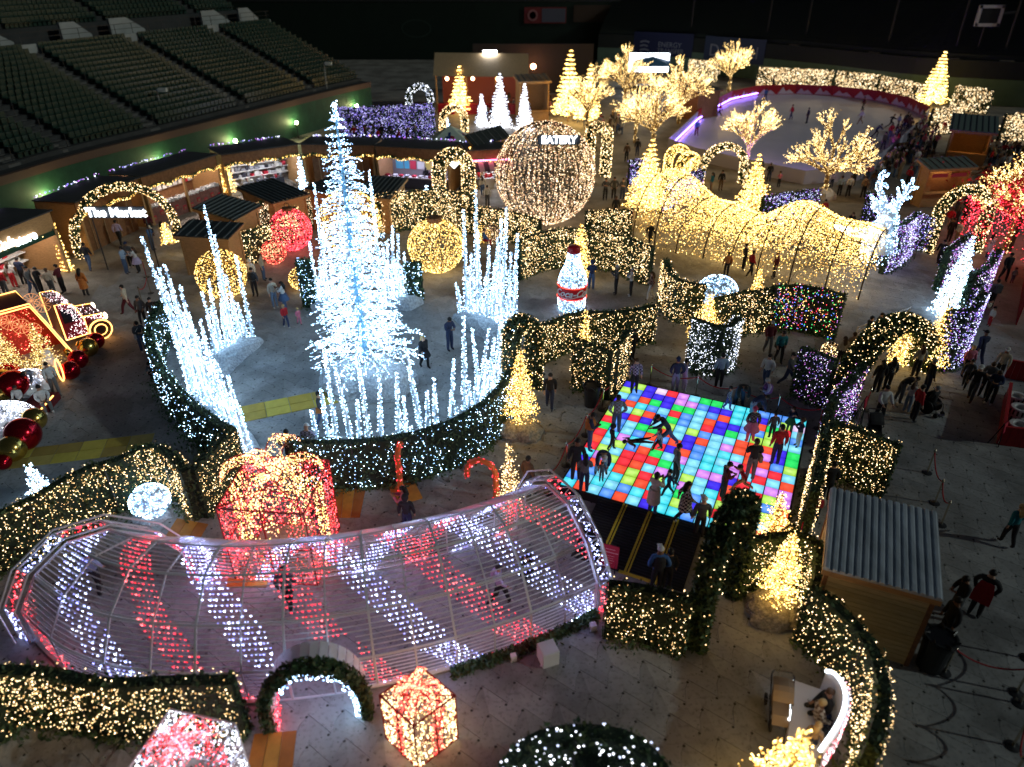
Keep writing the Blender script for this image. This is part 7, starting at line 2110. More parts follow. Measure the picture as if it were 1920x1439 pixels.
def body_mesh(pose, child=False):
    J = {k: np.array(v, float) for k, v in POSES[pose].items()}
    if child:
        for k in ('hd', 'ht'): J[k] = J['nk'] + (J[k] - J['nk']) * 1.35
    names = list(J); idx = {k: i for i, k in enumerate(names)}
    me = bpy.data.meshes.new("body_cage")
    me.from_pydata([J[k] for k in names], [(idx[a], idx[c]) for a, c in EDG], [])
    o = bpy.data.objects.new("body_cage", me); COL.objects.link(o)
    sk = o.modifiers.new("Skin", 'SKIN'); sk.use_smooth_shade = True; sk.branch_smoothing = .6
    layer = me.skin_vertices[0].data if me.skin_vertices else None
    if layer is None:
        bpy.context.view_layer.objects.active = o; bpy.ops.mesh.customdata_skin_add(); layer = me.skin_vertices[0].data
    for k in names:
        r_ = RAD[k]; s_ = 1.32 if child and k in ('hd', 'ht') else (1.05 if child else 1)
        layer[idx[k]].radius = (r_[0] * s_, r_[1] * s_)
        layer[idx[k]].use_root = (k == 'pel')
    sb = o.modifiers.new("Sub", 'SUBSURF'); sb.levels = 1; sb.render_levels = 1
    dg = bpy.context.evaluated_depsgraph_get()
    out = bpy.data.meshes.new_from_object(o.evaluated_get(dg))
    bpy.data.objects.remove(o); bpy.data.meshes.remove(me)
    n = len(out.vertices); co = np.empty(n * 3); out.vertices.foreach_get("co", co); co = co.reshape(-1, 3)
    # colour zones by nearest limb
    best = np.full(n, 9e9); zone = np.ones(n, int)
    for a, c in EDG:
        if c in ('nk', 'hd', 'ht'): z = 0
        elif c in ('toL', 'toR'): z = 3
        elif c in ('hipL', 'hipR', 'knL', 'knR', 'anL', 'anR'): z = 2
        else: z = 1
        dd = seg_dist(co, J[a], J[c])
        if c == 'nk': dd += .03
        u_ = dd < best; best[u_] = dd[u_]; zone[u_] = z
    for w_ in ('wrL', 'wrR'): zone[np.linalg.norm(co - J[w_], axis=1) < .055] = 0
    F = [tuple(p.vertices) for p in out.polygons]
    mi = [int(np.bincount(zone[list(f)], minlength=4).argmax()) for f in F]
    b = MB(); b.add(co, F); b.m = mi
    # hands: palm plus five bent fingers continuing the forearm
    for el, wr, sg in (('elL', 'wrL', -1), ('elR', 'wrR', 1)):
        d_ = nrm(J[wr] - J[el]); s_ = nrm(np.cross(d_, V(0, 0, 1) if abs(d_[2]) < .9 else V(1, 0, 0))); t_ = np.cross(s_, d_)
        o_ = J[wr]
        b.tube([o_ - d_ * .01, o_ + d_ * .05, o_ + d_ * .085], [.030, .036, .028], 6, 0)
        for q, ln in zip((-1.5, -.5, .5, 1.5), (.062, .075, .072, .055)):
            st_ = o_ + d_ * .08 + s_ * q * .016
            b.tube([st_, st_ + d_ * ln * .55 + t_ * .006, st_ + d_ * ln * .9 + t_ * .028 * sg], [.0095, .0085, .006], 4, 0)
        th = o_ + d_ * .03 + s_ * .028
        b.tube([th, th + d_ * .03 + s_ * .022, th + d_ * .058 + s_ * .024], [.011, .010, .007], 4, 0)
    bpy.data.meshes.remove(out)
    return b.mesh("person", [M_SKIN[0], cloth('grey'), cloth('jean'), M_BLACK], smooth_=True), J
def hair_mesh(J, style, child):
    s_ = 1.3 if child else 1.0
    up = nrm(J['ht'] - J['nk']); fw = nrm(np.cross(V(1, 0, 0), up)) * -1
    fw = nrm(np.cross(up, V(1, 0, 0)))
    if fw[1] < 0 and abs(up[1]) < .9: fw = -fw
    c = J['hd'] + up * .035 * s_
    R = np.array([V(1, 0, 0), fw, up]).T
    b = MB()
    def dome(rx, ry, rz_, c_, lo, m=0):
        prof = [(math.cos(t_), math.sin(t_)) for t_ in np.linspace(lo, 1.5, 7)]
        vs, n = [], 12
        for r_, z_ in prof:
            for k in range(n):
                a = 6.2832 * k / n
                vs.append((r_ * math.cos(a) * rx, r_ * math.sin(a) * ry, z_ * rz_))
        fs = [(j * n + k, j * n + (k + 1) % n, (j + 1) * n + (k + 1) % n, (j + 1) * n + k) for j in range(6) for k in range(n)]
        fs.append(tuple(6 * n + k for k in range(n)))
        b.add(np.array(vs) @ R.T + c_, fs, m)
    if style in ('short', 'long', 'bun'):
        dome(.098 * s_, .112 * s_, .105 * s_, c - fw * .018 * s_, -.15)
        b.ball(c - fw * .05 * s_ - up * .035 * s_, .082 * s_, 10, sc=(1.02, .85, 1))
    if style == 'long':
        b.tube([c - fw * .06 + up * .02, c - fw * .10 - up * .10, c - fw * .12 - up * .26, c - fw * .11 - up * .36], [.085 * s_, .095 * s_, .10, .05], 8)
    if style == 'bun': b.ball(c - fw * .10 + up * .06, .05 * s_, 8)
    if style in ('cap', 'beanie'):
        dome(.106 * s_, .118 * s_, .118 * s_, c - fw * .005 + up * .01, .05)
        if style == 'cap':
            q = c + fw * .10 * s_ + up * .02
            b.box(q + fw * .05, (.15, .13, .018), R=R)
        else:
            b.ball(c + up * .125 * s_, .035 * s_, 8); b.ball(c - fw * .04 - up * .04, .08 * s_, 8, sc=(1, .8, .9))
    if style == 'hood':
        dome(.125 * s_, .135 * s_, .135 * s_, c - fw * .03, -.5); b.ball(c - fw * .07 - up * .07, .10 * s_, 10)
    return b.mesh("hair", [M_HAIR['k']], smooth_=True)
def face_mesh(J, child):
    s_ = 1.3 if child else 1.0
    up = nrm(J['ht'] - J['nk']); fw = nrm(np.cross(up, V(1, 0, 0)))
    if fw[1] < 0 and abs(up[1]) < .9: fw = -fw
    c = J['hd'] + up * .01; R = np.array([V(1, 0, 0), fw, up]).T
    b = MB()
    for x in (-.033, .033): b.ball(c + fw * .088 * s_ + V(x * s_, 0, 0) + up * .012, .011 * s_, 6, 1)
    b.box(c + fw * .10 * s_ - up * .012, (.02 * s_, .03 * s_, .034 * s_), R=R, m=0)
    b.box(c + fw * .090 * s_ - up * .045 * s_, (.045 * s_, .012, .010), R=R, m=2)
    for x in (-.094, .094): b.ball(c + V(x * s_, 0, 0), .024 * s_, 6, 0, sc=(.5, .8, 1.2))
    return b.mesh("face", [M_SKIN[0], M_HAIR['k'], mat("lips", (.32, .08, .07), .5)])
BODY, HAIR, FACE = {}, {}, {}
DIRS = {'a': 0, 'l': 90, 't': 180, 'r': -90, 'al': 45, 'ar': -45, 'tl': 135, 'tr': -135}
NP_ = [0]
def person(label, px, pose, dr, top, bot, hair='k.short', h=1.74, z=0.0, group=None, skin=None, shoes=None, extra=None, child=None, world=None, tilt=0):
    child = (h < 1.35) if child is None else child
    key = (pose, child)
    if key not in BODY:
        me, J = body_mesh(pose, child); BODY[key] = (me, J)
        FACE[key] = face_mesh(J, child)
    me, J = BODY[key]
    hc, hs = hair.split('.')
    if (key, hs) not in HAIR: HAIR[(key, hs)] = hair_mesh(J, hs, child)
    loc = at(*px) if world is None else np.array(world, float)
    if world is None and z: loc = at(px[0], px[1], z)
    s_ = h / 1.74 * .96
    ang = math.radians(DIRS[dr] if isinstance(dr, str) else dr)
    o = bpy.data.objects.new("person", me); COL.objects.link(o)
    o.location = loc; o.rotation_euler = (0, 0, ang); o.scale = (s_ * random.uniform(.95, 1.05), s_, s_)
    NP_[0] += 1
    sk = M_SKIN[NP_[0] * 7 % 4 if skin is None else skin]
    for sl, m_ in zip(o.material_slots, (sk, top_mat(top), cloth(bot), cloth(shoes or random.choice(['black', 'dkgrey', 'white', 'brown'])))):
        sl.link = 'OBJECT'; sl.material = m_
    tag(o, label, "person", group)
    hr = link("hair" if hs in ('short', 'long', 'bun') else ("hood" if hs == 'hood' else "hat"), HAIR[(key, hs)], o)
    hr.material_slots[0].link = 'OBJECT'
    hr.material_slots[0].material = M_HAIR[hc] if hs != 'hood' else top_mat(top)
    fc = link("face", FACE[key], o); fc.material_slots[0].link = 'OBJECT'; fc.material_slots[0].material = sk
    if extra:
        kind, colr = extra.split(':', 1)
        b = MB()
        if kind == 'skirt':
            p_ = J['pel']; b.lathe([(.16, .10), (.22, -.06), (.32, -.30), (.30, -.31)], p_, 14)
        elif kind == 'coat':
            p_ = J['pel']; b.lathe([(.19, .16), (.205, 0), (.22, -.2), (.235, -.42), (.20, -.43)], p_, 14)
        elif kind == 'bag':
            b.box(J['hipR'] + V(.14, .02, .06), (.10, .26, .24)); b.tube([J['hipR'] + V(.14, 0, .16), J['che'] + V(.1, .13, .05), J['shL'] + V(.03, 0, .07)], .012, 4)
        elif kind == 'pack':
            b.box(J['che'] + V(0, -.2, -.02), (.30, .18, .42)); b.ball(J['che'] + V(0, -.22, .14), .14, 8, sc=(1, .6, .8))
        elif kind == 'apron':
            b.add([(-.17, .15, 1.36), (.17, .15, 1.36), (.24, .17, 1.0), (.25, .19, .62), (-.25, .19, .62), (-.24, .17, 1.0), (-.17, .14, 1.36), (.17, .14, 1.36), (.24, .15, 1.0), (.25, .17, .62), (-.25, .17, .62), (-.24, .15, 1.0)], [(0, 1, 2, 3, 4, 5), (11, 10, 9, 8, 7, 6)] + [(k, 6 + k, 6 + (k + 1) % 6, (k + 1) % 6) for k in range(6)])
        elif kind == 'vest':
            p_ = J['che']; b.lathe([(.20, -.22), (.205, -.05), (.19, .10), (.13, .16)], p_, 14)
        elif kind == 'phone':
            p_ = (J['wrL'] + J['wrR']) / 2 + V(0, .09, .05); b.box(p_, (.08, .012, .15))
        elif kind == 'scarf':
            b.lathe([(.07, -.04), (.10, 0), (.07, .05)], J['nk'], 10)
        x_ = link({'skirt': 'skirt', 'coat': 'coat_skirt', 'bag': 'shoulder_bag', 'pack': 'backpack', 'apron': 'apron', 'vest': 'vest', 'phone': 'phone', 'scarf': 'scarf'}[kind], b.mesh(kind, [top_mat(colr) if colr in CLO or colr.startswith('plaid') else M_BLACK]), o)
    return o
Z = .35
ppl = [
 # dance floor
 ("woman with long brown hair in plaid shirt standing at the dance floor's back left corner", (1188, 736), 'stand', 't', 'plaid:lilac/navy', 'black', 'b.long', 1.70, Z),
 ("man in striped grey sweater standing on red and blue tiles with his back turned", (1154, 813), 'pocket', 'a', 'plaid:grey/ltblue', 'jean', 'k.short', 1.80, Z),
 ("man in dark jacket and cap lunging left on the middle of the dance floor", (1250, 838), 'lunge', 'l', 'navy', 'jean', 'k.cap', 1.80, Z),
 ("child in pastel puffy jacket crouching in front of the lunging man", (1232, 845), 'walk', 'l', 'ltblue', 'black', 'b.long', 1.0, Z),
 ("child in brown jacket lying flat on the white and red tiles", (1196, 830), 'lie', 100, 'brown', 'black', 'k.short', 1.15, Z),
 ("man in orange vest standing at the left edge of the dance floor", (1104, 845), 'lookdown', 'r', 'navy', 'jean', 'k.short', 1.76, Z, 'vest:orange'),
 ("man with pale cap bending right over a toddler on the dance floor", (1126, 888), 'bend', 't', 'navy', 'ltjean', 'w.cap', 1.76, Z),
 ("toddler in grey held below the bending man with the pale cap", (1127, 902), 'stand', 't', 'grey', 'dkgrey', 'b.short', .86, Z),
 ("child in dark winter coat beside the bending man with the pale cap", (1146, 844), 'walk2', 'r', 'black', 'black', 'k.hood', 1.15, Z),
 ("man in black puffer jacket seen from behind at the floor's left corner", (1079, 902), 'stand', 'a', 'black', 'black', 'k.cap', 1.84, Z),
 ("woman with very long black hair and grey top at the dance floor's front left", (1094, 924), 'lookdown', 'a', 'grey', 'navy', 'k.long', 1.66, Z),
 ("woman in grey jacket and pointed beanie in the lower middle of the dance floor", (1263, 904), 'relax', 'r', 'grey', 'black', 'k.beanie', 1.68, Z),
 ("child in dark jacket dancing just below the woman with pointed beanie", (1251, 930), 'walk', 'l', 'navy', 'black', 'k.short', 1.12, Z),
 ("person in long pale grey coat taking a photo near the ramp top", (1222, 963), 'phone', 'ar', 'cream', 'jean', 'k.beanie', 1.72, Z, 'coat:cream'),
 ("woman in plaid coat with long dark hair striding along the dance floor's front edge", (1280, 977), 'walk', 'r', 'plaid:cream/black', 'black', 'k.long', 1.68, Z, 'coat:plaid:cream/black'),
 ("man in bright red sweater standing with his back turned on the dance floor", (1451, 873), 'stand', 'a', 'red', 'navy', 'k.short', 1.84, Z),
 ("child in grey just beyond the man in the bright red sweater", (1445, 822), 'stand', 'a', 'dkgrey', 'black', 'k.beanie', 1.2, Z),
 ("heavy man in black t-shirt with shaved head and grey trousers on the dance floor", (1404, 902), 'crossed', 'a', 'black', 'grey', 'b.short', 1.86, Z, 'bag:tan'),
 ("child in red top running with arms spread on the lower right tiles", (1388, 925), 'run', 'l', 'red', 'tan', 'k.short', 1.25, Z),
 ("woman with pink hat in spotted coat and pink skirt on the dance floor", (1404, 830), 'relax', 'a', 'plaid:grey/black', 'pink', 'p.beanie', 1.64, Z, 'skirt:pink'),
 ("child in a full green dress near the upper right corner of the dance floor", (1478, 810), 'phone', 't', 'navy', 'green', 'b.long', 1.15, Z, 'skirt:green'),
 ("child in navy top and white shorts at the right edge of the dance floor", (1494, 838), 'phone', 'l', 'navy', 'white', 'b.short', 1.3, Z),
 ("child in striped blue costume on the back row of the dance floor", (1363, 768), 'walk2', 'tr', 'plaid:navy/ltblue', 'blue', 'k.short', 1.1, Z),
 ("person in maroon top half hidden behind the big dark arch", (1352, 938), 'lookdown', 'r', 'maroon', 'black', 'k.short', 1.68, Z),
 ("man in tan cap standing left of the big dark arch by the floor corner", (1308, 1010), 'stand', 'a', 'dkgrey', 'black', 'w.cap', 1.78, 0),
 ("man in navy sweater leaning over the ropes behind the pink hatted woman", (1406, 790), 'bend', 'r', 'navy', 'ltjean', 'k.short', 1.74, 0),
 # around the floor
 ("man in navy jacket and white topped beanie behind the rope at the back", (1264, 737), 'pocket', 'a', 'navy', 'ltjean', 'n.beanie', 1.80, 0),
 ("person in lilac hoodie close behind the man in the navy jacket", (1280, 733), 'relax', 'r', 'lilac', 'lilac', 'k.short', 1.6, 0),
 ("man in light blue shirt facing the white lit hedge panel", (1346, 728), 'stand', 'a', 'ltblue', 'black', 'k.short', 1.80, 0),
 ("man in black jacket bending to the costumed child at the back rope", (1383, 762), 'bend', 't', 'black', 'jean', 'k.short', 1.80, 0),
 ("woman in purple vest holding a booklet behind the back rope", (1431, 772), 'lookdown', 'l', 'lilac', 'maroon', 'g.beanie', 1.66, 0, 'vest:purple'),
 ("woman in white sweater and jeans walking above the dance floor", (1432, 726), 'walk2', 'tl', 'white', 'jean', 'k.long', 1.70, 0),
 ("man in slate jacket walking beside the woman in the white sweater", (1473, 728), 'walk', 'tr', 'dkgrey', 'navy', 'k.short', 1.82, 0),
 ("man in maroon sweater walking below the multicoloured hedge", (1437, 664), 'walk2', 't', 'maroon', 'dkgrey', 'g.short', 1.80, 0),
 ("woman in dark teal jacket and black trousers below the multicoloured hedge", (1458, 680), 'walk2', 't', 'teal', 'black', 'k.short', 1.70, 0, 'bag:black'),
 ("woman in black coat with a bright green scarf against the angular hedge", (1184, 676), 'stand', 'tr', 'black', 'black', 'k.long', 1.70, 0, 'scarf:green'),
 ("man in dark suit walking left of the angular hedge and waste bin", (1030, 767), 'walk2', 't', 'black', 'navy', 'k.short', 1.78, 0),
 ("man in brown coat beside the narrow gold tree near the trellis tunnel", (989, 930), 'stand', 'ar', 'brown', 'dkgrey', 'k.short', 1.78, 0),
 ("left one of three security guards standing by the giant ornament ball", (1134, 376), 'crossed', 't', 'dkgrey', 'black', 'k.short', 1.80, 0),
 ("middle one of three security guards standing by the giant ornament ball", (1150, 374), 'pocket', 't', 'dkgrey', 'black', 'k.short', 1.78, 0),
 ("right one of three security guards standing by the giant ornament ball", (1166, 376), 'crossed', 't', 'dkgrey', 'navy', 'b.short', 1.78, 0),
 ("person in black seen just above the square warm hedge block", (1153, 412), 'stand', 't', 'black', 'black', 'b.short', 1.76, 0),
 ("person in red by the right edge of the square warm hedge block", (1182, 432), 'stand', 'r', 'red', 'black', 'k.short', 1.6, 0),
 ("person in black walking at the left mouth of the gold wire tunnel", (1217, 464), 'walk2', 'ar', 'black', 'black', 'b.short', 1.74, 0),
 ("man in dark hoodie and jeans standing right of the soda bottle", (1108, 544), 'lookdown', 'a', 'navy', 'jean', 'k.hood', 1.82, 0),
 ("bald man in grey jacket photographing beside the soda bottle", (1154, 553), 'phone', 'l', 'dkgrey', 'black', 'g.short', 1.82, 0),
 ("woman in white jacket holding a child right of the soda bottle", (1182, 556), 'phone', 'l', 'white', 'black', 'g.short', 1.74, 0),
 ("woman in red plaid shirt and white trousers at the hedge opening", (1218, 563), 'walk2', 'l', 'plaid:maroon/tan', 'white', 'b.long', 1.72, 0),
 # ice circle
 ("woman with long blonde hair in a black dress walking in the ice circle", (797, 690), 'walk2', 'tr', 'black', 'black', 'y.long', 1.74, 0, 'skirt:black'),
 ("man in black looking down at his phone in the ice circle", (844, 657), 'lookdown', 'tr', 'navy', 'navy', 'k.short', 1.84, 0),
 ("girl in bright coral top skipping at the rear of the ice circle", (538, 615), 'walk2', 'tr', 'red', 'navy', 'y.short', 1.35, 0),
 ("toddler in pink suit running beside the girl in the coral top", (562, 609), 'walk2', 'tr', 'pink', 'pink', 'y.short', .95, 0),
 ("man in cream sweater and blue jeans standing behind the children", (517, 578), 'stand', 'tr', 'cream', 'ltjean', 'k.short', 1.78, 0),
 ("woman in white top and denim skirt raising her phone overhead", (536, 582), 'phone', 'l', 'white', 'jean', 'k.long', 1.70, 0, 'skirt:jean'),
 ("man in black vest and white sleeves near the rear of the ice circle", (480, 556), 'stand', 't', 'dkgrey', 'black', 'k.short', 1.76, 0, 'vest:black'),
 ("woman in beige coat standing behind the man in the black vest", (496, 526), 'stand', 'r', 'beige', 'jean', 'b.long', 1.70, 0),
 ("person in white hooded top between the black vest and the beige coat", (476, 538), 'stand', 't', 'white', 'tan', 'k.hood', 1.72, 0),
 ("man in black and white plaid shirt between the front hedge and the gift box", (549, 876), 'pocket', 'a', 'plaid:cream/black', 'black', 'k.short', 1.74, 0),
 ("person with dark hair in black hidden behind the bow of the gift box", (571, 884), 'stand', 'a', 'black', 'black', 'k.long', 1.62, 0),
 ("man in white cap and checked shirt just inside the front hedge opening", (585, 868), 'lookdown', 'a', 'plaid:lilac/grey', 'jean', 'w.cap', 1.76, 0),
 ("person with an orange bag seen through the front row of spikes", (606, 800), 'walk2', 'r', 'dkgrey', 'jean', 'k.short', 1.70, 0, 'bag:orange'),
 # queue left of the circle
 ("woman in black coat on the left in the queue beside the slanting spikes", (272, 610), 'relax', 't', 'dkgrey', 'black', 'k.long', 1.70, 0),
 ("man in black t-shirt with crossed arms in the queue beside the slanting spikes", (306, 626), 'crossed', 't', 'dkgrey', 'grey', 'k.short', 1.80, 0),
 ("boy in black beside the man with crossed arms in the queue", (294, 612), 'stand', 't', 'black', 'black', 'k.short', 1.66, 0),
 ("woman in dark jacket and jeans holding a white bag in the queue", (271, 660), 'lookdown', 'tr', 'dkgrey', 'jean', 'k.long', 1.70, 0, 'bag:white'),
 ("woman with long hair and white bag sitting low near the curved hedge", (289, 672), 'relax', 'r', 'black', 'black', 'b.long', 1.62, 0, 'bag:white'),
 ("person in dark clothes half behind the curved hedge at the queue", (300, 648), 'stand', 't', 'black', 'black', 'k.short', 1.68, 0),
 ("child in grey low behind the curved hedge at the queue end", (290, 706), 'crouch', 't', 'dkgrey', 'black', 'k.short', 1.3, 0),
 ("man in white shirt walking alone on the open floor at left", (244, 590), 'walk', 'l', 'cream', 'maroon', 'k.short', 1.74, 0),
 ("woman in a long orange tan coat standing by the store stall", (163, 556), 'stand', 'a', 'orange', 'black', 'k.long', 1.70, 0, 'coat:orange'),
 ("man in black jacket and jeans under the left foot of the market arch", (171, 508), 'walk2', 'a', 'black', 'jean', 'k.short', 1.80, 0),
 ("man in light blue shirt talking under the market arch", (239, 514), 'lookdown', 'r', 'ltblue', 'jean', 'k.short', 1.78, 0),
 ("woman in white jacket and lilac skirt under the market arch", (262, 512), 'phone', 'l', 'white', 'black', 'b.long', 1.68, 0, 'skirt:lilac'),
 ("person with teal hat behind the group under the market arch", (248, 502), 'stand', 't', 'dkgrey', 'black', 'n.beanie', 1.66, 0),
 ("person in lilac shirt walking deep inside the market entrance", (228, 460), 'walk2', 'a', 'lilac', 'black', 'k.short', 1.74, 0),
 ("woman in cream coat standing right of the market arch", (312, 462), 'stand', 'a', 'cream', 'black', 'k.long', 1.70, 0, 'coat:cream'),
 ("person in dark pink top right of the market sign", (285, 444), 'stand', 'a', 'maroon', 'black', 'k.short', 1.72, 0),
 ("person in blue with pale cap below the right foot of the market arch", (288, 470), 'lookdown', 'r', 'blue', 'jean', 'w.cap', 1.72, 0),
 ("person in red standing under the store sign", (14, 556), 'stand', 'a', 'red', 'dkgrey', 'k.short', 1.72, 0),
 ("person in grey and blue jeans beside the store post", (66, 553), 'walk2', 'r', 'grey', 'jean', 'k.short', 1.74, 0),
 ("person in black crouching by the store entrance", (80, 552), 'lookdown', 'r', 'black', 'black', 'k.short', 1.68, 0),
 ("person in cream jacket facing into the store", (102, 554), 'stand', 'a', 'cream', 'dkgrey', 'b.short', 1.66, 0),
 ("man in dark maroon shirt at the right of the store entrance", (122, 550), 'crossed', 'l', 'maroon', 'black', 'k.short', 1.78, 0),
 ("person in a black coat at the far left of the store", (2, 560), 'stand', 'ar', 'black', 'black', 'k.short', 1.74, 0),
 ("shopper in navy deep under the store awning", (48, 535), 'lookdown', 'a', 'navy', 'black', 'k.short', 1.72, 0),
 ("shopper in white top deep under the store awning", (30, 540), 'stand', 'a', 'white', 'red', 'b.long', 1.66, 0),
 # photo set at the truck
 ("person in white tracksuit stepping down from the neon edged step", (108, 742), 'walk2', 'tr', 'white', 'grey', 'k.short', 1.70, 0),
 ("person in pale grey sitting on the neon edged step with hair tied", (88, 768), 'sit', 'tr', 'white', 'grey', 'k.bun', 1.68, 0),
 ("person in white jacket leaning over the snow heap by the spiral cone", (72, 730), 'bend', 't', 'ltblue', 'white', 'k.short', 1.60, 0),
 ("small person in white sitting on the large snow heap", (42, 762), 'sit', 't', 'white', 'grey', 'k.short', 1.45, 0),
 # tunnel
 ("woman in pink patterned jacket photographing before the trellis tunnel", (762, 985), 'phone', 'l', 'pink', 'ltjean', 'k.long', 1.70, 0),
 ("man in black and white coat in front of the pink jacket woman", (766, 1003), 'stand', 'a', 'black', 'navy', 'k.hood', 1.72, 0),
 ("person in black hooded coat beside the big red gift box", (607, 1013), 'stand', 'a', 'black', 'jean', 'k.hood', 1.72, 0),
 ("person in white and black inside the trellis tunnel near the gift box", (545, 1140), 'walk2', 'a', 'dkgrey', 'black', 'k.short', 1.7, 0),
 ("person in black and lilac inside the right half of the trellis tunnel", (935, 1135), 'walk', 'r', 'lilac', 'black', 'k.short', 1.7, 0),
 ("man in black sitting inside the right end of the trellis tunnel", (975, 1085), 'crouch', 'r', 'black', 'black', 'k.short', 1.75, 0),
 ("person in pale blue and black inside the left end of the trellis tunnel", (190, 1110), 'walk2', 'a', 'ltblue', 'black', 'k.short', 1.68, 0),
 # bottom and right
 ("man in blue and black jacket with cap at the foot of the ramp", (1228, 1108), 'pocket', 'a', 'blue', 'black', 'w.cap', 1.80, 0, 'vest:black'),
 ("woman in black beside the man in the blue and black jacket", (1247, 1106), 'stand', 'a', 'black', 'black', 'k.short', 1.68, 0),
 ("man in white hooded top leaning on the black stroller", (1644, 792), 'push', 't', 'white', 'black', 'k.short', 1.80, 0),
 ("woman with long black hair in black behind the white hooded man", (1640, 738), 'stand', 'a', 'black', 'black', 'k.long', 1.70, 0),
 ("woman in black and white plaid shirt beside the black haired woman", (1660, 732), 'stand', 'a', 'plaid:grey/black', 'black', 'k.long', 1.68, 0),
 ("person in black leaning toward the girl in the white top", (1682, 754), 'bend', 'r', 'black', 'dkgrey', 'k.short', 1.74, 0),
 ("girl in white top and pale jeans beside the man in red", (1697, 774), 'lookdown', 'ar', 'white', 'ltjean', 'b.long', 1.55, 0),
 ("man in red jacket and black trousers standing by the wheelchair", (1709, 790), 'stand', 'r', 'red', 'black', 'k.short', 1.78, 0),
 ("woman in cream jacket facing the gold tree under the twisted arch", (1713, 708), 'stand', 'a', 'cream', 'black', 'b.long', 1.70, 0),
 ("grey haired man in dark coat behind the man in red", (1732, 738), 'stand', 'r', 'black', 'navy', 'g.short', 1.76, 0),
 ("man in black t-shirt and white cap walking toward the tyre pen", (1816, 752), 'walk2', 'tl', 'black', 'dkgrey', 'w.cap', 1.80, 0),
 ("man in grey t-shirt leaning near the tyre pen", (1840, 744), 'lookdown', 'tl', 'grey', 'black', 'b.short', 1.80, 0),
 ("man in navy jacket and shorts holding a drink beside the tyre pen", (1852, 758), 'lookdown', 'tl', 'navy', 'black', 'b.short', 1.74, 0),
 ("man in tan cap and cream shirt at the back corner of the tyre pen", (1866, 716), 'stand', 'tl', 'cream', 'black', 'w.cap', 1.76, 0),
 ("child in black and white jacket beside the man in the white cap", (1805, 728), 'walk2', 'tl', 'dkgrey', 'black', 'k.short', 1.5, 0),
 ("woman in magenta jacket behind the child in the black and white jacket", (1806, 706), 'stand', 't', 'pink', 'black', 'y.short', 1.62, 0),
 ("man in dark blue overalls and cap walking on the wet floor at right", (1828, 684), 'walk', 'a', 'navy', 'navy', 'k.cap', 1.80, 0),
 ("man with a grey backpack on the right hand walkway", (1853, 580), 'stand', 'a', 'grey', 'black', 'k.short', 1.78, 0, 'pack:dkgrey'),
 ("man in pale hoodie looking at a phone on the right hand walkway", (1829, 613), 'phone', 'r', 'cream', 'grey', 'k.short', 1.76, 0),
 ("child in white top and red shorts on the right hand walkway", (1853, 612), 'stand', 'l', 'white', 'red', 'k.short', 1.1, 0),
 ("couple's taller figure in black below the red canopy", (1879, 527), 'walk2', 't', 'black', 'black', 'k.short', 1.78, 0),
 ("toddler in pale clothes beside the figure in black below the red canopy", (1896, 531), 'stand', 't', 'cream', 'grey', 'b.short', .95, 0),
 ("woman in long white coat beside the red canopy", (1849, 486), 'stand', 'r', 'white', 'jean', 'k.long', 1.72, 0, 'coat:white'),
 ("man in black leaning by the tall garland arch", (1757, 500), 'walk2', 'tl', 'black', 'black', 'k.short', 1.76, 0),
 ("person in black under the tall garland arch", (1776, 456), 'stand', 't', 'black', 'black', 'k.short', 1.74, 0),
 ("person in pale jacket under the tall garland arch", (1790, 460), 'stand', 'l', 'white', 'tan', 'b.short', 1.74, 0),
 ("man in black suit sitting at the white railing bench", (1624, 636), 'sit', 'r', 'black', 'black', 'k.short', 1.80, 0),
 ("woman in black sitting at the white railing bench", (1644, 628), 'sit', 'l', 'black', 'black', 'b.long', 1.72, 0),
 ("woman with long brown hair in cream behind the tiny ornament ball", (1571, 690), 'stand', 'a', 'cream', 'black', 'b.long', 1.66, 0),
 ("person in mustard coat beside the foot of the twisted arch", (1588, 684), 'stand', 'a', 'tan', 'brown', 'b.short', 1.72, 0, 'coat:tan'),
 ("woman with blonde hair in teal jacket on the dark floor at the right edge", (1884, 1022), 'walk2', 'a', 'teal', 'black', 'y.long', 1.72, 0),
 ("man in red apron and black shirt at the right edge", (1825, 1152), 'pocket', 'tl', 'black', 'black', 'k.short', 1.80, 0, 'apron:red'),
 ("man in black printed t-shirt at the serving side of the metal roofed kiosk", (1762, 1205), 'stand', 'l', 'black', 'black', 'k.short', 1.80, 0),
 ("person in black with a white strap just behind the metal roofed kiosk corner", (1782, 1160), 'lookdown', 'l', 'black', 'dkgrey', 'k.short', 1.74, 0),
 ("child in red vest between the thin hedge and the metal roofed kiosk", (1524, 982), 'stand', 'a', 'cream', 'black', 'k.short', 1.35, 0, 'vest:red'),
 ("man in black in the gap behind the child in the red vest", (1545, 940), 'stand', 'a', 'black', 'black', 'k.short', 1.76, 0),
 ("woman in leopard spotted top sitting on the white photo bench", (1524, 1368), 'sit', 'r', 'plaid:cream/brown', 'navy', 'y.short', 1.62, 0),
 ("man in black t-shirt sitting close on the white photo bench", (1538, 1352), 'sit', 'l', 'black', 'black', 'b.short', 1.76, 0),
 ("blonde haired child standing before the white photo bench", (1516, 1412), 'stand', 'ar', 'tan', 'navy', 'y.long', 1.15, 0),
 ("man in green shirt sitting in the wheelchair", None, 'sit', 30, 'black', 'black', 'g.short', 1.72, 0),
 # market and upper middle
 ("person in maroon shopping at the art stall", (812, 356), 'stand', 'a', 'maroon', 'black', 'k.short', 1.74, 0),
 ("person in black shopping at the art stall", (800, 352), 'stand', 'a', 'black', 'black', 'k.long', 1.66, 0),
 ("tall person in black walking through the dark gateway", (869, 388), 'walk2', 'a', 'black', 'black', 'k.short', 1.90, 0),
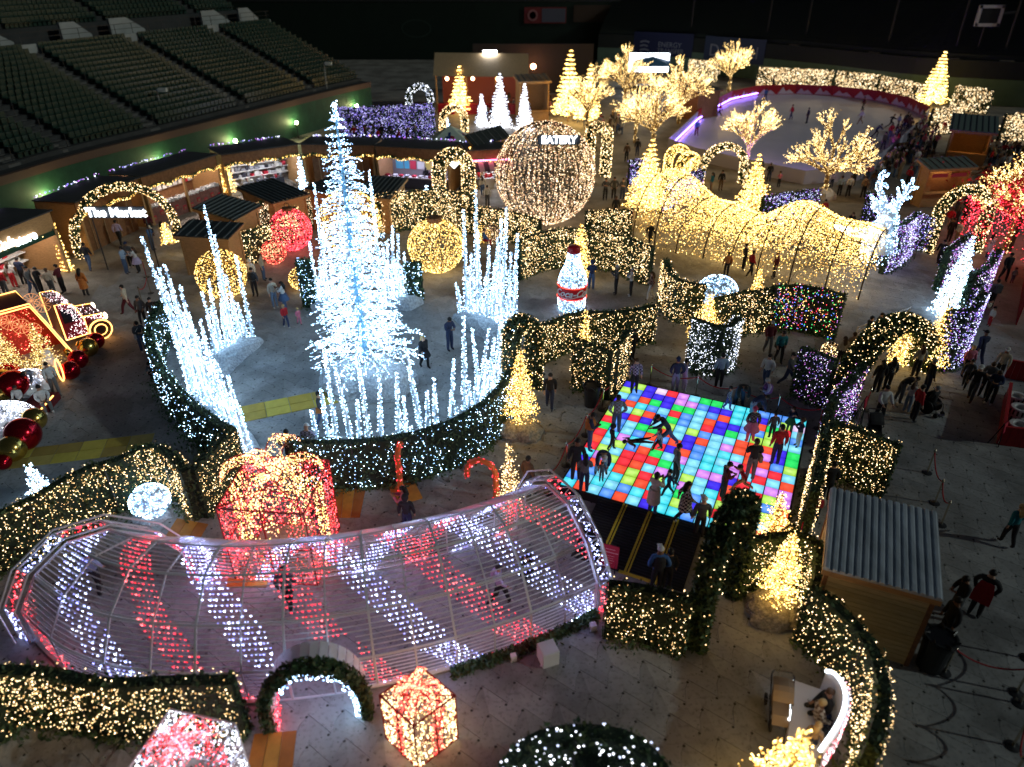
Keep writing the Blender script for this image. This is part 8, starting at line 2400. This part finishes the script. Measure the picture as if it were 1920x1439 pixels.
 ("person in white top left of the giant ornament ball", (914, 388), 'stand', 'a', 'white', 'dkgrey', 'k.short', 1.68, 0),
 ("person in pale top and blue jeans below the striped awning", (905, 368), 'walk2', 'a', 'cream', 'jean', 'b.long', 1.68, 0),
 ("person in red below the striped awning", (898, 350), 'stand', 'r', 'red', 'black', 'k.short', 1.66, 0),
 ("person sitting in red and blue beside the gold basket of lights", (908, 462), 'sit', 'r', 'blue', 'red', 'b.short', 1.7, 0),
 ("person in brown coat in front of the rink grove", (1174, 304), 'stand', 'a', 'brown', 'black', 'k.short', 1.74, 0),
 ("person in black between the grove and the violet hedge stub", (1194, 294), 'stand', 't', 'black', 'navy', 'k.short', 1.72, 0),
 ("person in teal dress below the garland arch at the rink", (1332, 362), 'stand', 'l', 'teal', 'tan', 'k.long', 1.68, 0),
 ("woman in brown shorts below the garland arch at the rink", (1350, 358), 'stand', 't', 'black', 'brown', 'k.long', 1.70, 0),
 ("person in tan inside the gold wire arches", (1274, 326), 'stand', 't', 'tan', 'brown', 'b.short', 1.70, 0),
 ("person in black coat at the foot of the wide bare tree", (1526, 402), 'walk2', 'l', 'black', 'black', 'k.short', 1.74, 0),
 ("person in red and black beside the violet hedge by the bare tree", (1540, 416), 'stand', 't', 'red', 'black', 'k.short', 1.66, 0),
 ("person in black sitting behind the gold wire tunnel on the left", (1562, 426), 'crouch', 'l', 'black', 'black', 'k.short', 1.74, 0),
 ("person in black sitting behind the gold wire tunnel on the right", (1592, 424), 'crouch', 't', 'black', 'black', 'b.long', 1.74, 0),
 ("person in orange coat inside the gold wire tunnel", (1360, 520), 'stand', 'a', 'orange', 'black', 'k.short', 1.6, 0),
 ("person in red coat walking in the middle of the gold wire tunnel", (1405, 520), 'walk2', 'r', 'red', 'black', 'k.short', 1.7, 0),
 ("person in black in the middle of the gold wire tunnel", (1392, 508), 'stand', 'r', 'black', 'black', 'k.short', 1.76, 0),
 ("person in maroon at the right half of the gold wire tunnel", (1450, 522), 'stand', 'l', 'maroon', 'black', 'b.short', 1.7, 0),
]
for row in ppl:
    lab, px, pose, dr, top, bot, hair, h, z = row[:9]
    ex_ = row[9] if len(row) > 9 else None
    if px is None: person(lab, None, pose, dr, top, bot, hair, h, world=(*at(1743, 773)[:2], .06))
    elif pose == 'sit' and 'bench' in lab and 'white photo' in lab:
        q = at(*px); person(lab, px, pose, dr, top, bot, hair, h, world=(q[0], q[1], 0.0), extra=ex_)
    elif z: person(lab, px, pose, dr, top, bot, hair, h, z=z, extra=ex_)
    else: person(lab, px, pose, dr, top, bot, hair, h, extra=ex_)
# skaters
for lab, px, pose, dr, top, bot, h in [("skater in black gliding at the far left of the ice", (1427, 212), 'walk', 'r', 'black', 'black', 1.75), ("skater in blue leaning at the far left of the ice", (1434, 191), 'walk', 'a', 'blue', 'navy', 1.7), ("skater in navy by the red barrier with the far hedge behind", (1447, 167), 'walk2', 'r', 'navy', 'navy', 1.8), ("skater in red in the middle of the ice", (1482, 225), 'walk2', 'l', 'red', 'navy', 1.72), ("lone skater in black right of the middle of the ice", (1512, 232), 'stand', 'l', 'black', 'black', 1.75), ("skater in maroon against the far red barrier", (1616, 209), 'walk2', 'l', 'maroon', 'black', 1.7), ("skater in white top near the crowded corner of the ice", (1612, 234), 'walk', 'l', 'white', 'tan', 1.7), ("skater in black with arms wide at the crowded corner of the ice", (1667, 243), 'run', 'r', 'black', 'black', 1.7), ("skater in black leaning right at the crowded corner of the ice", (1696, 240), 'walk', 'r', 'black', 'navy', 1.7), ("skater in pale blue between two dark skaters", (1682, 242), 'walk2', 'r', 'ltblue', 'grey', 1.6), ("skater in green jacket near the crowd", (1680, 268), 'walk2', 'l', 'green', 'black', 1.65), ("skater in dark green hooded coat near the crowd", (1654, 282), 'walk2', 'a', 'olive', 'black', 1.78), ("skater in tan coat in front of the crowd at the ice edge", (1626, 290), 'walk', 'l', 'tan', 'brown', 1.75), ("skater in navy stooping at the crowded ice edge", (1640, 258), 'lunge', 'r', 'navy', 'black', 1.7), ("skater in blue and red at the left edge of the ice", (1305, 256), 'walk2', 'a', 'blue', 'maroon', 1.7), ("pair's red skater entering at the left corner of the ice", (1348, 220), 'walk', 'l', 'red', 'black', 1.6), ("pair's grey skater entering at the left corner of the ice", (1342, 212), 'walk2', 'l', 'grey', 'black', 1.7)]:
    person(lab, px, pose, dr, top, bot, random.choice(['k.short', 'b.short', 'k.beanie']), h, z=.03)
for k, (px, top, lab) in enumerate([((1422, 336), 'dkgrey', "spectator in dark grey leaning on the near rink boards, left of two"), ((1440, 342), 'black', "spectator in black leaning on the near rink boards, right of two"), ((1459, 352), 'pink', "child in pink walking along the near rink boards"), ((1558, 352), 'lilac', "child in lilac at the violet lit rink boards by the bare tree"), ((1572, 368), 'ltblue', "spectator in pale blue at the violet lit rink boards"), ((1588, 370), 'white', "spectator in white at the violet lit rink boards"), ((1598, 350), 'black', "spectator in black at the violet lit rink boards"), ((1624, 344), 'pink', "spectator in magenta at the right end of the rink boards"), ((1634, 356), 'brown', "spectator in brown at the right end of the rink boards"), ((1616, 372), 'tan', "spectator in tan coat with a stroller near the violet hedge")]):
    person(lab, px, ['stand', 'relax', 'lookdown', 'pocket'][k % 4], 'a', top, random.choice(['black', 'navy', 'jean']), random.choice(['k.short', 'k.long', 'b.short']), random.uniform(1.2, 1.4) if 'child' in lab else random.uniform(1.62, 1.82))
# crowds too small in the photograph to tell apart
def crowd(label, group, pts, n, seed, cols):
    rg = random.Random(seed); done = []
    tries = 0
    while len(done) < n and tries < 4000:
        tries += 1
        k = rg.randrange(len(pts) - 2)
        a, b_, c_ = (np.array(pts[i], float) for i in (0, k + 1, k + 2))
        u, v = rg.random(), rg.random()
        if u + v > 1: u, v = 1 - u, 1 - v
        p = a + (b_ - a) * u + (c_ - a) * v
        w = at(*p)
        if any(np.linalg.norm(w - q) < .55 for q in done): continue
        done.append(w)
        person(label, None, rg.choice(['stand', 'relax', 'walk2', 'pocket', 'phone', 'lookdown', 'crossed', 'sit', 'stand']), rg.uniform(0, 360), rg.choice(cols), rg.choice(['black', 'navy', 'jean', 'dkgrey', 'tan']), rg.choice(['k.short', 'b.short', 'k.long', 'b.long', 'y.long', 'w.cap', 'k.beanie', 'r.beanie']), rg.choice([1.6, 1.68, 1.74, 1.8, 1.25]), world=w, group=group)
MIX = ['black', 'black', 'navy', 'dkgrey', 'grey', 'white', 'red', 'red', 'beige', 'maroon', 'olive', 'pink', 'tan', 'brown']
crowd("visitor in the dense crowd at the rink's right corner before the wooden huts", "crowd at the rink corner", [(1670, 300), (1665, 262), (1720, 232), (1772, 252), (1752, 300), (1700, 352), (1640, 338)], 62, 3, MIX)
crowd("visitor in the crowd seated and standing right of the nearer wooden hut", "crowd right of the hut", [(1858, 322), (1832, 300), (1870, 282), (1918, 300), (1915, 345), (1850, 378), (1836, 350)], 34, 4, MIX[:9] + ['tan', 'olive'])
crowd("visitor in the crowd under the far grove of gold trees", "crowd under the grove", [(1090, 240), (1062, 226), (1118, 215), (1165, 232), (1168, 262), (1120, 262)], 22, 5, MIX)
crowd("visitor in the crowd at the red counters of the food pavilion", "crowd at the pavilion", [(960, 215), (905, 225), (930, 200), (1000, 190), (1045, 205), (1030, 228)], 22, 6, MIX)
crowd("visitor before the violet white hedge behind the market stalls", "crowd before the violet hedge", [(700, 268), (660, 270), (670, 262), (760, 262), (790, 268)], 12, 7, ['black', 'black', 'dkgrey', 'red'])
crowd("visitor queueing beyond the tall garland arch on the right", "crowd beyond the tall arch", [(1790, 425), (1760, 420), (1770, 395), (1830, 392), (1838, 420)], 10, 8, MIX)
crowd("visitor gathered behind the red barrier at the rink's left corner", "crowd at the rink's left corner", [(1300, 205), (1285, 215), (1296, 190), (1330, 190), (1322, 206)], 9, 9, MIX)
